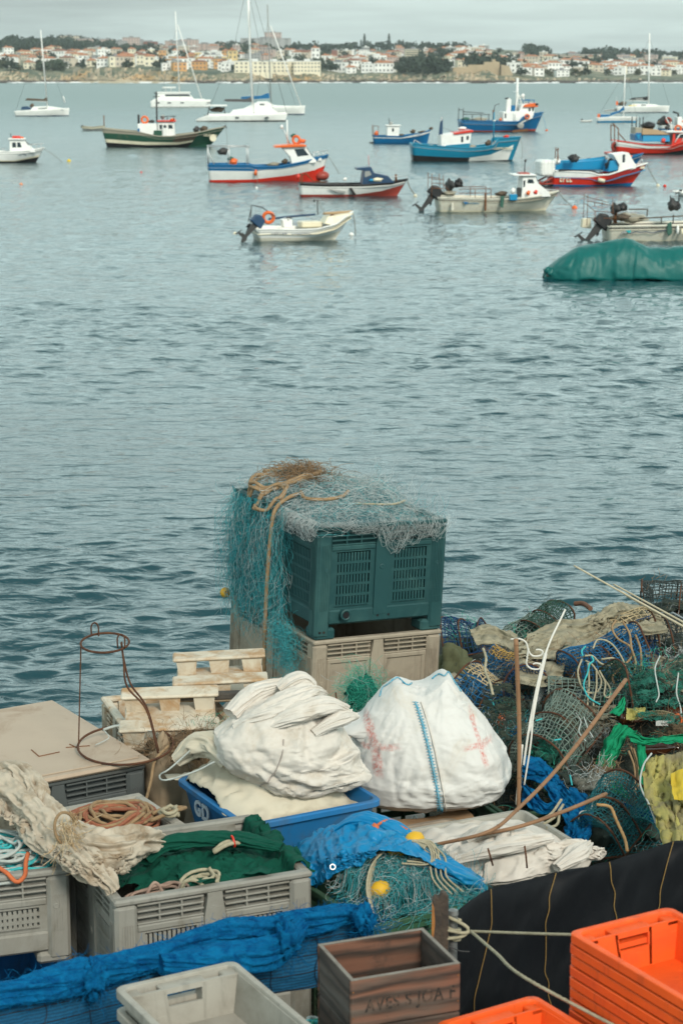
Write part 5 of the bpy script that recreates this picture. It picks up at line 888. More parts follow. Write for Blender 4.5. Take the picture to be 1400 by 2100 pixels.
tray2 = tub('tray', 'brownish tray rim showing between the blue tarp and white bag', 'tray', (.36, 9.80), 26, .45, .42, .15, plastic('tray_brown', (.26, .21, .16)), .30, .02)
def slat_crate(name, label, corner, phi, w, d, h, m, z):
    t = thing(name, label, 'crate', (corner[0], corner[1], z), R(phi))
    for L, T in ((w, rotm()), (d, rotm(rz=PI / 2, t=(w, 0, 0))), (w, rotm(rz=PI, t=(w, d, 0))), (d, rotm(rz=-PI / 2, t=(0, d, 0)))):
        mb = MB()
        for k in range(5): mb.box(.02, L - .02, .003, .014, h * (.06 + k * .19), h * (.06 + k * .19) + h * .10)
        n = max(3, int(L / .14))
        for k in range(n + 1): x = .012 + (L - .024) * k / n; mb.box(x - .012, x + .012, 0, .0165, .005, h - .01, b=.003)
        mb.box(0, L, -.008, .02, h - .03, h, b=.004); mb.xf(T).build('slatted_side', m, t)
    MB().box(.01, w - .01, .01, d - .01, 0, .012).build('floor_panel', m, t); return t
net_crate = slat_crate('slatted_crate', 'green slatted crate spilling turquoise netting under the blue tarpaulin', (.13, 8.58), 31, .64, .74, .34, PCG, .27)
slat_crate('slatted_crate', 'green slatted crate supporting the blue tub of sacks', (-.50, 9.50), 29, .80, .80, .46, PCG, 0.0)
slat_crate('slatted_crate', 'dark green crate under the big white bag, cords hanging over it', (.30, 10.28), 24, .62, .6, .40, PCG, .0); slat_crate('slatted_crate', 'dark green crate under the white bag, beside the upright bamboo', (.89, 10.54), 24, .40, .6, .40, PCG, .0)
slat_crate('slatted_crate', 'lower green crate beneath the crate of turquoise netting', (.11, 8.56), 31, .68, .78, .265, PCG, 0)
def fish_crate(name, label, loc, phi, w, d, h, m, group=None):
    t = thing(name, label, 'fish crate', loc, R(phi), group); k = .16
    def fl(mb):
        for i, v in enumerate(mb.v):
            s_ = 1 - k * (1 - np.clip(v[:, 2] / h, 0, 1)); v = v.copy(); v[:, 0] = w / 2 + (v[:, 0] - w / 2) * (1 - (1 - s_) * d / w); v[:, 1] = d / 2 + (v[:, 1] - d / 2) * s_; mb.v[i] = v
        return mb
    fl(MB().box(.01, w - .01, .01, d - .01, 0, .01)).build('floor_panel', m, t)
    for y0, y1 in ((0, .012), (d - .012, d)): mb = MB(); mb.box(0, w, y0, y1, .004, h - .012, b=.003); fl(mb).build('side_wall', m, t)
    for sx, x0 in ((1, 0), (-1, w)):
        X = lambda a: x0 + sx * a
        mb = MB(); a, b = d * .33, d * .67; hz0, hz1 = h * .52, h * .80
        for u0, u1 in ((0, .01), (.052, .062)):
            mb.box(X(u0), X(u1), .006, a, .004, h - .012); mb.box(X(u0), X(u1), b, d - .006, .004, h - .012); mb.box(X(u0), X(u1), a, b, .0042, hz0); mb.box(X(u0), X(u1), a, b, hz1, h - .012)
        mb.box(X(.0), X(.062), .008, d * .14, h - .03, h - .0125, b=.004); mb.box(X(0), X(.062), d * .86, d - .008, h - .03, h - .0125, b=.004); mb.box(X(.0), X(.062), a - .012, a + .006, .01, h - .0124, b=.003); mb.box(X(0), X(.062), b - .006, b + .012, .01, h - .0124, b=.003); mb.box(X(.002), X(.06), a, b, h - .026, h - .0122, b=.004)
        mb.box(X(.008), X(.056), d * .14, a - .012, h * .30, h * .36); mb.box(X(.008), X(.056), b + .012, d * .86, h * .30, h * .36)
        fl(mb).build('end_wall', m, t)
    r = MB()
    for L in (((-.012, -.012, h - .03), (-.012, -.012, h - .003), (-.009, -.009, h), (.010, .010, h), (.0125, .0125, h - .004), (.0125, .0125, h - .02)),):
        r.sheet(np.array([loop_rr(a, w - a, a, d - a, .03, zz) for a, _, zz in L]), wrap=True)
    r.build('rim', m, t, ang=40)
    return t
oc = fish_crate('fish_crate', 'topmost crate of the tall stack of nested orange fish crates', (.755, 6.35, 1.40), -60, .66, .40, .15, POR, 'nested orange fish crates')
ORD = ['second', 'third', 'fourth', 'fifth', 'sixth', 'seventh', 'eighth', 'ninth', 'tenth', 'eleventh', 'twelfth']
for i in range(1, 12): g_ = random.Random(i); dup(oc, (.755 + g_.uniform(-.002, .002), 6.35 + g_.uniform(-.002, .002), 1.40 - .038 * i), label='%s orange fish crate from the top of the tall nested stack' % ORD[i - 1])
oc2 = fish_crate('fish_crate', 'separate orange fish crate with corner handle, below the tied rope', (.315, 6.20, 1.15), -58, .66, .38, .15, POR, 'low orange fish crates'); dup(oc2, (.315, 6.20, 1.104), label='orange crate nested directly beneath the separate orange one below the rope')
gc = fish_crate('fish_crate', 'upper pale grey fish crate in front of the blue net fence', (-.735, 6.36, 1.20), -61, .64, .42, .15, PTRAY, 'pale grey fish crates')
for i, w_ in ((1, 'second'), (2, 'third'), (3, 'lowest')): dup(gc, (-.735, 6.36, 1.20 - .075 * i), label='%s pale grey fish crate in the stack before the blue net fence' % w_)
# ---- old wooden box
def wood_mat(name, c1, c2, grey, ax):
    m = bpy.data.materials.new(name); m.use_nodes = True; N = NT(m); b = m.node_tree.nodes['Principled BSDF']; b.inputs['Roughness'].default_value = .8
    tc = N.new('ShaderNodeTexCoord'); st = [14.0, 14.0, 14.0]; st[ax] = 2.2; v = N.mapping(tc.outputs['Object'], tuple(st))
    w = N.new('ShaderNodeTexWave', wave_type='BANDS', bands_direction='Z' if ax != 2 else 'X'); w.inputs['Scale'].default_value = .42; w.inputs['Distortion'].default_value = 13; w.inputs['Detail'].default_value = 4; w.inputs['Detail Scale'].default_value = 1.2; N.link(v, w.inputs['Vector'])
    c = N.mix(w.outputs['Fac'], c1, c2); c = N.mix(N.ramp(N.noise(v, .6, 6), .42, .7), c, grey); c = N.mix(N.ramp(N.noise(tc.outputs['Object'], 9, 5), .55, .75), c, (.035, .025, .02)); N.link(c, b.inputs['Base Color'])
    bp = N.new('ShaderNodeBump'); bp.inputs['Strength'].default_value = .5; bp.inputs['Distance'].default_value = .004; N.link(w.outputs['Fac'], bp.inputs['Height']); N.link(bp.outputs[0], b.inputs['Normal']); return m
WDX, WDY = wood_mat('weathered_wood_long', (.165, .072, .044), (.030, .018, .013), (.105, .080, .064), 0), wood_mat('weathered_wood_cross', (.075, .052, .042), (.030, .024, .020), (.10, .085, .075), 1)
EDG = mat('worn_wood_edge', (.21, .19, .165), .85, (.12, .10, .085), 20, .6, .3)
wb = thing('wooden_box', 'open weathered wooden box stencilled with faded black letters', 'wooden box', (.03, 6.19, .93), R(21)); Wb, Db, Hb = .385, .31, .52
for nm, x0, x1, y0, y1, mm in (('front_board', 0, Wb, 0, .016, WDX), ('back_board', 0, Wb, Db - .016, Db, WDX), ('end_board', 0, .016, .0165, Db - .0165, WDY), ('end_board', Wb - .016, Wb, .0165, Db - .0165, WDY)):
    for k in range(3): MB().box(x0, x1, y0, y1, Hb - .17 * (k + 1) + .003, Hb - .17 * k - .001, b=.004).build(nm, mm, wb)
MB().box(.016, Wb - .016, .016, Db - .016, .10, .115).build('bottom_board', WDX, wb); mb = MB()
for x0, x1, y0, y1 in ((.001, Wb - .001, .001, .015), (.001, Wb - .001, Db - .015, Db - .001), (.0012, .015, .015, Db - .015), (Wb - .015, Wb - .0012, .015, Db - .015)): mb.box(x0, x1, y0, y1, Hb - .0012, Hb + .002, b=.001)
mb.build('worn_edge', EDG, wb); mb = MB()
for z in (.04, .13, .21, .30, .38):
    for x in (.008, Wb - .008): mb.lathe([(.0035, 0), (.003, .0012), (.0005, .0014)], (x, -.0002, Hb - z), 8, ax=(0, -1, 0))
mb.build('nail', RUS, wb)['kind'] = 'stuff'
def lettering(name, txt, size, m, parent, M, depth=.0015, bold=0.0, xs=1.0):
    cu = bpy.data.curves.new('letters', 'FONT'); cu.body = txt; cu.size = size; cu.extrude = depth; cu.offset = bold; cu.space_character = 1.12
    o = bpy.data.objects.new('letters', cu); COL.objects.link(o); bpy.context.view_layer.update(); me = bpy.data.meshes.new_from_object(o.evaluated_get(bpy.context.evaluated_depsgraph_get())); bpy.data.objects.remove(o)
    me.transform(Matrix(M) @ Matrix.Diagonal((xs, 1, 1, 1))); me.materials.append(m); q = bpy.data.objects.new(name, me); COL.objects.link(q); q.parent = parent; return q
STEN = mat('stencil_ink', (.02, .017, .015), .8, (.09, .06, .045), 60, 1.0)
lettering('stencil_lettering', 'AVES S JOA F', .062, STEN, wb, rotm(PI / 2, 0, 0, (.05, -.0005, Hb - .115)) , .0008, .0012, .80)
lettering('stencil_lettering', 'SANTA', .05, STEN, wb, rotm(PI / 2, 0, 0, (.06, -.0005, Hb - .30)), .0008, .001, .9) if False else None
lettering('tub_lettering', 'GD', .11, mat('tub_white', (.55, .62, .70), .6), blue_tub, rotm(PI / 2, 0, -PI / 2, (.008, .62, .10)) , .003, .004, 1.0)
# ---- plastic pallets lying upside down on the white bin
def pallet(label, loc, rot):
    t = thing('plastic_pallet', label, 'pallet', loc, rot=rot, group='upturned plastic pallets'); MB().box(0, .50, 0, .52, 0, .03, b=.008).build('deck', PWHITE, t)
    for y in (.0, .40):
        for x in (.0, .19, .38): MB().prism([(x + .01, .028), (x + .11, .028), (x + .12, .11), (x - .0, .11)], y + .01, y + .11, 0, -.0).build('block', PWHITE, t)
        o = MB().box(-.02, .52, y - .005, y + .125, .109, .13, b=.008).build('skid_board', PWHITE, t)
    return t
pallet('upturned plastic pallet higher up against the beige bin', (-.93, 11.25, .80), (R(4), R(-2), R(4))); pallet('upturned plastic pallet lower down beside the rusty hoop frame', (-1.17, 10.62, .735), (R(9), R(-1), R(4)))
tag(MB().box(-.30, .30, -.03, .03, -.02, .02, b=.008).xf(rotm(0, 0, R(6), (-.62, 11.12, .90))).build('timber_offcut', mat('black_timber', (.045, .04, .035), .9, (.1, .085, .07), 12, .7, .5)), 'short blackened timber lying between the plastic pallets and white sack', 'timber')
# ================================================================== sacks, tarpaulins, nets, ropes
def cloth_mat(name, c, c2=None, rough=.85, sc=5, dirt=None, weave=.15, bump=.25, bsc=45, bd=.004, dsc=4, dlo=.5, dhi=.8, **k): return mat('cloth_' + name, c, rough, c2, sc, .5, bump, bsc, bd, dirt, dsc, dlo, dhi, weave=weave, wsc=260, spec=k.pop('spec', .2), ridge=k.pop('ridge', .35), rsc=k.pop('rsc', 5.5), rd=k.pop('rd', .010), **k)
CANVAS = cloth_mat('canvas', (.47, .41, .33), (.36, .30, .23), dirt=(.25, .18, .115), dlo=.46, dhi=.72); SACKW = cloth_mat('white_sack', (.60, .56, .51), (.52, .48, .43), dirt=(.44, .37, .29), dlo=.5, dhi=.8); CREAMW = cloth_mat('cream_weave', (.55, .50, .40), (.47, .42, .33), dirt=(.42, .36, .27))
BTARP = mat('blue_tarpaulin', (.002, .17, .38), .42, (.006, .21, .42), 4, .5, .35, 30, .006, (.03, .24, .40), 7, .52, .75, spec=.3, ridge=.5, rsc=8, rd=.012); DGNET = cloth_mat('dark_green_mesh', (.002, .062, .040), (.004, .09, .058), .85, 9, weave=.5); BNET = mat('blue_netting', (.002, .098, .25), .85, (.003, .15, .34), 14, .8, .9, 130, .010, (.001, .055, .18), 20, .45, .7, spec=.08)
GCLOTH = cloth_mat('bright_green', (.006, .22, .10), (.004, .17, .08), .9, 6); YCLOTH = cloth_mat('faded_yellow', (.36, .32, .10), (.28, .25, .09), .85, 4, dirt=(.19, .165, .10), dsc=4, dlo=.42, dhi=.7); BURL = cloth_mat('burlap', (.34, .26, .18), (.26, .19, .12), .95, 8); TANNET = mat('tan_netting', (.33, .295, .21), .95, (.22, .20, .14), 10, .9, .8, 90, .01, (.16, .15, .11), 6, .55, .75)
BLKTARP = mat('black_shade_cloth', (.006, .007, .009), .5, (.011, .012, .014), 5, .6, .25, 70, .003, (.035, .038, .042), 3.2, .62, .86, spec=.09, ridge=.9, rsc=3.2, rd=.03)
NETTEAL = mat('teal_monofilament', (.025, .23, .26), .6, (.05, .32, .35), 6, .9); NETGREY = mat('grey_monofilament', (.42, .46, .46), .6, (.30, .34, .34), 5, .9); NETGRN = mat('green_monofilament', (.012, .25, .17), .6, (.03, .33, .24), 6, .9); NETBRN = mat('brown_twine', (.24, .15, .08), .8, (.15, .10, .06), 9, .9); NETDK = mat('dark_net', (.03, .05, .045), .9, (.06, .075, .06), 7, .9)
ROPEB = mat('rope_brown', (.30, .20, .11), .9, (.20, .13, .07), 30, .8, .4, 200, .002); ROPEW = mat('rope_cream', (.38, .34, .24), .9, (.27, .24, .165), 30, .8, .4, 200, .002); ROPET = mat('rope_turquoise', (.05, .42, .44), .8, (.03, .30, .34), 20, .7, .4, 200, .002); ROPEG = mat('rope_pale_grey', (.42, .45, .43), .9, (.30, .33, .31), 25, .7, .4, 200, .002); ROPER = mat('rope_rust_red', (.30, .11, .06), .9, (.20, .075, .045), 18, .8, .4, 200, .002); ROPEO = mat('rope_orange', (.55, .14, .05), .85, (.4, .1, .04), 20, .7, .4, 200, .002); ROPEBL = mat('rope_blue', (.02, .20, .33), .85, (.015, .15, .25), 20, .7)
def cells(G): return G
def mound(loc, w, d, base, peak, out=-5.0, seed=1, amp=.03, sc=6, edge=.06, cu=.5, cv=.5):
    def H(x, y):
        u, v = loc(np.asarray(x, float), np.asarray(y, float)); i = np.clip(np.minimum(np.minimum(u, w - u), np.minimum(v, d - v)) / edge, -1, 1)
        r = np.clip(1 - ((u / w - cu) / .62) ** 2 - ((v / d - cv) / .62) ** 2, 0, 1)
        return np.where(i > 0, base + (peak - base) * r + amp * n2(x, y, sc, seed, 3) * np.clip(i, 0, 1), out)
    return H
def heap(name, loc, wor, w, d, H, m, parent=None, n=40):
    u, v = np.meshgrid(np.linspace(.012, w - .012, n), np.linspace(.012, d - .012, n), indexing='ij'); X, Y = wor(u, v); return MB().sheet(np.stack([X, Y, np.maximum(H(X, Y), 0)], -1)).build(name, m, parent, smooth=True)
def rims(items):                                            # height of everything a sheet can lie on: (loc, w, d, z, inner height)
    def H(x, y):
        h = np.full(np.shape(x), .0) + 0 * np.asarray(x, float)
        for loc, w, d, z, zi in items:
            u, v = loc(x, y); ins = (u > -.01) & (u < w + .01) & (v > -.01) & (v < d + .01); deep = (u > .05) & (u < w - .05) & (v > .05) & (v < d - .05)
            zz = zi(x, y) if callable(zi) else zi
            h = np.where(ins, np.maximum(h, np.where(deep, zz, z)), h)
        return h
    return H
nl, nw = LF((-.985, 8.50), 23); rl, rw = LF((-1.30, 9.16), 31); ll, lw = LF((-2.12, 8.49), 18); bl, bw = LF((-.46, 9.56), 29); cl_, cw_ = LF((.13, 8.58), 31); ml, mw = LF((.50, 9.43), 26); dl, dw = LF((-1.86, 9.80), 32)
def bundle(path, rad, seed=1, n=46, step=.016, fold=.32, flat=1.0, fs=2.2, ls=2.6, ridge=.5, tw=1.2):
    P = resample(spline(path, 8), step); m = len(P); T = np.gradient(P, axis=0); T /= np.linalg.norm(T, axis=1)[:, None]; U = np.cross(T, (0, 0, 1.0)); U /= np.linalg.norm(U, axis=1)[:, None]; Wn = np.cross(U, T); th = np.arange(n) * 2 * PI / n; s_ = np.arange(m) * step; rr = np.interp(np.linspace(0, 1, m), np.linspace(0, 1, len(rad)), rad)
    A = th[None] + tw * s_[:, None]; q = np.stack([np.cos(A) * fs, np.sin(A) * fs, s_[:, None] * ls + 0 * A], -1); w = fbm(q * .7 + 5, seed + 9, 2)[..., None] * .5; k = 1 + fold * ((1 - ridge) * fbm(q + w, seed, 4) + ridge * (1 - 2.4 * np.abs(fbm(q * 1.3 + w, seed + 4, 4, .55)))); r = rr[:, None] * np.maximum(k, .25)
    return P[:, None] + r[..., None] * (np.cos(th)[None, :, None] * U[:, None] + flat * np.sin(th)[None, :, None] * Wn[:, None])
def bundle_obj(name, G, m, parent, sub=1):
    mb = MB().sheet(G, wrap=True); k = G.shape[1]; mb.f += [tuple(range(k))[::-1], tuple(range((len(G) - 1) * k, len(G) * k))]; mb.m += [0, 0]; o = mb.build(name, m, parent, smooth=True)
    if sub: mod(o, 'SUBSURF', levels=sub, render_levels=sub)
    return o
# ---- filled sacks: a swollen form with tension folds and fine creases worked into the cloth
def rsegs(n, box, ang, L, A, w, seed, spread=.5, ysurf=None):
    g = np.random.default_rng(seed); out = []
    for i in range(n):
        x, z = g.uniform(box[0], box[1]), g.uniform(box[2], box[3]); th = (ang(x, z) if callable(ang) else ang) + g.normal(0, spread); l = g.uniform(*L); dx, dz = l / 2 * math.cos(th), l / 2 * math.sin(th); y = ysurf(x, z) if ysurf else -.3; y1, y2 = (ysurf(x - dx, z - dz), ysurf(x + dx, z + dz)) if ysurf else (y, y); out.append((np.array([x - dx, y1, z - dz]), np.array([x + dx, y2, z + dz]), g.uniform(*A) * g.choice([1, 1, -1]), g.uniform(*w)))
    return out
def sack(shape, nu, nv, segs, lump=.012, lsc=5.0, seed=1, fine=.003):
    u = np.arange(nu) * 2 * PI / nu; v = np.linspace(-PI / 2 + .03, PI / 2 - .03, nv); U, Vv = np.meshgrid(u, v, indexing='ij'); C = shape(U, Vv); Nn = normals(C)
    if ((C - C.mean((0, 1))) * Nn).sum() < 0: Nn = -Nn
    C = C + Nn * (lump * fbm(C * lsc, seed, 2))[..., None]; S = segs(C); C = creases(C, Nn, S); C = C + Nn * (fine * (1 - 2.4 * np.abs(fbm(C * 16 + fbm(C * 6, seed + 2, 2)[..., None] * .6, seed + 5, 3, .55))))[..., None]; C[..., 2] = np.maximum(C[..., 2], 0); return C
def loft3(a, b, m, parent, name, amp=.02, nv=40, seed=1, bulge=.0, thick=.003, step=.010, cr=None, fs=1.0):
    a = resample(spline(np.array(a), 8), step); n = len(a); b = spline(np.array(b), 12); L = np.concatenate([[0], np.cumsum(np.linalg.norm(np.diff(b, axis=0), axis=1))]); s_ = np.linspace(0, L[-1], n); b = np.stack([np.interp(s_, L, b[:, k]) for k in range(3)], 1); q = np.linspace(0, 1, nv); G = a[:, None] * (1 - q[None, :, None]) + b[:, None] * q[None, :, None]; d = np.array([0, -.55, .83]); i = np.arange(n)[:, None]; f = amp * (1 - 2.2 * np.abs(fbm(np.stack([i * step * 6 * fs + 0 * q, q[None] * 2.2 * fs + .4 * np.sin(i * step * 5), np.full((n, nv), 3.3 + seed)], -1), seed, 4, .55))) + bulge * np.sin(q * PI)[None]; G = G + f[..., None] * d
    if cr: G = crinkle(G, *cr)
    return cloth_obj(name, G, m, parent, thick)
def ysurf_of(C):
    Q = C.reshape(-1, 3); Q = Q[Q[:, 1] < .02]
    def f(x, z): d = (Q[:, 0] - x) ** 2 + (Q[:, 2] - z) ** 2; return float(Q[np.argmin(d), 1])
    return f
def sack_obj(name, G, m, parent, sub=1):
    nu, nv = G.shape[:2]; F = [(i * nv + j, ((i + 1) % nu) * nv + j, ((i + 1) % nu) * nv + j + 1, i * nv + j + 1) for i in range(nu) for j in range(nv - 1)]; F += [tuple(i * nv for i in range(nu))[::-1], tuple(i * nv + nv - 1 for i in range(nu))]
    return MB().add(G.reshape(-1, 3), F).build(name, m, parent, smooth=True)
def sgn(a, e): return np.sign(a) * np.abs(a) ** e
def tabs(z, zz, vv): return np.interp(z, zz, vv)
def bag_shape(U, V):                                         # big bag: squared shoulders, wide foot
    z = np.sin(V) * .5 + .5; zz = (0, .03, .1, .25, .45, .65, .8, .92, .975, 1); hw = tabs(z, zz, (.27, .34, .42, .448, .42, .365, .295, .23, .165, .03)); cx = tabs(z, zz, (.0, .01, .02, .03, .03, .0, -.02, -.02, -.01, 0)); X0 = sgn(np.cos(U), .85) * hw; Y = sgn(np.sin(U), .85) * hw * .85
    ear = .05 * np.exp(-((X0 + .14) / .07) ** 2) * z ** 6 + .085 * np.exp(-((X0 - .13) / .075) ** 2) * z ** 6; X = X0 + cx - .10 * np.exp(-((z - .66) / .05) ** 2) * np.exp(-((X0 + .36) / .05) ** 2) * (np.abs(Y) < .16); return np.stack([X, Y, z * .64 + ear], -1)
flat0 = lambda x, y: 0 * np.asarray(x, float)
def bag_mat():
    m = cloth_mat('big_bag', (.61, .60, .58), (.54, .53, .505), .6, 4, dirt=(.50, .43, .34), dlo=.54, dhi=.84, bump=.45, bsc=30, bd=.005, ridge=.6, rsc=6.5, rd=.014).copy(); m.name = 'cloth_painted_bag'; N = NT(m); b = m.node_tree.nodes['Principled BSDF']; src = b.inputs['Base Color'].links[0].from_socket
    tc = N.new('ShaderNodeTexCoord'); s = N.new('ShaderNodeSeparateXYZ'); w = N.noise(tc.outputs['Object'], 14, 4, .6); ad = N.new('ShaderNodeVectorMath', operation='ADD'); N.link(tc.outputs['Object'], ad.inputs[0]); wv = N.new('ShaderNodeTexNoise'); wv.inputs['Scale'].default_value = 7; N.link(tc.outputs['Object'], wv.inputs['Vector']); sc_ = N.new('ShaderNodeVectorMath', operation='SCALE'); sb = N.new('ShaderNodeVectorMath', operation='SUBTRACT'); N.link(wv.outputs['Color'], sb.inputs[0]); sb.inputs[1].default_value = (.5, .5, .5); N.link(sb.outputs[0], sc_.inputs[0]); sc_.inputs['Scale'].default_value = .05; N.link(sc_.outputs[0], ad.inputs[1]); N.link(ad.outputs[0], s.inputs[0]); X, Y, Z = s.outputs
    tot = None
    for x0, z0, x1, z1, w_ in ((-.315, .52, -.255, .22, .028), (-.35, .365, -.15, .39, .020), (.235, .53, .305, .26, .017), (.19, .375, .35, .375, .020)):   # two sprayed crosses
        dx, dz = x1 - x0, z1 - z0; L = math.hypot(dx, dz); px_ = N.math('SUBTRACT', X, x0); pz_ = N.math('SUBTRACT', Z, z0); al = N.math('ADD', N.math('MULTIPLY', px_, dx / L), N.math('MULTIPLY', pz_, dz / L)); pr = N.math('ABSOLUTE', N.math('SUBTRACT', N.math('MULTIPLY', px_, dz / L), N.math('MULTIPLY', pz_, dx / L)))
        inl = N.math('MULTIPLY', N.ramp(al, -.02, .03), N.math('SUBTRACT', 1.0, N.ramp(al, L - .05, L + .02))); k = N.math('MULTIPLY', inl, N.math('SUBTRACT', 1.0, N.ramp(pr, w_ * .35, w_ * 1.1))); tot = k if tot is None else N.math('MAXIMUM', tot, k)
    tot = N.math('MULTIPLY', tot, N.math('MULTIPLY', N.ramp(N.noise(tc.outputs['Object'], 55, 6, .75), .34, .68), N.math('SUBTRACT', .80, N.ramp(Y, -.05, .05))))
    c = N.mix(tot, src, (.52, .09, .06)); N.link(c, b.inputs['Base Color']); return m
bt = thing('bulk_bag', 'big white woven bulk bag with red sprayed crosses and blue seam', 'sack', (.44, 10.72, .44), R(4))
def bag_segs(C):
    ys = ysurf_of(C); down = lambda x, z: math.atan2(z - .72, x * .9 + .001) + PI / 2 * 0
    return rsegs(60, (-.38, .40, .08, .58), down, (.14, .40), (.007, .016), (.012, .028), 4, .35, ys) + rsegs(110, (-.40, .42, .03, .60), down, (.10, .34), (.002, .0045), (.006, .013), 5, .7, ys) + rsegs(26, (-.1, .40, .03, .22), -.15, (.15, .35), (.006, .014), (.014, .028), 6, .3, ys)
Gb = sack(bag_shape, 230, 150, bag_segs, .010, 3.5, 3, .0016); sack_obj('bag_cloth', Gb, bag_mat(), bt)
def along(G, pts, off=.006):                                 # a line laid on the front of a sack at (x, z) points
    Q = G.reshape(-1, 3); Q = Q[Q[:, 1] < .05]; out = []
    for x, z in pts: d = (Q[:, 0] - x) ** 2 + (Q[:, 2] - z) ** 2 + (np.maximum(Q[:, 1] + .0, 0)) * .5; i = np.argsort(d)[:6]; out.append((x, Q[i, 1].mean() - off, z))
    return np.array(out)
SEAM = mat('blue_stitching', (.03, .26, .40), .8, (.30, .45, .50), 60, .9)
zs = np.linspace(.60, .03, 16); sp_ = along(Gb, [(-.075 + .14 * (1 - z / .62) ** .7, z) for z in zs]); MB().tube(spline(sp_, 5), .0065, 6).build('stitched_seam', SEAM, bt, smooth=True)
mb = MB()
for p in resample(spline(sp_, 5), .016): mb.bar(p + (-.016, -.004, .002), p + (.016, -.004, -.002), .0022, 4)
mb.build('cross_stitches', SEAM, bt); MB().tube(spline(sp_ + (.03, -.002, 0), 5), .004, 6).build('seam_fold', SACKW, bt, smooth=True)
for xa, xb in ((-.24, -.06), (.05, .20)): q = Gb.reshape(-1, 3); P = [(x, *q[np.argmax(q[:, 2] - 9 * np.abs(q[:, 0] - x))][1:]) for x in np.linspace(xa, xb, 9)]; MB().tube(spline(np.array(P) + (0, -.004, .004), 3), .0045, 6).build('top_stitching', SEAM, bt, smooth=True)
def wsack_shape(U, V):
    z = np.sin(V) * .5 + .5; zz = (0, .03, .1, .35, .6, .78, .9, 1); hw = tabs(z, zz, (.26, .31, .345, .375, .335, .25, .17, .04)); cx = tabs(z, zz, (.07, .07, .06, -.02, -.06, -.04, .0, .03)); return np.stack([sgn(np.cos(U), .9) * hw + cx, np.sin(U) * hw * .88, z * .475], -1)
wt = thing('canvas_sack', 'large crumpled off-white canvas sack slumped on the cream sack in the blue tub', 'sack', (-.265, 10.10, .745), R(6))
def w_segs(C):
    ys = ysurf_of(C); low = lambda x, z: -.25 + .5 * (x - .1) ; rad = lambda x, z: math.atan2(z - .50, x + .02)
    return rsegs(34, (-.02, .36, .03, .24), low, (.20, .46), (.012, .026), (.018, .036), 14, .22, ys) + rsegs(34, (-.34, .32, .22, .42), rad, (.16, .36), (.008, .020), (.02, .04), 15, .3, ys) + rsegs(16, (-.36, -.05, .05, .30), -.9, (.2, .42), (.006, .014), (.02, .04), 16, .3, ys) + rsegs(60, (-.36, .36, .03, .40), 0, (.06, .16), (.003, .007), (.010, .018), 17, 1.2, ys)
Gw = sack(wsack_shape, 230, 150, w_segs, .03, 3.6, 9, .0025); sack_obj('sack_cloth', Gw, SACKW, wt)
P = along(Gw, [(-.05 - .13 * t + .02 * math.sin(t * 4), .32 - .29 * t) for t in np.linspace(0, 1, 14)], .003); MB().tube(spline(P, 4), .0035, 6).build('hem', cloth_mat('grey_thread', (.36, .32, .29)), wt, smooth=True)
for k, (pth, rd, sd) in enumerate((([(-.27, -.10, .34), (-.15, -.14, .41), (-.02, -.10, .46), (.10, -.02, .49), (.18, .06, .45)], [.05, .07, .085, .07, .03], 2), ([(-.12, -.20, .37), (.02, -.20, .43), (.16, -.14, .45), (.27, -.06, .40)], [.04, .07, .07, .045], 5), ([(-.04, .02, .48), (.03, .03, .53), (.08, .04, .54), (.13, .05, .50)], [.06, .065, .05, .03], 8), ([(.10, -.22, .33), (.22, -.17, .38), (.30, -.06, .37)], [.03, .06, .05], 11), ([(-.30, -.02, .38), (-.18, .06, .46), (-.02, .10, .50)], [.05, .07, .05], 14))):
    bundle_obj('gathered_fold', bundle([np.array(q) for q in pth], rd, sd, 56, .010, .34, .62, 1.8, 2.8, .55, 1.5), SACKW, wt)
# ---- the cream sack in the tub
Hs = mound(bl, .74, .78, .64, .86, .70, 3, .03, 5, .05, .42, .62); ut = thing('woven_sack', 'cream woven sack filling the blue tub, under the crumpled canvas sack', 'sack', (0, 0, 0)); uu = lambda x, y: np.maximum(Hs(x, y), .66)
Gs = drape((*bw(.36, .46), R(29)), (.92, .98), 60, 60, lambda x, y: np.where(Hs(x, y) < -1, .70, Hs(x, y)), (.82, .84), 6, .03, .01, 40, 9, .98, .04, sharp=9); cloth_obj('sack_cloth', crinkle(Gs, 70, (.12, .5), (.006, .018), (.014, .034), 22, .6, .7), CREAMW, ut, .004); bundle_obj('sack_corner', bundle([gz(362, 1560, .84), gz(400, 1530, .92), gz(440, 1530, .95), gz(470, 1560, .92)], [.04, .085, .08, .05], 41, 50, .012, .35, .8, 1.8, 2.6, .5, 1.0), CREAMW, ut)
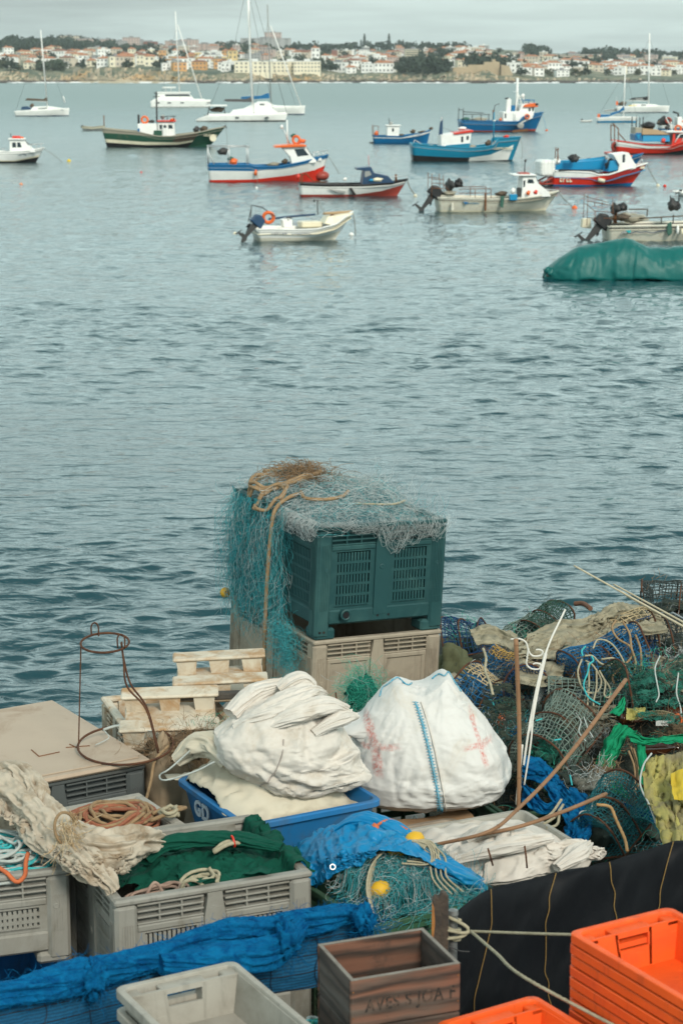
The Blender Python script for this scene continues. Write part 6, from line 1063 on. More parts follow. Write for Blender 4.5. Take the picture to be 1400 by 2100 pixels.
# ---- dark green mesh and ropes in the grey bin
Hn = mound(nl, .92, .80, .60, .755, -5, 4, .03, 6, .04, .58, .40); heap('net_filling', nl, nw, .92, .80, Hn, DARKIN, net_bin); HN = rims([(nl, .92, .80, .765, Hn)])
gt = thing('green_mesh', 'dark green fine mesh sheet heaped in the pale grey bin', 'net'); Gm = drape((*nw(.56, .42), R(23)), (1.10, .86), 76, 60, HN, (.70, .66), 11, .05, .012, 60, 9, .97, .06, sharp=10, bend=.3); cloth_obj('mesh_cloth', crinkle(Gm, 150, (.10, .42), (.006, .020), (.008, .024), 3, .4, .8), DGNET, gt, .003); Gm = drape((*nw(.66, .16), R(30)), (.80, .40), 54, 32, lambda x, y: HN(x, y) + .012, (.72, .5), 14, .05, .02, 50, 9, .97, .04, sharp=11); cloth_obj('mesh_fold', crinkle(Gm, 90, (.1, .34), (.006, .02), (.008, .022), 5, .4, .6), DGNET, gt, .003); bundle_obj('mesh_fold', bundle([np.array((*nw(u, v), .80 + z)) for u, v, z in ((.26, .40, -.04), (.36, .46, .0), (.52, .44, .01), (.68, .36, .02), (.86, .20, .01))], [.03, .055, .05, .055, .03], 31, 50, .012, .45, .6, 1.9, 3.2, .6, 2), DGNET, gt)
def coil(mb, c, rr, turns, r, H, seed=0, n=14, jx=.25, flat=1.0, ang=0.0):
    g = np.random.default_rng(seed); P = []; ca, sa = math.cos(ang), math.sin(ang)
    for i in range(int(turns * n)):
        a = 2 * PI * i / n; k = 1 + jx * math.sin(i * .37 + seed) * g.uniform(.5, 1); x, y = rr[0] * k * math.cos(a), rr[1] * k * math.sin(a); X, Y = c[0] + x * ca - y * sa + g.normal(0, .006), c[1] + x * sa + y * ca + g.normal(0, .006); P.append((X, Y, float(H(X, Y)) + r * (1 + 1.6 * (i / n) * flat) + abs(g.normal(0, r * .8))))
    return rope(mb, np.array(P), r)
t = thing('rope_coil', 'striped beige rope bundle at the near-left corner of the grey bin', 'rope'); mb = MB(); coil(mb, nw(.22, .13), (.13, .07), 4.5, .008, HN, 2, 14, .3, .6, R(23)); mb.build('rope_strand', mat('rope_pinkish', (.34, .24, .19), .9, (.24, .15, .12), 26, .9), t, smooth=True); mb = MB(); coil(mb, nw(.42, .12), (.09, .06), 3.2, .009, HN, 5, 12, .3, .8, R(40)); mb.build('rope_strand', ROPEW, t, smooth=True)
t = thing('knotted_rope', 'short cream rope knot with red tie lying on the green mesh', 'rope'); mb = MB(); z = float(np.max(HN(*nw(.62, .34)))) + .05; a = nw(.56, .30); b_ = nw(.72, .33); rope(mb, [(a[0], a[1], z), (a[0] + .05, a[1] + .03, z + .03), (b_[0] - .04, b_[1] - .02, z + .02), (b_[0], b_[1], z + .02)], .011); rope(mb, [(a[0], a[1] - .02, z), (a[0] + .06, a[1] + .0, z + .03), (b_[0] - .03, b_[1] - .05, z + .025), (b_[0], b_[1] - .03, z + .01)], .011); mb.build('rope_strand', ROPEW, t, smooth=True); MB().ring(((a[0] + b_[0]) / 2 + .02, (a[1] + b_[1]) / 2, z + .03), .026, .005, (1, .3, .2), 18, 6).build('red_tie', RED, t)
# ---- ropes in the bin behind and in the left bin
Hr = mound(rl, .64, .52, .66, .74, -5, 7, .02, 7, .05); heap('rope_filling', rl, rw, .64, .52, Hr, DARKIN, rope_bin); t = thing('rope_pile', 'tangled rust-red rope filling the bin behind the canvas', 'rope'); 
for k, (m, sd) in enumerate(((ROPER, 1), (ROPEB, 2), (ROPER, 3), (ROPEB, 4))): mb = MB(); coil(mb, rw(.28 + .05 * k, .22 + .02 * k), (.24 - .03 * k, .13), 6, .010, lambda x, y: np.maximum(Hr(x, y), .66), sd, 12, .35, .35, R(31 + 10 * k)); mb.build('rope_strand', m, t, smooth=True)
t = thing('rope', 'olive and brown rope looped over the bin corner by the blue tub', 'rope'); mb = MB(); rope(mb, [(*rw(.50, .10), .76), (*rw(.60, .06), .80), (*rw(.68, .10), .79), (*rw(.72, .18), .76), (*rw(.64, .2), .77), (*rw(.55, .18), .76)], .011); mb.build('rope_strand', ROPEB, t, smooth=True); mb = MB(); coil(mb, rw(.60, .10), (.035, .05), 2.2, .010, lambda x, y: .76 + 0 * np.asarray(x), 6, 12, .1); mb.build('rope_strand', ROPEW, t, smooth=True)
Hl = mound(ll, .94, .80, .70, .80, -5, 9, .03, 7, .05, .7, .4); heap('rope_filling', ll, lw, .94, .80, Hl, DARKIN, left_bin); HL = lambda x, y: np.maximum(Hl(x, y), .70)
t = thing('rope_pile', 'loose turquoise and white ropes piled in the shallow bin at the left edge', 'rope')
for k, (m, sd, c, rr, tr) in enumerate(((ROPEG, 1, (.62, .3), (.22, .16), 8), (ROPET, 2, (.74, .22), (.15, .14), 5), (ROPEG, 3, (.80, .3), (.10, .15), 5), (ROPER, 4, (.55, .42), (.12, .08), 2.5), (ROPET, 5, (.68, .36), (.20, .12), 3), (ROPEG, 6, (.7, .12), (.16, .08), 3))): mb = MB(); coil(mb, lw(*c), rr, tr, .008, HL, sd + 20, 13, .45, .5, k * .7); mb.build('rope_strand', m, t, smooth=True)
t = thing('orange_rope', 'frayed orange rope end hanging over the rim of the left bin', 'rope'); mb = MB(); rope(mb, [(*lw(.60, .12), .83), (*lw(.66, .0), .82), (*lw(.70, -.03), .78), (*lw(.74, -.02), .80), (*lw(.76, .06), .83), (*lw(.78, .12), .85)], .011); mb.build('rope_strand', ROPEO, t, smooth=True)
# ---- canvas thrown over the bins
HC = rims([(ll, .94, .80, .81, HL), (nl, .92, .80, .765, Hn), (rl, .64, .52, .755, Hr)]); HCs = lambda x, y: np.maximum(HC(x, y), .62)
ct = thing('canvas_sheet', 'long dirty white canvas twisted across the left and grey bins, frayed and tied', 'canvas sheet')
B1 = bundle([gz(-30, 1600, .98), gz(35, 1628, .97), gz(95, 1672, .95), gz(150, 1722, .90), gz(215, 1748, .88), gz(275, 1730, .86), gz(318, 1722, .82)], [.10, .105, .085, .075, .105, .10, .06], 21, 60, .012, .42, .8, 2.0, 3.0, .55, 2.0); bundle_obj('canvas_roll', B1, CANVAS, ct)
bundle_obj('canvas_roll', bundle([gz(60, 1690, .90), gz(110, 1735, .88), gz(165, 1765, .87), gz(215, 1800, .82), gz(232, 1828, .76)], [.05, .075, .06, .075, .035], 27, 56, .011, .5, .8, 2.0, 3.6, .6, 2.4), CANVAS, ct)
bundle_obj('canvas_roll', bundle([gz(-20, 1575, 1.02), gz(40, 1592, 1.03), gz(75, 1625, 1.0), gz(85, 1660, .97)], [.05, .07, .065, .03], 33, 56, .011, .5, .8, 2.0, 3.6, .6, 2.4), CANVAS, ct)
cz = lambda px, py, z: gz(px, py, z)
def loft_early(a, b, amp, seed, cr):
    a = resample(spline(np.array(a), 8), .009); n = len(a); b = resample(spline(np.array(b), 8), .009); s_ = np.linspace(0, len(b) - 1, n); b = np.stack([np.interp(s_, np.arange(len(b)), b[:, k]) for k in range(3)], 1); q = np.linspace(0, 1, 46); G = a[:, None] * (1 - q[None, :, None]) + b[:, None] * q[None, :, None]; f = amp * (1 - 2.2 * np.abs(fbm(np.stack([np.arange(n)[:, None] * .05 + 0 * q, q[None] * 2.4 + .4 * np.sin(np.arange(n)[:, None] * .045), np.full((n, 46), 3.3 + seed)], -1), seed, 4, .55))); G = G + f[..., None] * np.array([0, -.6, .8]); cloth_obj('canvas_fold', crinkle(G, *cr), CANVAS, ct, .004)
loft_early([cz(0, 1600, 1.0), cz(60, 1640, .97), cz(120, 1700, .94), cz(190, 1752, .91), cz(262, 1748, .90), cz(312, 1712, .86)], [cz(-10, 1668, .92), cz(45, 1705, .90), cz(105, 1752, .88), cz(160, 1800, .84), cz(222, 1812, .80), cz(300, 1748, .83)], .035, 5, (80, (.08, .3), (.008, .02), (.012, .028), 4))
Gc2 = drape((*gz(70, 1660, .86)[:2], .7), (.70, .52), 64, 50, HCs, (.66, .62), 25, .07, .03, 50, 9, .95, .05, sharp=9); cloth_obj('canvas_fold', Gc2, CANVAS, ct, .004)
g = np.random.default_rng(3); c = gz(140, 1700, .98); mb = MB(); th = g.uniform(0, 2 * PI, 160); pts = np.stack([c[0] + .055 * np.cos(th) * g.uniform(.6, 1.2, 160), c[1] + .07 * np.sin(th), c[2] - .06 + .09 * np.sin(th) ** 2 + g.uniform(-.05, .05, 160)], 1); strands(mb, pts, np.stack([g.normal(.3, .4, 160), g.normal(-.4, .4, 160), g.normal(-.8, .3, 160)], 1), .13, .0016, None, 8, .3, seed=3); mb.build('frayed_threads', mat('frayed_thread', (.52, .42, .28), .9, (.38, .24, .12), 20, 1.0), ct)
MB().ring(c + (-.01, 0, .0), .075, .007, (.9, -.5, .35), 26, 6).build('tie_cord', ROPEB, ct)
# ---- blue tarpaulin and turquoise netting
Hc = mound(cl_, .64, .74, .60, .80, -5, 15, .03, 6, .05, .45, .5); heap('net_filling', cl_, cw_, .64, .74, Hc, NETDK, net_crate); HT = rims([(cl_, .64, .74, .615, Hc)]); HTs = lambda x, y: np.maximum(HT(x, y), .45)
bt_ = thing('blue_tarpaulin', 'creased bright blue tarpaulin thrown back over the turquoise netting', 'tarpaulin'); tz_ = lambda px, py, z: gz(px, py, z)
loft3([tz_(585, 1752, .60), tz_(640, 1712, .70), tz_(700, 1690, .80), tz_(755, 1676, .84), tz_(800, 1690, .82), tz_(850, 1716, .78), tz_(930, 1765, .70), tz_(992, 1806, .62)], [tz_(632, 1822, .60), tz_(668, 1796, .70), tz_(712, 1768, .80), tz_(768, 1748, .86), tz_(828, 1750, .86), tz_(880, 1772, .80), tz_(930, 1800, .72), tz_(975, 1834, .62)], BTARP, bt_, 'tarpaulin_cloth', .022, 60, 4, .035, .003, .008, (90, (.08, .32), (.006, .016), (.010, .024), 7, .5, .7))
loft3([tz_(600, 1735, .62), tz_(650, 1745, .70), tz_(700, 1760, .78), tz_(770, 1752, .85)], [tz_(630, 1826, .58), tz_(655, 1815, .64), tz_(690, 1790, .74), tz_(770, 1758, .85)], BTARP, bt_, 'tarpaulin_fold', .02, 40, 9, .03, .003, .008, (40, (.08, .3), (.006, .014), (.010, .022), 8)); bundle_obj('tarpaulin_fold', bundle([tz_(690, 1705, .80), tz_(740, 1685, .86), tz_(800, 1700, .85), tz_(860, 1735, .80)], [.03, .05, .05, .03], 6, 44, .012, .45, .8, 1.9, 3.0, .6, 1.6), BTARP, bt_); bundle_obj('tarpaulin_fold', bundle([tz_(850, 1762, .80), tz_(900, 1775, .76), tz_(950, 1800, .70), tz_(985, 1822, .62)], [.03, .05, .055, .03], 16, 44, .012, .4, .8, 1.9, 3.0, .6, 1.6), BTARP, bt_)
e = tz_(682, 1778, .76); MB().ring(e + (0, -.03, .012), .012, .003, (.2, -1, .6), 16, 6).build('eyelet', ALU, bt_)
t = thing('red_cord', 'knotted red cord lying on top of the blue tarpaulin', 'cord'); mb = MB(); k = [tz_(*q) for q in ((768, 1697, .88), (785, 1685, .89), (805, 1682, .885), (815, 1692, .875), (835, 1702, .86))]; rope(mb, k, .007); mb.build('cord_strand', ROPEO, t, smooth=True); MB().blob(k[0], (.02, .018, .016), 3, .3).build('knot', ROPEO, t, smooth=True)
tq = thing('turquoise_netting', 'turquoise monofilament netting with cream lines piled in the green crate', 'net'); g = np.random.default_rng(8); mb = MB(); ck = lambda p: np.stack(list(cw_(np.clip(cl_(p[:, 0], p[:, 1])[0], -.02, .655), np.clip(cl_(p[:, 0], p[:, 1])[1], -.015, .36))) + [p[:, 2]], 1); HK = lambda x, y: np.where(HT(x, y) > .3, HT(x, y), -9.0); N_ = 1300; uu_, vv_ = g.uniform(.03, .60, N_), g.uniform(.0, .34, N_); X, Y = cw_(uu_, vv_); strands(mb, np.stack([X, Y, HTs(X, Y) + g.uniform(0, .05, N_)], 1), g.normal(0, 1, (N_, 3)) * (1, 1, .3), .24, .0008, HK, 14, .8, (.01, .05), 8, keep=ck); mb.build('fine_netting', NETTEAL, tq); mb = MB(); N_ = 300; uu_, vv_ = g.uniform(.03, .60, N_), g.uniform(.0, .34, N_); X, Y = cw_(uu_, vv_); strands(mb, np.stack([X, Y, HTs(X, Y) + g.uniform(.01, .06, N_)], 1), g.normal(0, 1, (N_, 3)) * (1, 1, .3), .26, .0008, HK, 14, .75, (.02, .06), 9, keep=ck); mb.build('pale_netting', NETGREY, tq)
for k in range(7): mb = MB(); j = k * .012; rope(mb, [(*cw_(.02 + j * .4, .0 + j), .65), (*cw_(.04 + j, .10 + j), .74), (*cw_(.13 + j, .19 + j * .8), .82 + j * .3), (*cw_(.29 + j, .24 + j * .5), .86), (*cw_(.45 - j, .22 - j), .85), (*cw_(.44 - j * 2, .13 - j), .80), (*cw_(.34 - j * 3, .15 - j), .82)][:7 if k < 4 else 5], .0052); mb.build('head_rope', ROPEW, tq, smooth=True)
for k in range(4): mb = MB(); j = k * .03; rope(mb, [(*cw_(.36 + j, .20), .84), (*cw_(.38 + j, .12), .80), (*cw_(.36 + j * .8, .05), .74), (*cw_(.40 + j, .0), .67)], .0052); mb.build('head_rope', ROPEW, tq, smooth=True)
def net_float(label, p, m, r=.045, ax=(1, .3, .1), group=None): t = thing('net_float', label, 'float', p, group=group); MB().lathe([(.010, -1.15 * r), (.6 * r, -1.0 * r), (.95 * r, -.4 * r), (r, 0), (.95 * r, .4 * r), (.6 * r, 1.0 * r), (.010, 1.15 * r)], n=18, ax=ax).build('float_body', m, t, smooth=True); MB().ring(Vector(ax).normalized() * r * 1.1, .011, .003, ax, 12, 6).build('cord_hole', BLK, t)
YF = plastic('yellow_float', (.62, .36, .02), dirt=(.45, .25, .03))
for (u, v, z, lab) in ((.40, .27, .845, 'yellow net float under the blue tarpaulin edge, highest of the three'), (.28, .24, .825, 'yellow net float in the middle of the turquoise netting'), (.12, .12, .715, 'yellow net float half buried at the netting pile side')): net_float(lab, (*cw_(u, v), z), YF, .042, (1, .2 + u, .3))
# ---- white cloth on the milky tray
Hm = mound(ml, .80, .62, .44, .58, -5, 19, .04, 5, .06, .5, .5); HM = rims([(ml, .80, .62, .515, Hm)]); HMs = lambda x, y: np.maximum(HM(x, y), .34)
wc = thing('white_cloth', 'crumpled dirty white canvas heaped on the milky tray, pole lying across it', 'canvas sheet'); heap('cloth_core', ml, mw, .80, .62, Hm, SACKW, wc)
loft3([gz(898, 1752, .52), gz(935, 1712, .60), gz(990, 1690, .66), gz(1050, 1702, .66), gz(1105, 1732, .60)], [gz(915, 1795, .50), gz(965, 1806, .52), gz(1020, 1812, .52), gz(1080, 1806, .52), gz(1150, 1790, .50)], SACKW, wc, 'canvas_cloth', .028, 60, 3, .05, .004, .009, (26, (.2, .55), (.008, .020), (.018, .04), 5, .4, .6), .7)
loft3([gz(1010, 1712, .64), gz(1075, 1706, .68), gz(1130, 1722, .66), gz(1180, 1728, .62), gz(1232, 1752, .54)], [gz(985, 1818, .50), gz(1055, 1812, .52), gz(1120, 1796, .52), gz(1180, 1784, .52), gz(1240, 1766, .50)], SACKW, wc, 'canvas_fold', .030, 60, 8, .06, .004, .009, (26, (.2, .55), (.008, .020), (.018, .04), 6, 2.0, .6), .7)
bundle_obj('canvas_fold', bundle([gz(935, 1765, .60), gz(1000, 1745, .66), gz(1070, 1728, .70), gz(1128, 1718, .70)], [.03, .05, .055, .03], 9, 50, .012, .36, .7, 1.7, 2.6, .55, 1.0), SACKW, wc); bundle_obj('canvas_fold', bundle([gz(960, 1722, .64), gz(1000, 1700, .70), gz(1050, 1708, .70)], [.03, .05, .03], 19, 50, .012, .36, .7, 1.7, 2.6, .55, 1.0), SACKW, wc); bundle_obj('canvas_fold', bundle([gz(1140, 1780, .58), gz(1180, 1752, .62), gz(1205, 1730, .62)], [.03, .055, .025], 29, 50, .012, .36, .8, 1.7, 2.6, .55, 1.0), SACKW, wc)
# ---- nets on the stacked bins
st_u = lambda u, v, z: SP(u, v, z)
def stk(x, y):                                              # top of the green bin
    x = np.asarray(x, float) + .205; y = np.asarray(y, float) - 12.76; c, s_ = math.cos(R(27.5)), math.sin(R(27.5)); u = x * c + y * s_ - .03; v = -x * s_ + y * c; ins = (u > -.0) & (u < .93) & (v > -.0) & (v < 1.28)
    r = np.clip(1 - ((u - .45) / .6) ** 2 - ((v - .72) / .8) ** 2, 0, 1); return np.where(ins, 1.485 - .045 * (x) + .11 * r + .05 * n2(x, y, 4, 33), .2)
tn = thing('grey_netting', 'matted grey and teal fishing net heaped over the top of the green bin', 'net'); g = np.random.default_rng(77)
u, v = np.meshgrid(np.linspace(.02, .91, 44), np.linspace(.02, 1.26, 52), indexing='ij'); Gn = []
for a in range(44):
    row = []
    for b_ in range(52):
        p = SP(u[a, b_], v[a, b_], 1.49); e = min(u[a, b_], .93 - u[a, b_], v[a, b_], 1.28 - v[a, b_]); p[2] = float(stk(p[0], p[1])) - .02 if e > .05 else p[2] - .01; row.append(p)
    Gn.append(row)
MB().sheet(np.array(Gn)).build('net_mass', mat('matted_net', (.12, .19, .20), .95, (.04, .13, .15), 9, .9, .9, 120, .01, (.14, .09, .05), 5, .55, .7), tn, smooth=True)
def onstack(n, u0, u1, v0, v1, lift): uu_, vv_ = g.uniform(u0, u1, n), g.uniform(v0, v1, n); P = np.array([SP(a, b_, 1.5) for a, b_ in zip(uu_, vv_)]); P[:, 2] = np.maximum(stk(P[:, 0], P[:, 1]), 1.42) + g.uniform(0, lift, n); return P
top = lambda x, y: np.where(stk(x, y) > 1, stk(x, y), -9.0); STI = np.array(ST.inverted())[:3, :3]; ST3 = np.array(ST)[:3, :3]; SO = np.array([-.205, 12.76, 0])
def skeep(lo, hi):                                           # keep threads within a block of the stack's frame
    def k(p): q = np.clip((p - SO) @ STI.T, lo, hi); return q @ ST3.T + SO
    return k
KT = skeep((-.03, -.03, 1.44), (.95, 1.30, 1.75)); KC = skeep((-.13, .34, .50), (-.008, 1.31, 1.56))
mb = MB(); strands(mb, onstack(1500, .0, .93, .0, 1.28, .06), g.normal(0, 1, (1500, 3)) * (1, 1, .35), .30, .0008, top, 14, .8, (.01, .085), 4, .0, keep=KT); mb.build('fine_netting', NETGREY, tn)
mb = MB(); strands(mb, onstack(500, .0, .93, .0, 1.28, .05), g.normal(0, 1, (500, 3)) * (1, 1, .3), .30, .0008, top, 14, .8, (.01, .06), 5, .0, keep=KT); mb.build('teal_netting', NETTEAL, tn)
mb = MB(); Q = []                                           # slack bights hanging over the front rim
for k in range(150):
    a = g.uniform(-.02, .84); w_ = g.uniform(.05, .22); dz = g.uniform(.02, .09) * (1 + 1.3 * float(n2(a, .3, 4.2, 71, 2))); s_ = np.linspace(0, 1, 12); off = g.uniform(.008, .03)
    Q.append([SP(a + w_ * q, (-off if 0 < i < 11 else .02) + .006 * math.sin(i * 2 + k), 1.50 + .02 * (i in (0, 11)) - dz * math.sin(PI * q) ** .8 + .006 * math.sin(i * 3 + k)) for i, q in enumerate(s_)])
tubes(mb, np.array(Q), .0009); Q = []
for k in range(140):
    a = g.uniform(.0, .5); w_ = g.uniform(.05, .16); dz = g.uniform(.03, .12); off = g.uniform(.008, .03); Q.append([SP((-off if 0 < i < 11 else .02) + .005 * math.sin(i * 2 + k), a + w_ * q, 1.50 + .02 * (i in (0, 11)) - dz * math.sin(PI * q) ** .8) for i, q in enumerate(np.linspace(0, 1, 12))])
tubes(mb, np.array(Q), .0011); mb.build('hanging_loops', NETGREY, tn)
tt = thing('teal_netting', 'curtain of teal fishing net hanging down the left side of both stacked bins', 'net')
nu_, nv_ = 60, 46; Gh = []
for i in range(nu_):
    z = 1.52 - i / (nu_ - 1) * .86; row = []
    for j in range(nv_):
        q = j / (nv_ - 1); v0 = .40 + .10 * (1.5 - z) + .05 * math.sin(z * 6); v1 = 1.27 - .52 * max(0, (1.05 - z)) ** 1.0; v_ = v0 + (v1 - v0) * q; b_ = .045 * (1 - abs(2 * q - 1) ** 3) * (1 - .3 * abs(1.1 - z)) + .03 * float(n2(q * 3, z * .6, 2.2, 5, 3)) + .012 * math.sin(q * 34 + 2 * math.sin(z * 5))
        row.append(SP(-.02 - max(.004, b_), v_, z))
    Gh.append(row)
def holes_mat():
    m = bpy.data.materials.new('teal_net_curtain'); m.use_nodes = True; N = NT(m); b = m.node_tree.nodes['Principled BSDF']; tc = N.new('ShaderNodeTexCoord'); v = N.mapping(tc.outputs['Object'], (3, 3, 1)); f = N.noise(v, 5, 6, .7, .8); N.link(N.mix(N.ramp(N.noise(tc.outputs['Object'], 7, 4), .35, .65), (.012, .13, .155), (.03, .24, .28)), b.inputs['Base Color']); b.inputs['Roughness'].default_value = .9; N.link(N.ramp(f, .47, .60), b.inputs['Alpha']); return m
MB().sheet(np.array(Gh)).build('net_curtain', holes_mat(), tt, smooth=True)
A = np.array(Gh); mb = MB()
for m_, n_, r_, sd in ((NETTEAL, 1500, .0008, 3), (NETGREY, 500, .0007, 4)):
    mb = MB(); P = A[(g.uniform(0, .8, n_) * nu_).astype(int), (g.uniform(0, .999, n_) * nv_).astype(int)] + g.normal(0, .010, (n_, 3)); strands(mb, P, np.stack([g.normal(0, .3, n_), g.normal(0, .35, n_), -np.ones(n_) * g.uniform(.3, 1, n_)], 1), .30, r_, None, 14, .40, seed=sd, grav=.12, keep=KC); mb.build('fine_netting', m_, tt)
mb = MB(); n_ = 520; P = np.array([SP(-.03 - g.uniform(0, .05), v_, z_) for v_, z_ in zip(g.normal(.30, .08, n_), g.uniform(.50, .80, n_))]); strands(mb, P, g.normal(0, 1, (n_, 3)), .16, .0008, None, 12, .8, seed=8, grav=.05, keep=skeep((-.14, .05, .4), (-.008, .6, .9))); mb.build('net_tuft', NETTEAL, tt)
tr = thing('rope_coil', 'coil of thick brown rope on the netted bin, its tail hanging down', 'rope'); tz = lambda x, y: np.maximum(stk(x, y), 1.45) + .02
cc = SP(.26, .92, 0); mb = MB(); coil(mb, cc[:2], (.24, .15), 3.4, .013, tz, 3, 16, .14, .45, R(20)); mb.build('rope_strand', ROPEB, tr, smooth=True); mb = MB(); coil(mb, SP(.08, .72, 0)[:2], (.12, .09), 2.2, .013, tz, 6, 14, .15, .4, R(60)); mb.build('rope_strand', ROPEB, tr, smooth=True)
mb = MB(); n_ = 420; uu_, vv_ = g.normal(.34, .10, n_), g.normal(.95, .12, n_); P = np.array([SP(a, b_, 1.5) for a, b_ in zip(uu_, vv_)]); P[:, 2] = tz(P[:, 0], P[:, 1]) + g.uniform(0, .11, n_); strands(mb, P, g.normal(0, 1, (n_, 3)) * (1, 1, .4), .2, .0016, tz, 10, .8, (.02, .12), 6); mb.build('twine_tangle', NETBRN, tr)
mb = MB(); rope(mb, [SP(.16, .62, 1.585), SP(.04, .56, 1.57), SP(-.06, .53, 1.50), SP(-.085, .53, 1.30), SP(-.09, .54, 1.05), SP(-.085, .555, .80), SP(-.08, .56, .58), SP(-.07, .57, .36)], .0145); mb.build('rope_tail', ROPEB, tr, smooth=True); mb = MB(); rope(mb, [SP(.16, .60, 1.60), SP(.10, .40, 1.60), SP(.22, .34, 1.60), SP(.36, .40, 1.60), SP(.46, .50, 1.61)], .013); mb.build('rope_strand', ROPEB, tr, smooth=True); mb = MB(); rope(mb, [SP(.40, .28, 1.575), SP(.52, .20, 1.58), SP(.66, .22, 1.57), SP(.80, .34, 1.56)], .008); mb.build('rope_strand', ROPEW, tr, smooth=True)
net_float('orange-yellow float hanging in the teal net at the left edge of the bins', SP(-.10, 1.16, .80), YF, .036, (.3, -1, .2))
tg = thing('green_netting', 'bright green net clump between the two white sacks', 'net', (0, 0, 0)); mb = MB(); n_ = 1300; c = gy(742, 1430, 11.5); P = c + g.normal(0, 1, (n_, 3)) * (.06, .04, .075); strands(mb, P, g.normal(0, 1, (n_, 3)), .12, .0007, None, 11, .9, seed=9); mb.build('fine_netting', NETGRN, tg); MB().blob(c, (.085, .06, .12), 4, .4, 3).build('net_core', mat('green_net_core', (.006, .12, .085), .95, None, 12, .8, .9, 150, .01), tg, smooth=True); mb = MB(); n_ = 90; strands(mb, c + g.normal(0, 1, (n_, 3)) * (.06, .04, .08), g.normal(0, 1, (n_, 3)) * (1, 1, 1.3), .2, .0007, None, 11, .7, seed=10); mb.build('pale_threads', NETGREY, tg)
# ================================================================== fences, posts, the heap of pots, poles
# ---- blue netting rolled along the fence top
ft = thing('net_fence', 'blue netting fence with a rolled and knotted top edge, along the quay', 'net fence')
fp = [gz(-60, 2042, 1.2), gz(60, 2018, 1.2), gz(190, 1985, 1.2), gz(330, 1950, 1.2), gz(430, 1915, 1.2), gz(560, 1893, 1.2), gz(640, 1880, 1.2), gz(715, 1862, 1.2), gz(762, 1878, 1.2)]
fl_ = [p + (0, .0, -.02) for p in fp]; rad = [.045, .047, .056, .044, .046, .054, .048, .05, .03]
bundle_obj('rolled_top', bundle(fl_, rad, 3, 64, .011, .36, 1.0, 2.0, 3.2, .6, 2.5), BNET, ft); bundle_obj('rolled_fold', bundle([gz(330, 1962, 1.2) + (0, -.02, -.02), gz(430, 1945, 1.19) + (0, -.03, -.04), gz(560, 1925, 1.18) + (0, -.03, -.04), gz(620, 1895, 1.2)], [.03, .05, .05, .03], 8, 50, .012, .4, 1.1, 2.0, 3.0, .6, 2), BNET, ft)
for px, py, s_ in ((195, 1992, .052), (588, 1915, .055), (745, 1872, .045)): MB().blob(gz(px, py, 1.19) + (0, -.035, -.01), (s_ * .8, s_, s_ * 1.25), px, .45, 2.6, 34, 22).build('net_knot', BNET, ft, smooth=True)
g = np.random.default_rng(12); Bq = bundle(fl_, [r * 1.05 for r in rad], 3, 24, .011, .36, 1.0, 2.0, 3.2, .6, 2.5).reshape(-1, 3); n_ = 1500; P = Bq[g.integers(0, len(Bq), n_)]; mb = MB(); strands(mb, P, g.normal(0, 1, (n_, 3)) + (.6, .2, -.3), .05, .0006, None, 6, .7, seed=2); k = [gz(a, b, 1.18) + (0, -.05, -.03) for a, b in ((195, 1992), (588, 1915), (760, 1875))]; P = np.array([k[i % 3] for i in range(300)]) + g.normal(0, .03, (300, 3)); strands(mb, P, g.normal(0, 1, (300, 3)) + (0, -.3, -.6), .10, .0008, None, 8, .6, seed=4); mb.build('loose_fibres', BNET, ft)
A = resample(spline(np.array(fl_), 6), .02); rows = 26; Gf = []
for i, p in enumerate(A):
    L = []
    for j in range(rows): q = j / (rows - 1); f = .018 * float(n2(i * .05, q * 1.6, 1.6, 9, 3)) + .010 * math.sin(i * .22 + q * 2) * (1 - q); L.append((p[0] + .6 * f, p[1] + f + .015 - .02 * q, p[2] - .02 - q * (p[2] - .932)))
    Gf.append(L)
def shade_mat():
    m = mat('blue_shade_net', (.004, .075, .17), .85, (.006, .11, .24), 6, .8, .8, 60, .008).copy(); m.name = 'blue_shade_net_rows'; N = NT(m); b = m.node_tree.nodes['Principled BSDF']; src = b.inputs['Base Color'].links[0].from_socket; tc = N.new('ShaderNodeTexCoord'); w = N.new('ShaderNodeTexWave', wave_type='BANDS', bands_direction='Z'); w.inputs['Scale'].default_value = 26; w.inputs['Distortion'].default_value = 4; w.inputs['Detail'].default_value = 3; N.link(tc.outputs['Object'], w.inputs['Vector']); N.link(N.mix(w.outputs['Fac'], (.003, .05, .11), src), b.inputs['Base Color']); return m
cloth_obj('net_panel', np.array(Gf), shade_mat(), ft, .002); mb = MB(); WIRE = mat('dark_fence_wire', (.012, .018, .03), .7)
GF = np.array(Gf) + (0, -.006, 0)
for j in (6, 12, 18, 24): mb.tube(GF[:, j], .0016, 4)
for i in range(4, len(A), 9): mb.tube(GF[i, 2:], .0016, 4)
mb.build('fence_wire', WIRE, ft)
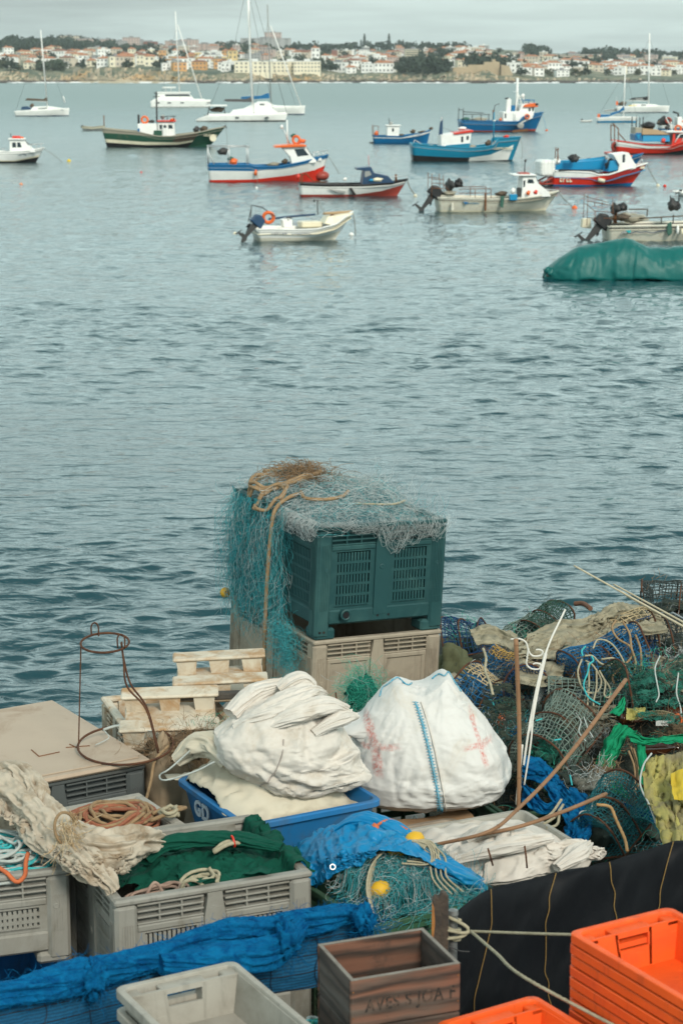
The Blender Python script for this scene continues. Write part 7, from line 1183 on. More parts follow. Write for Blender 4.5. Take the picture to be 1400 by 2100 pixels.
# ---- black shade cloth fence
kt = thing('shade_fence', 'black shade cloth fence with ochre thread lines, behind the orange crates', 'fence'); top_ = resample(spline(np.array([gz(935, 1868, 1.2), gz(965, 1842, 1.21), gz(1010, 1818, 1.21), gz(1100, 1795, 1.2), gz(1190, 1772, 1.2), gz(1260, 1760, 1.2), gz(1330, 1738, 1.2), gz(1380, 1722, 1.2), gz(1480, 1705, 1.2), gz(1640, 1668, 1.2), gz(1800, 1636, 1.2)]), 6), .018); rows = 64; Gk = []
for i, p in enumerate(top_):
    L = []
    for j in range(rows):
        q = j / (rows - 1); f = .030 * float(n2(i * .035 + q * .7, q * 1.3 - i * .012, 1.7, 5, 3)) * (.3 + q) + .012 * float(n2(i * .09 + q * 2.5, q * 1.2, 2.2, 6, 2)); t_ = math.exp(-q * 14); f += .02 * (.4 - abs(float(n2(i * .03 + q * 1.6, q * 2.0 + i * .02, 1.5, 15, 3)))) ; L.append((p[0] + .4 * f - .05 * q * (i < 12) * (1 - i / 12), p[1] + f - .05 * q + .05 * t_, p[2] - .03 * t_ * t_ - q * (p[2] - .12)))
    Gk.append(L)
cloth_obj('shade_cloth', np.array(Gk), BLKTARP, kt, .002); GK = np.array(Gk) + (0, -.007, 0); OCH = mat('ochre_thread', (.33, .20, .06), .8); 
for px in (1000, 1140, 1268, 1372):
    i = int(np.argmin([abs(proj(p)[0] - px) for p in top_])); idx = [min(len(top_) - 1, max(0, int(i - (j / rows) * 4 + 2.0 * math.sin(j * .13 + px)))) for j in range(rows)]; MB().tube(spline(np.array([GK[a, j] for j, a in enumerate(idx)])[::3], 4), .0015, 5).build('thread_line', OCH, kt)
# ---- post, pipe and ropes
pt = thing('wooden_post', 'dark broken wooden post behind the wooden box, orange wood showing on one edge', 'post', gz(902, 1905, 1.17) * (1, 1, 0) + (0, 0, .93)); mb = MB(); mb.prism([(-.031, 0), (-.031, .36), (-.022, .375), (-.008, .368), (.004, .392), (.020, .385), (.030, .37), (.031, 0)], -.018, .018); o = mb.build('post_body', mat('black_wood', (.045, .035, .03), .85, (.10, .07, .05), 14, .8, .7, 60, .008), pt); mod(o, 'BEVEL', width=.005, segments=2)
MB().prism([(-.0325, .12), (-.0325, .355), (-.024, .33), (-.020, .27), (-.026, .2), (-.022, .13)], -.0185, -.012).build('split_edge', mat('fresh_split_wood', (.40, .17, .05), .8, (.25, .10, .03), 30, .8), pt)
base = gz(928, 1935, 1.10); pp = thing('steel_pipe', 'short galvanised pipe stake wrapped with a tied cream rope', 'stake', (base[0], base[1], .93)); MB().tube([(0, 0, 0), (0, 0, .29)], .017, 14).lathe([(.017, .28), (.02, .288), (.018, .304), (.001, .308)]).build('pipe', mat('galvanised', (.22, .23, .23), .5, (.14, .14, .14), 12, .7, metal=.5), pp)
kn = np.array([base[0], base[1], 1.165]); tr_ = thing('mooring_rope', 'taut cream rope knotted to the pipe stake and running past the orange crates', 'rope'); mb = MB(); Q = [kn + (.026 * math.cos(a), .026 * math.sin(a), .028 - .012 * a / 2) for a in np.linspace(0, 5 * PI, 26)]; rope(mb, Q, .0072, smooth=2); mb.build('rope_turns', ROPEW, tr_, smooth=True)
mb = MB(); rope(mb, [kn + (-.02, -.02, .05), kn + (.03, -.035, .03), kn + (.055, -.03, .005), kn + (.03, -.04, -.02), kn + (-.04, -.035, -.028), kn + (-.055, -.02, -.01), kn + (-.03, -.035, .005), kn + (.03, -.045, -.003), kn + (.065, -.03, -.005)], .0072); mb.build('knot_loop', ROPEW, tr_, smooth=True); a = kn + (.065, -.03, -.003); e1 = gz(1430, 1918, 1.50); mb = MB(); mid = (a + e1) / 2 + (0, 0, -.006); rope(mb, [a, mid, e1, gz(1640, 1930, 1.55)], .0058); mb.build('taut_line', ROPEW, tr_, smooth=True); e2 = gz(1075, 2005, 1.33); e3 = gz(1290, 2120, 1.33); mb = MB(); rope(mb, [a, e2 * .5 + a * .5, e2, e3, e3 + (e3 - e2) * .4], .0064); mb.build('slack_line', ROPEW, tr_, smooth=True)
mb = MB(); mb.tube(spline([kn + (-.10, .0, -.01), kn + (-.05, -.035, .02), kn + (-.03, -.03, -.05), kn + (.02, -.04, -.075), kn + (.06, -.04, -.08)], 6), .0025, 5); mb.build('wire_tie', DRK, tr_)
t = thing('rope_scrap', 'turquoise and white rope scraps on the quay between the grey crate and wooden box', 'rope'); c = gz(655, 2085, 1.16); 
for k in range(4): mb = MB(); coil(mb, (c[0], c[1]), (.05 + .01 * k, .035), 1.6, .007, lambda x, y: 1.10 + 0 * np.asarray(x, float), k, 11, .4, 1.2, k); mb.build('rope_strand', (ROPET, NETGRN, ROPEG, ROPET)[k], t, smooth=True)
tag(MB().box(-.14, .06, -.14, .07, .93, 1.10, b=.01).xf(rotm(t=(c[0], c[1], 0))).build('polystyrene_block', CRM), 'worn block holding up the rope scraps beside the wooden box', 'block')
# ---- the heap itself
def HP(x, y):
    x = np.asarray(x, float); y = np.asarray(y, float); r = np.clip((x - .62 - .10 * np.clip(y - 11, 0, 4)) / .35, 0, 1); f = np.clip((y - 9.95) / .5, 0, 1); b_ = np.clip((15.0 + .25 * (x - 1.5) - y) / .5, 0, 1)
    h = .24 + .118 * (np.minimum(y, 12.5) - 10.2) - .20 * np.clip(y - 12.5, 0, 4) + .10 * np.clip(x - 1.3, -.5, 1.5) + .05 * n2(x, y, 2.1, 51, 3) + .08 * np.exp(-((x - 2.05) / .35) ** 2 - ((y - 12.6) / .6) ** 2); return np.clip(h, .05, 2) * np.sqrt(r * f * b_) + .0
def oh(px, py, off=0.0):                                     # where the line of sight meets the heap, moved a little towards the eye
    ys = np.linspace(9.6, 16, 160); d = ray(px, py); P = np.array([0, 0, CAMZ]) + d * (ys / d[1])[:, None]; k = np.nonzero(P[:, 2] < HP(P[:, 0], P[:, 1]))[0]; p = P[k[0]] if len(k) else gz(px, py, .5); n = -d / np.linalg.norm(d); return p + n * off
X, Y = np.meshgrid(np.linspace(.5, 4.4, 110), np.linspace(9.8, 15.6, 130), indexing='ij'); ho = MB().sheet(np.stack([X, Y, np.maximum(HP(X, Y), .004)], -1)).build('old_netting', mat('matted_old_net', (.028, .032, .026), .95, (.06, .065, .045), 9, .9, 1.0, 60, .03, (.09, .07, .045), 5, .52, .72), None, smooth=True); tag(ho, 'matted dark netting and weed under the crab pots', 'netting', kind='stuff')
g = np.random.default_rng(31); HPl = lambda x, y: HP(x, y)
for nm, m, n_, r_, ln in (('dark_net_threads', NETDK, 1800, .0013, .22), ('green_net_threads', NETGRN, 260, .0011, .16), ('grey_net_threads', NETGREY, 700, .0010, .18), ('brown_net_threads', NETBRN, 700, .0012, .20), ('blue_net_threads', NETTEAL, 420, .0012, .16)):
    mb = MB(); P = np.stack([g.uniform(.75, 2.9, n_), g.uniform(10.1, 14.8, n_), np.zeros(n_)], 1); cl_n = g.normal(0, 1, (14, 2)); 
    if n_ < 1000: cc_ = np.stack([g.uniform(.8, 2.6, 12), g.uniform(10.2, 14, 12)], 1); P[:, :2] = cc_[g.integers(0, 12, n_)] + g.normal(0, .10, (n_, 2))
    P[:, 2] = HP(P[:, 0], P[:, 1]) + g.uniform(.0, .10, n_); strands(mb, P, g.normal(0, 1, (n_, 3)) * (1, 1, .5), ln, r_, HPl, 10, .75, (.03, .16), int(n_)); tag(mb.build(nm, m), 'loose %s strewn over the heap of pots' % nm.replace('_', ' '), 'netting', kind='stuff')
# ---- crab pots
def netmat(n, c, c2=None): return mat('pot_net_' + n, c, .8, c2 or tuple(x * .5 for x in c), 18, .7, dirt=(.07, .075, .05), dsc=9, dlo=.55, dhi=.75)
PN = {'navy': netmat('navy', (.012, .06, .16)), 'blue': netmat('blue', (.012, .12, .27)), 'grey green': netmat('grey_green', (.16, .215, .185)), 'green': netmat('green', (.030, .085, .062)), 'teal': netmat('teal', (.018, .15, .17)), 'brown': netmat('brown', (.20, .16, .12)), 'dark': netmat('dark', (.035, .05, .05)), 'cream': netmat('cream', (.52, .42, .26), (.36, .27, .15)), 'yellow': netmat('yellow', (.50, .33, .10), (.3, .2, .08))}
RUSTB = mat('rust_bar', (.060, .026, .016), .9, (.12, .05, .022), 22, .8, .4, 120, .003)
def net_sheet(mb, G, r, mi=0):
    nu, nv = G.shape[:2]; tubes(mb, G, r, 4, mi); tubes(mb, G.transpose(1, 0, 2), r, 4, mi); return mb
def dsec(W, H, a): return W / 2 * math.cos(a), H * math.sin(a) ** .8 if math.sin(a) > 0 else 0.0
def pot(label, px, py, L, W, H, col, rot, lift=0.0, cell=.032, end=True, topcol=None, rnet=.0032, seed=0, frame=True, gname='crab pots on the heap'):
    p = oh(px, py); t = thing('crab_pot', label, 'crab pot', (p[0], p[1], p[2] + lift), rot=tuple(R(a) for a in rot), group=gname); n1 = max(6, int(L / cell)); arc = np.linspace(.02, PI - .02, max(8, int((W + 1.4 * H) / cell))); gg = np.random.default_rng(seed + 5)
    def surf(xs, aa): G = np.array([[(x, *dsec(W * (1 + .03 * math.sin(9 * x + seed)), H * (1 + .05 * math.sin(7 * x + a * 2 + seed)), a)) for a in aa] for x in xs]); return G + gg.normal(0, .004, G.shape)
    xs = np.linspace(-L / 2, L / 2, n1); G = surf(xs, arc)
    if topcol: k0, k1 = len(arc) // 3, 2 * len(arc) // 3; net_sheet(MB(), G[:, :k0 + 1], rnet).build('net_cover', PN[col], t); net_sheet(MB(), G[:, k1:], rnet).build('net_cover', PN[col], t); net_sheet(MB(), surf(xs, arc[k0:k1 + 1]), rnet * 1.05).build('top_panel', PN[topcol], t)
    else: net_sheet(MB(), G, rnet).build('net_cover', PN[col], t)
    q = np.linspace(-W / 2, W / 2, max(5, int(W / cell))); B = np.array([[(x, y, .002) for y in q] for x in xs]); net_sheet(MB(), B, rnet).build('floor_net', PN[col], t)
    if end:
        for sx in (-1, 1):
            mb = MB(); rings = []
            for k in range(1, 6): f = k / 5; rings.append([(sx * (L / 2 - .10 * (1 - f) * (sx * sx)), dsec(W * (.35 + .65 * f), H * (.35 + .65 * f), a)[0], dsec(W * (.35 + .65 * f), H * (.35 + .65 * f), a)[1] + H * .18 * (1 - f)) for a in arc])
            net_sheet(mb, np.array(rings), rnet * .9).build('end_net', PN[col], t)
        MB().ring((L / 2 - .09, 0, H * .34), min(W, H) * .2, .006, (1, 0, 0), 20, 6).build('entry_ring', BLK, t)
    if frame:
        mb = MB()
        for x in (-L / 2, 0, L / 2): mb.tube([(x, *dsec(W * 1.02, H * 1.02, a)) for a in np.linspace(0, PI, 15)], .006, 6)
        for y in (-W / 2, W / 2): mb.bar((-L / 2, y, 0), (L / 2, y, 0), .006, 6)
        for x in (-L / 2, 0, L / 2): mb.bar((x, -W / 2, 0), (x, W / 2, 0), .006, 6)
        mb.build('frame', RUSTB, t, smooth=True)
    for c in kids(t):                                    # knocked about: every pot bent its own way
        V = np.array([v.co[:] for v in c.data.vertices]); q = V * 3.2 + seed * 5.3; D = np.stack([fbm(q, seed, 2), fbm(q + 31, seed + 1, 2), fbm(q + 57, seed + 2, 2)], -1) * .030; V = V + D; V[:, 2] -= .22 * np.clip(V[:, 2], 0, 1) * (.5 + .5 * math.sin(seed * 2.3)) * np.exp(-((V[:, 0] - .1 * math.sin(seed)) / (.3 * L)) ** 2); c.data.vertices.foreach_set('co', V.ravel()); c.data.update()
    gk = np.random.default_rng(seed + 90); mb = MB(); kk = 60; P = np.stack([gk.uniform(-L / 2, L / 2, kk), gk.uniform(-W / 2, W / 2, kk), gk.uniform(.3, 1.0, kk) * H], 1); strands(mb, P, gk.normal(0, 1, (kk, 3)), .10, .0014, None, 8, .8, seed=seed); mb.build('weed_tangle', (NETDK, NETGRN, NETBRN, NETGREY)[seed % 4], t)['kind'] = 'stuff'
    MB().blob((.03 * math.sin(seed), .02, H * .22), (L * .25, W * .24, H * .2), seed, .5, 2.2).build('bait_bag', NETDK, t, smooth=True); return t
pot('small navy net pot at the heap edge nearest the stacked bins', 962, 1352, .30, .26, .26, 'navy', (0, -14, -22), .05, .03, seed=1)
pot('pot with a cream and yellow mesh roof beside the navy pot', 1035, 1400, .34, .24, .24, 'blue', (10, 18, -38), .02, .026, topcol='yellow', seed=2, frame=False)
pot('blue pot with an arched cream mesh panel and knotted rope, above the white bag', 1000, 1475, .42, .36, .27, 'blue', (-8, 12, -40), .02, .032, topcol='cream', seed=3)
pot('green pot with open end tipped up on the skyline of the heap', 1120, 1310, .34, .30, .24, 'green', (12, -20, 40), .04, .028, seed=4); pot('flattened green mesh pot leaning left of the tipped green pot', 1080, 1318, .30, .30, .10, 'grey green', (18, -24, 35), .05, .028, seed=5, frame=False, end=False)
pot('large blue pot under the tangled cream rope', 1240, 1412, .52, .38, .32, 'blue', (4, -8, 24), .03, .034, seed=6); pot('large navy pot with cream roof panel, high among the ropes', 1282, 1362, .40, .34, .28, 'navy', (0, -10, 12), .06, .034, topcol='cream', seed=16)
pot('low grey-green pot under the blue rope pot', 1205, 1470, .50, .40, .20, 'grey green', (-16, 0, -6), .04, .034, seed=7, frame=False); pot('grey-green pot with rusty frame holding a stone, by the bamboo poles', 1152, 1572, .44, .36, .32, 'grey green', (-18, -22, 58), .06, .028, seed=8)
pot('wide green pot at the right edge above the green cloth', 1340, 1472, .50, .46, .34, 'green', (-10, 0, 18), .04, .034, seed=9); pot('dark weathered pot highest on the heap at the right edge', 1385, 1262, .50, .46, .22, 'dark', (-6, 4, -8), .02, .036, seed=10); pot('dark pot below the brown one beside the white foam lump', 1412, 1345, .44, .36, .26, 'dark', (0, 0, 20), .03, .034, seed=11)
pot('teal pot with brown rope lashings lowest on the heap by the black fence', 1262, 1738, .40, .34, .27, 'teal', (-14, -16, 52), .05, .024, rnet=.0022, seed=12); pot('teal-navy pot right of the lashed teal pot', 1345, 1730, .36, .30, .24, 'teal', (-8, -10, 60), .03, .026, rnet=.0022, seed=13, frame=False)
pot('dark blue pot behind the upright bamboo', 1082, 1435, .28, .30, .26, 'navy', (0, 0, 80), .02, .03, seed=14); pot('dark green pot in shadow beside the big white bag', 1045, 1535, .36, .30, .24, 'green', (0, 20, -60), .0, .03, seed=15, frame=False); pot('dark pot buried behind the green tipped pot', 1180, 1335, .36, .34, .2, 'dark', (0, 0, 15), .0, .032, seed=17, frame=False); pot('dark net pot beneath the blue netting', 1110, 1660, .36, .30, .22, 'dark', (0, 10, 30), .0, .03, seed=18, frame=False)
# ---- cloths and nets lying on the heap, lofted between two edges
def loft(name, label, cat, A, B, m, amp=.025, off=.14, nv=26, seed=1, fs=9, tname='cloth_piece', thick=.003, parent=None, sag=0.0, pl=None):
    at = (lambda p: gy(p[0], p[1], pl[0] + pl[2] * (pl[1] - p[1]) / 100)) if pl else (lambda p: oh(*p[:2], p[2] if len(p) > 2 else off))
    a = resample(spline(np.array([at(p) for p in A]), 8), .012); n = len(a); b_ = spline(np.array([at(p) for p in B]), 12); L = np.concatenate([[0], np.cumsum(np.linalg.norm(np.diff(b_, axis=0), axis=1))]); s_ = np.linspace(0, L[-1], n); b_ = np.stack([np.interp(s_, L, b_[:, k]) for k in range(3)], 1); q = np.linspace(0, 1, nv); G = a[:, None] * (1 - q[None, :, None]) + b_[:, None] * q[None, :, None]; d = np.array([0, -.9, .45]); f = amp * (fbm(np.stack([np.arange(n)[:, None] * .012 * fs * .35 + 0 * q, q[None] * fs * .5 + 0 * np.arange(n)[:, None], np.full((n, nv), seed * 1.7)], -1), seed, 4) + .6 * (1 - 2.2 * np.abs(fbm(np.stack([np.arange(n)[:, None] * .012 * 3 + 0 * q, q[None] * 4.2 + .5 * np.arange(n)[:, None] * .012, np.full((n, nv), 9.0 + seed)], -1), seed + 3, 3)))); G = G + f[..., None] * d + sag * (np.sin(q * PI))[None, :, None] * d
    G = crinkle(G, int(26 + 60 * abs(amp) * 10), (.10, .42), (amp * .15, amp * .42), (.012, .030), seed); t = parent or thing(tname, label, cat); cloth_obj(name, G, m, t, thick); return t
gt_ = loft('cloth_panel', 'torn bright green cloth draped down the heap with a ragged hole', 'cloth', [(1262, 1482), (1235, 1530), (1222, 1570), (1240, 1625)], [(1305, 1498), (1275, 1530), (1262, 1580), (1290, 1640)], GCLOTH, .035, .30, seed=3, pl=(11.15, 1560, .35), tname='green_cloth'); loft('cloth_strip', '', '', [(1285, 1500), (1330, 1512), (1400, 1505), (1440, 1500)], [(1292, 1522), (1335, 1528), (1400, 1522), (1440, 1515)], GCLOTH, .02, .30, seed=5, pl=(11.2, 1515, .3), parent=gt_); loft('cloth_strip', '', '', [(1245, 1600), (1280, 1630), (1330, 1648)], [(1238, 1632), (1268, 1665), (1326, 1664)], GCLOTH, .025, .29, seed=6, pl=(10.95, 1640, .35), parent=gt_); loft('cloth_strip', '', '', [(1304, 1520), (1308, 1560), (1312, 1640)], [(1322, 1525), (1324, 1560), (1330, 1645)], GCLOTH, .015, .29, seed=7, pl=(11.1, 1560, .3), parent=gt_); loft('cloth_strip', '', '', [(1278, 1428), (1262, 1450), (1248, 1462)], [(1282, 1440), (1276, 1458), (1268, 1470)], GCLOTH, .015, .36, seed=8, pl=(11.5, 1450, .3), parent=gt_)
yt = loft('cloth_panel', 'faded yellow oilskin hanging at the right edge above the black fence', 'cloth', [(1322, 1560), (1320, 1620), (1345, 1680), (1358, 1740)], [(1440, 1530), (1440, 1600), (1440, 1680), (1440, 1740)], YCLOTH, .06, .27, 60, 11, pl=(10.0, 1620, .4), tname='yellow_oilskin'); loft('cloth_fold', '', '', [(1352, 1625), (1352, 1680), (1362, 1735)], [(1392, 1622), (1398, 1680), (1412, 1735)], YCLOTH, .045, .30, 24, 13, pl=(9.9, 1650, .4), parent=yt); loft('yellow_lining', '', '', [(1372, 1590), (1380, 1640)], [(1425, 1560), (1425, 1650)], mat('bright_yellow_cloth', (.50, .36, .03), .8), .02, .31, 16, 14, pl=(9.85, 1620, .4), parent=yt)
loft('cloth_panel', 'small yellow rag bunched below the rope-covered pots', 'cloth', [(1282, 1452), (1280, 1480)], [(1318, 1448), (1322, 1470)], YCLOTH, .03, .20, 20, 15, pl=(11.5, 1460, .4), tname='yellow_rag')
bn = loft('net_drape', 'bright blue netting heaped between the white bag and the teal pot', 'net', [(1072, 1545), (1120, 1560), (1165, 1620), (1185, 1660), (1175, 1730)], [(1070, 1592), (1110, 1612), (1148, 1668), (1160, 1700), (1140, 1740)], BNET, .035, .22, 34, 21, pl=(10.6, 1620, .5), tname='blue_netting'); loft('net_drape', '', '', [(1170, 1610), (1210, 1640), (1215, 1690), (1200, 1735)], [(1150, 1640), (1172, 1680), (1178, 1710), (1165, 1740)], BNET, .035, .20, 24, 22, pl=(10.45, 1660, .5), parent=bn); loft('net_drape', '', '', [(1068, 1600), (1110, 1640), (1145, 1655)], [(1070, 1640), (1100, 1668), (1140, 1668)], BNET, .03, .15, 20, 23, pl=(10.5, 1640, .5), parent=bn); loft('net_drape', '', '', [(1255, 1640), (1300, 1655), (1335, 1660)], [(1290, 1662), (1310, 1672), (1340, 1690)], BNET, .02, .20, 18, 24, pl=(10.5, 1660, .5), parent=bn)
def tan_mat():
    m = TANNET.copy(); m.name = 'torn_tan_netting'; N = NT(m); b = m.node_tree.nodes['Principled BSDF']; tc = N.new('ShaderNodeTexCoord'); N.link(N.ramp(N.noise(tc.outputs['Object'], 4.5, 5, .6, .5), .35, .40), b.inputs['Alpha']); return m
TT_ = tan_mat(); ta = loft('net_sheet', 'torn sandy netting spread over the top of the heap below the white canes', 'net', [(1060, 1318), (1130, 1275), (1200, 1268), (1262, 1238), (1310, 1235), (1350, 1250)], [(1060, 1352), (1150, 1352), (1200, 1342), (1270, 1300), (1330, 1300), (1370, 1295)], TT_, .06, .34, 50, 31, 7, 'sandy_netting', pl=(12.75, 1310, .8)); loft('net_sheet', '', '', [(960, 1290), (1000, 1278), (1060, 1300)], [(975, 1322), (1020, 1322), (1060, 1340)], TT_, .03, .22, 24, 33, pl=(13.0, 1300, .8), parent=ta); loft('net_sheet', '', '', [(1055, 1345), (1110, 1350), (1160, 1350)], [(1060, 1400), (1110, 1410), (1150, 1400)], TT_, .04, .20, 28, 34, pl=(12.3, 1375, .8), parent=ta)
def sheer(n, c1, c2, a0, a1):
    m = bpy.data.materials.new('sheer_net_' + n); m.use_nodes = True; N = NT(m); b = m.node_tree.nodes['Principled BSDF']; tc = N.new('ShaderNodeTexCoord'); N.link(N.mix(N.ramp(N.noise(tc.outputs['Object'], 12, 5), .35, .65), c1, c2), b.inputs['Base Color']); b.inputs['Roughness'].default_value = .95; b.inputs['Specular IOR Level'].default_value = .1; N.link(N.ramp(N.noise(N.mapping(tc.outputs['Object'], (1, 1, 1.6)), 16, 6, .75, .8), a0, a1), b.inputs['Alpha']); return m
SH = [sheer('dark', (.02, .03, .025), (.05, .06, .045), .46, .56), sheer('green', (.015, .09, .065), (.03, .13, .10), .48, .60), sheer('drab', (.20, .18, .13), (.12, .11, .08), .46, .58)]
for lab, A, B, mi, pl in (('dark shredded net sagging between the cream-roofed pot and bamboo', [(985, 1410), (1040, 1400), (1075, 1430)], [(1000, 1500), (1050, 1520), (1078, 1510)], 0, (11.4, 1450, .5)), ('drab shredded net over the flat top of the grey-green pots', [(1120, 1420), (1180, 1440), (1260, 1450)], [(1125, 1470), (1190, 1500), (1265, 1490)], 2, (11.55, 1450, .5)), ('green shredded net over the wide pot at right', [(1290, 1390), (1340, 1370), (1420, 1375)], [(1300, 1470), (1350, 1480), (1420, 1490)], 1, (11.6, 1420, .4)), ('dark shredded net trailing under the green cloth', [(1200, 1540), (1240, 1600), (1290, 1650)], [(1170, 1600), (1200, 1650), (1250, 1690)], 0, (10.9, 1600, .5)), ('drab shredded net below the foam lump', [(1320, 1330), (1370, 1350), (1420, 1350)], [(1330, 1390), (1375, 1420), (1425, 1420)], 2, (12.0, 1370, .5))): loft('net_sheet', lab, 'net', A, B, SH[mi], .035, .2, 30, len(lab), 8, 'shredded_net', pl=pl)
# ---- ropes among the pots
def hrope(label, m, r, *paths, pl=None):
    t = thing('rope', label, 'rope')
    for P in paths: mb = MB(); rope(mb, [gy(p[0], p[1], pl[0] + pl[2] * (pl[1] - p[1]) / 100 + .015 * math.sin(p[0] * .7 + p[1])) if pl else oh(p[0], p[1], p[2] if len(p) > 2 else .34) for p in P], r); mb.build('rope_strand', m, t, smooth=True)
    return t
hrope('long cream rope looped in loose bights over the big blue pot', ROPEW, .0062, [(1215, 1330), (1225, 1312), (1250, 1318), (1272, 1345), (1285, 1375), (1296, 1390)], [(1192, 1352), (1184, 1380), (1196, 1415), (1222, 1420), (1232, 1395), (1215, 1365), (1200, 1355)], [(1205, 1360), (1207, 1400), (1204, 1440), (1204, 1465)], [(1222, 1372), (1222, 1410), (1216, 1440), (1218, 1460)], [(1232, 1352), (1258, 1350), (1250, 1365), (1230, 1360), (1214, 1345), (1198, 1345)], [(1228, 1375), (1240, 1400), (1238, 1425), (1248, 1430), (1250, 1412), (1236, 1390)], pl=(11.95, 1412, .30))
hrope('thick brown rope hanging in three strands over the navy pot', ROPEB, .0075, [(1262, 1272), (1254, 1288), (1266, 1310), (1290, 1325), (1295, 1345), (1278, 1365), (1256, 1385), (1258, 1402)], [(1276, 1275), (1290, 1300), (1294, 1330), (1302, 1355), (1300, 1380)], [(1302, 1302), (1312, 1330), (1314, 1360), (1312, 1380)], pl=(12.2, 1350, .35)); hrope('turquoise rope threaded through the cream bights', ROPET, .0055, [(1200, 1325), (1192, 1335), (1194, 1345)], [(1212, 1345), (1216, 1355), (1208, 1362), (1204, 1380), (1196, 1405), (1206, 1430), (1230, 1445)], [(1288, 1370), (1296, 1385)], pl=(11.92, 1412, .30)); hrope('knotted cream rope dangling on the blue pot by the bag', ROPEW, .0085, [(990, 1330), (996, 1350), (994, 1375), (1004, 1400), (1010, 1425)], pl=(11.45, 1410, .4)); hrope('grey-green cord hanging across the wide green pot', ROPEG, .0048, [(1352, 1345), (1342, 1370), (1346, 1400), (1350, 1425), (1344, 1440)], [(1390, 1380), (1386, 1420), (1394, 1450), (1396, 1470)], pl=(11.6, 1410, .3)); hrope('white cord running down beside the yellow oilskin', ROPEG, .0052, [(1335, 1545, .36), (1318, 1570, .36), (1312, 1610, .36), (1330, 1650, .36), (1345, 1690, .36)], pl=(10.0, 1620, .3)); hrope('brown rope bundle hanging in the hole of the green cloth', ROPEB, .0065, [(1292, 1530), (1302, 1560), (1306, 1600), (1298, 1625)], [(1298, 1535), (1308, 1570), (1308, 1620)], [(1288, 1540), (1300, 1575), (1302, 1630)], pl=(11.1, 1570, .3)); hrope('frayed brown lashing along the lowest teal pot', mat('rope_ochre', (.42, .26, .12), .9, (.3, .17, .07), 25, .8), .009, [(1222, 1650, .42), (1250, 1655, .42), (1262, 1680, .42), (1280, 1720, .42), (1285, 1745, .42)], pl=(10.05, 1700, .35)); hrope('cream rope bundle between the blue netting and bamboo', ROPEW, .008, [(1110, 1680), (1130, 1668), (1150, 1640)], [(1114, 1690), (1136, 1676), (1154, 1650)], [(1120, 1698), (1142, 1690), (1146, 1660)], pl=(10.2, 1670, .4)); hrope('thin cords trailing from under the white bag over the dark crate', ROPEG, .005, [(838, 1690, .3), (850, 1672, .3), (858, 1690, .3), (850, 1705, .3)], [(866, 1668, .3), (880, 1690, .3), (868, 1700, .3)], [(905, 1672, .3), (912, 1695, .3)], [(940, 1665, .3), (936, 1690, .3)])
hrope('weathered rope hanging down the right edge of the stacked bins', ROPEW, .007, [(893, 1290, .3), (898, 1330, .3), (893, 1370, .3), (896, 1400, .3)]); hrope('brown cord and net trailing on the burlap bag by the hoop frame', ROPEB, .010, [(360, 1505, .0), (345, 1530, 0), (352, 1550, 0)]) if False else None
gx = np.random.default_rng(61); WAD = [('dark net wad', NETDK), ('green net wad', mat('green_wad', (.02, .12, .09), .95, (.05, .10, .07), 9, .9, .9, 110, .012)), ('grey net wad', mat('grey_wad', (.22, .22, .19), .95, (.12, .12, .10), 9, .9, .9, 110, .012)), ('blue net wad', BNET), ('brown net wad', mat('brown_wad', (.16, .12, .07), .95, (.08, .06, .04), 9, .9, .9, 110, .012))]
for k, (px, py, sz, wi, near) in enumerate(((1050, 1385, .08, 2, 'by the upright bamboo top'), (1108, 1470, .09, 0, 'right of the thick white tube'), (1172, 1400, .08, 4, 'left of the rope-covered pot'), (1205, 1505, .07, 2, 'above the green cloth'), (1235, 1590, .06, 4, 'left of the green cloth hole'), (1205, 1612, .09, 2, 'above the low bamboo tip'), (1330, 1410, .09, 1, 'on the wide green pot'), (1380, 1420, .10, 0, 'below the foam lump'), (1120, 1545, .07, 1, 'under the stone pot'), (1030, 1560, .07, 0, 'beside the big bag edge'), (1390, 1500, .06, 4, 'by the orange clip'), (1180, 1600, .07, 0, 'behind the long bamboo'), (1075, 1500, .06, 3, 'behind the white rods'), (985, 1420, .06, 2, 'on the cream-roofed pot'), (1240, 1300, .07, 4, 'under the pale canes'), (1150, 1295, .06, 2, 'behind the rusty rod tip'))):
    t = thing('net_wad', '%s %s' % (WAD[wi][0], near), 'net', oh(px, py, .34)); MB().blob((0, 0, 0), (sz, sz * .8, sz * .7), k, .6, 2.6, 30, 20).build('net_core', WAD[wi][1], t, smooth=True); mb = MB(); n_ = 130; strands(mb, gx.normal(0, 1, (n_, 3)) * sz * (.7, .6, .5), gx.normal(0, 1, (n_, 3)), sz * 2.0, .0011, None, 10, .8, seed=k); mb.build('loose_threads', (NETDK, NETGRN, NETGREY, NETTEAL, NETBRN)[wi], t)
hrope('short turquoise ties knotted on the pots', ROPET, .005, [(992, 1440), (1006, 1436), (1012, 1446)], [(1098, 1478), (1112, 1474)], [(1135, 1518), (1150, 1516)], [(1168, 1590), (1172, 1610)], pl=(11.2, 1500, .5)); hrope('loose white twine scribbled over the stone pot', ROPEG, .004, [(1180, 1462), (1190, 1480), (1186, 1500), (1200, 1520)], [(1196, 1470), (1205, 1495), (1215, 1512)], [(1215, 1640), (1210, 1660), (1190, 1665), (1185, 1680)], pl=(11.2, 1500, .5))
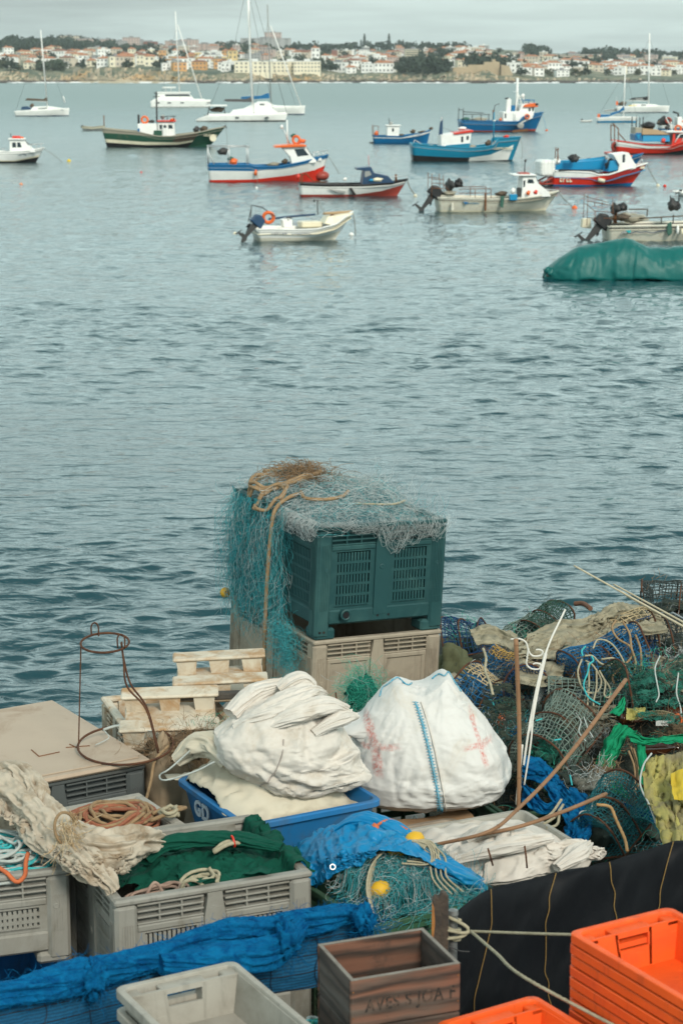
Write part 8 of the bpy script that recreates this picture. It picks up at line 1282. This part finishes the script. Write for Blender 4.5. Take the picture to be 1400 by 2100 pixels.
# ---- poles and rods
def pole(name, label, cat, P, r, m, nodes=0, r2=None, n=10):
    P = np.array(P, float); t = thing(name, label, cat); Q = resample(spline(P, 8), .03); k = np.linspace(0, 1, len(Q)); rad = r + ((r2 or r) - r) * k; MB().tube(Q, rad, n).build('shaft', m, t, smooth=True)
    if nodes:
        for i in np.linspace(len(Q) * .08, len(Q) * .95, nodes).astype(int): mb = MB(); mb.ring(Q[i], rad[i] * 1.02, r * .22, Q[min(i + 1, len(Q) - 1)] - Q[i - 1], 14, 5); mb.build('node', m, t, smooth=True)
    return t
BAM = mat('bamboo', (.27, .145, .075), .6, (.17, .09, .05), 5, .8, .2, 60, .003, (.12, .075, .05), 9, .6, .8, st=(1, 1, .4)); WROD = mat('white_rod', (.62, .60, .55), .5, (.5, .47, .42), 6, .5, dirt=(.30, .12, .05), dsc=12, dlo=.62, dhi=.72); GPIPE = mat('grey_pipe', (.34, .36, .37), .55, None, 5, .4)
pole('bamboo_pole', 'longest bamboo pole slanting from the white cloth up across the pots', 'pole', [gz(890, 1733, .70), gz(1000, 1706, .78), gz(1060, 1660, .82), gz(1156, 1560, .95), gz(1282, 1394, 1.16)], .0085, BAM, 9, .0120); pole('bamboo_pole', 'split bamboo pole lying low, its tip on the teal pot', 'pole', [gz(985, 1712, .70), gz(1068, 1694, .74), gz(1160, 1662, .76), gz(1242, 1628, .76)], .0095, BAM, 3, .0100); pole('bamboo_pole', 'upright bamboo pole standing beside the big white bag', 'pole', [gz(1062, 1690, .42), gy(1064, 1500, 10.42), gy(1057, 1310, 10.42)], .0105, BAM, 6, .0125)
pole('white_rod', 'longest white rod with rusty tip leaning among the pots', 'rod', [gy(1065, 1625, 10.8), gy(1088, 1470, 10.95), gy(1118, 1340, 11.1), gy(1158, 1250, 11.3)], .0068, WROD, 0, .0055); pole('white_rod', 'thick grey-white tube leaning behind the long rusty rod', 'rod', [gy(1086, 1500, 11.0), gy(1100, 1420, 11.1), gy(1118, 1340, 11.2)], .0105, WROD); pole('white_rod', 'short white rod standing against the big bag', 'rod', [gy(1058, 1650, 10.5), gy(1064, 1590, 10.5), gy(1070, 1527, 10.5)], .007, WROD); pole('white_rod', 'thin white rod with orange tip between the bamboo and thick tube', 'rod', [gy(1074, 1610, 10.6), gy(1088, 1520, 10.7), gy(1094, 1436, 10.8)], .005, WROD)
t = thing('hook_rod', 'white bent rod with two open hooks beside the upright bamboo', 'rod'); MB().tube(spline([gy(a, b, 10.75) for a, b in ((1046, 1311), (1064, 1310), (1078, 1318), (1083, 1335), (1092, 1345), (1108, 1344), (1112, 1336), (1104, 1332), (1098, 1333))], 6), .0048, 8).build('upper_hook', WROD, t, smooth=True); MB().tube(spline([gy(a, b, 10.75) for a, b in ((1083, 1330), (1080, 1350), (1079, 1362), (1088, 1371), (1104, 1372), (1108, 1363), (1098, 1360), (1092, 1362))], 6), .0048, 8).build('lower_hook', WROD, t, smooth=True)
CANE = mat('pale_cane', (.50, .44, .32), .6, (.36, .30, .2), 7, .6)
for i, (a, b, lab) in enumerate((((1176, 1160), (1420, 1296), 'longest pale cane sticking out over the water above the heap'), ((1257, 1198), (1425, 1290), 'second pale cane bundled beside the longest one'), ((1284, 1222), (1430, 1302), 'lower pale cane of the bundle over the sandy netting'), ((1377, 1256), (1440, 1290), 'short grey stick beside the cane bundle at the right edge'))): pole('cane', lab, 'cane', [gy(*a, 13.2 + .05 * i), gy(*b, 12.6 + .05 * i)], .0055, CANE if i < 3 else GPIPE, 0, .008)
for i, (P, lab) in enumerate((([(1056, 1645, 0), (1050, 1600, 0)], 'x'),)): pass
for i, (a, b, lab) in enumerate((((1084, 1478), (1112, 1412), 'grey pipe end poking out behind the thick white tube'), ((1052, 1540), (1080, 1488), 'grey plastic pipe low beside the upright bamboo'))): pole('pipe', lab, 'pipe', [oh(*a, .12), oh(*b, .30)], .017, GPIPE, n=14)
# ---- small things on the heap
tl = thing('foam_lump', 'large pale foam lump tied with brown cord at the right edge', 'foam', oh(1362, 1312, .12)); MB().blob((0, 0, .07), (.20, .13, .085), 4, .38, 2.2, 40, 24).build('foam_block', mat('old_foam', (.60, .54, .42), .95, (.45, .38, .27), 14, .8, .8, 60, .012, (.2, .15, .1), 6, .6, .8), tl, smooth=True); MB().tube(spline([(-.06, -.13, .05), (-.05, -.10, .13), (0, -.0, .165), (.06, -.10, .12), (.09, -.14, .04)], 6), .005, 6).build('tie_cord', ROPEB, tl)
st = thing('stone', 'rough grey stone caught in the pot by the bamboo', 'stone', oh(1178, 1520, .30)); MB().blob((0, 0, 0), (.055, .05, .085), 6, .3, 2.2, 24, 16).build('stone_body', mat('rough_stone', (.28, .26, .22), .95, (.16, .15, .13), 30, .8, .7, 90, .008), st, smooth=True)
BOT = mat('brown_glass', (.06, .018, .006), .08, (.10, .03, .01), 3, .4, coat=.5)
for px, py, a, lab in ((1305, 1472, 20, 'brown glass bottle under the cream mesh patch'), (1395, 1462, -5, 'brown glass bottle behind the orange clip at the right edge'), (1350, 1535, 8, 'brown glass bottle above the yellow oilskin')):
    p = oh(px, py, .24); q = rotm(0, R(90), R(a), p); tb = thing('bottle', lab, 'bottle', p, rot=(0, R(90), R(a)), group='brown bottles on the heap'); MB().lathe([(.001, -.11), (.032, -.108), (.034, -.10), (.034, .02), (.028, .05), (.014, .075), (.012, .11)], n=18).build('glass', BOT, tb, smooth=True); MB().lathe([(.0125, .10), (.0145, .102), (.0145, .112), (.001, .113)], n=14).build('lip', BOT, kids(tb)[0])
a_ = oh(1345, 1482, .30); t = thing('mesh_patch', 'curled cream mesh patch with a white tag, above the green cloth', 'mesh', a_); G = np.array([[(x, -.3 * y, .06 * math.cos(x * 9) + .3 * y) for y in np.linspace(-.07, .07, 9)] for x in np.linspace(-.14, .14, 17)]); net_sheet(MB(), G, .0028).build('mesh', PN['cream'], t); MB().box(-.01, .085, -.045, -.035, -.005, .025).build('paper_tag', WHT, t); lettering('tag_lettering', 'merlu', .018, BLK, t, rotm(PI / 2, 0, 0, (.02, -.0455, .004)), .0006)
t = thing('clip', 'small orange plastic clip hanging at the right edge of the heap', 'clip', oh(1388, 1480, .30)); MB().tube(spline([(-.02, 0, -.035), (-.025, 0, .01), (-.005, 0, .045), (.02, 0, .03), (.02, 0, -.01), (.0, 0, -.03)], 5, True), .007, 8, closed=True).build('clip_body', ORG, t, smooth=True)
for px, py, rr, m, lab, nm in ((1092, 1520, .05, RED, 'red plastic basket handle behind the rods by the white bag', 'plastic_basket'), (1028, 1478, .028, ORG, 'orange scrap of foam beside the white bag', 'foam_scrap'), (1359, 1340, .018, ORG, 'orange cone float tip above the wide green pot', 'float_tip')):
    t = thing(nm, lab, nm.replace('_', ' '), oh(px, py, .2)); MB().blob((0, 0, 0), (rr, rr * .4, rr * 1.4), px, .35, 2.5, 18, 12).build('body', m, t, smooth=True)
    if rr > .04: MB().ring((0, -.02, .01), rr * .6, .008, (0, 1, .2), 20, 6, sx=.7).build('grip', RED, t)
tag(MB().tube(spline([oh(1195, 1238, .08) - (.06, 0, 0), oh(1195, 1238, .14), oh(1210, 1248, .14)], 4), .018, 10).build('timber_stub', mat('rotten_wood', (.16, .08, .05), .9)), 'short rotten brown timber sticking up on the heap skyline', 'timber'); gb = thing('green_sack', 'dull olive sack at the foot of the stacked bins, right side', 'sack', oh(930, 1395, .0)); MB().blob((0, 0, .10), (.13, .12, .16), 8, .3, 1.8, 30, 20).build('sack_cloth', cloth_mat('olive', (.10, .11, .06)), gb, smooth=True)
tw = thing('rope_heap', 'pale weathered rope and net wad between the bins and the pots', 'rope', oh(910, 1415, .02)); MB().blob((0, 0, .05), (.12, .08, .07), 5, .5, 3).build('net_wad', cloth_mat('wad', (.36, .32, .24), (.2, .18, .13)), tw, smooth=True)
rg = thing('brown_rag', 'brown cardboard rag between the white bag and the dark crate', 'rag', (0, 0, 0)); G = drape((*gz(880, 1688, .42)[:2], R(24)), (.60, .30), 50, 26, lambda x, y: .415 + .02 * n2(x, y, 4, 3), (.9, .8), 3, .03, .01, 30, 8, .97); cloth_obj('rag_cloth', G, cloth_mat('brown_rag', (.33, .21, .12), (.22, .14, .08)), rg)
# ---- rusty hoop frame on the lid
hc = gz(258, 1527, .835); hf = thing('hoop_frame', 'rusty conical wire frame of two hoops standing on the stained lid', 'wire frame', hc, rot=(R(5), R(0), 0)); k = .00258; MB().ring((0, 0, 0), 97 * k, .0065, (0, -.02, 1), 44, 6).build('lower_hoop', RUSTB, hf, smooth=True); hz_ = 222 * k; cx_ = -35 * k; MB().ring((cx_, 0, hz_), 48.5 * k, .0062, (.0, -.06, 1), 34, 6).build('upper_hoop', RUSTB, hf, smooth=True)
MB().tube([(-96 * k, 0, 0), (cx_ - 48 * k, 0, hz_)], .0038, 6).build('leg', RUSTB, hf); 
for dy in (-.012, .016): MB().tube(spline([(70 * k, -.10 + dy, 0), (48 * k, -.07 + dy, hz_ * .4), (12 * k + dy * .6, -.05 + dy, hz_ * .62), (cx_ + 38 * k, -.03 + dy * .5, hz_ * .85), (cx_ + 34 * k, -.02 + dy * .5, hz_ + .01)], 6), .0055, 6).build('leg', RUSTB, hf, smooth=True)
for x, y in ((-24, 38), (36, -30)): P = [(cx_ + (x - 7) * k, y * k, hz_), (cx_ + (x - 7) * k, y * k, hz_ + .055), (cx_ + x * k, y * k, hz_ + .075), (cx_ + (x + 7) * k, y * k, hz_ + .055), (cx_ + (x + 7) * k, y * k, hz_)]; MB().tube(spline(P, 6), .0045, 6).build('lug', RUSTB, hf, smooth=True)
mb = MB(); rope(mb, [(-.14, .20, .0), (-.08, .225, .01), (0, .235, .012), (.05, .22, .008)], .008); mb.build('rope_whipping', ROPEG, hf, smooth=True); mb = MB(); mb.tube(spline([(-.14, .2, 0), (-.10, .12, -.008), (-.13, .06, -.01), (-.16, .02, -.01)], 6), .003, 5); mb.tube(spline([(.06, .21, 0), (.12, .16, .01), (.13, .24, .0)], 6), .003, 5); mb.build('loose_cord', ROPEG, hf)
# ---- burlap, netting and cord between the lid and the blue tub
bg_ = thing('burlap_bag', 'brown burlap bag wedged between the lidded bin and blue tub', 'sack', gz(335, 1610, .62) + (0, .10, -.15)); MB().blob((0, 0, .10), (.11, .13, .26), 12, .22, 2.0, 36, 26).build('sack_cloth', BURL, bg_, smooth=True); nb = thing('brown_netting', 'tangle of brown and green netting on top of the burlap bag', 'net'); g = np.random.default_rng(44); n_ = 700; c = gz(375, 1535, .80) + (0, .1, 0); P = c + g.normal(0, 1, (n_, 3)) * (.09, .06, .03) + np.outer(g.uniform(-1, 1, n_), (.13, .10, .03)); mb = MB(); strands(mb, P, g.normal(0, 1, (n_, 3)), .12, .0011, None, 9, .8, seed=4); mb.build('fine_netting', NETBRN, nb); n_ = 220; P = c + (.13, .12, .02) + g.normal(0, 1, (n_, 3)) * (.05, .04, .025); mb = MB(); strands(mb, P, g.normal(0, 1, (n_, 3)), .10, .0009, None, 9, .8, seed=5); mb.build('green_threads', NETGRN, nb); MB().blob(c + (-.02, 0, -.03), (.15, .10, .06), 9, .4, 2.5).build('net_core', mat('brown_net_core', (.13, .09, .055), .95, None, 12, .8, .9, 120, .01), nb, smooth=True)
t = thing('cord', 'pale turquoise cord looped over the cream sack and burlap bag', 'cord'); mb = MB(); rope(mb, [gz(430, 1500, .95), gz(400, 1530, .93), gz(350, 1575, .90), gz(328, 1590, .86), gz(340, 1600, .86), gz(400, 1582, .90), gz(440, 1562, .95)], .005); mb.build('cord_strand', ROPEG, t, smooth=True); t = thing('brown_rope', 'brown rope hanging beside the burlap bag', 'rope'); mb = MB(); rope(mb, [gz(345, 1530, .84), gz(318, 1560, .80), gz(310, 1600, .72), gz(300, 1640, .66)], .009); mb.build('rope_strand', ROPEB, t, smooth=True)
for a, b, lab in (((688, 1420), (680, 1455), 'short rusty rod sticking up between the sacks'), ((1000, 1740), (1010, 1775), 'thin bent wire sticking up before the white cloth'), ((1075, 1735), (1080, 1780), 'second bent wire sticking up above the black fence')): pole('rod', lab, 'rod', [gy(*b, 10.9 if a[0] < 800 else 9.0), gy(a[0] + 3, (a[1] + b[1]) / 2, 10.9 if a[0] < 800 else 9.0), gy(*a, 10.9 if a[0] < 800 else 9.0)], .0045, RUSTB)
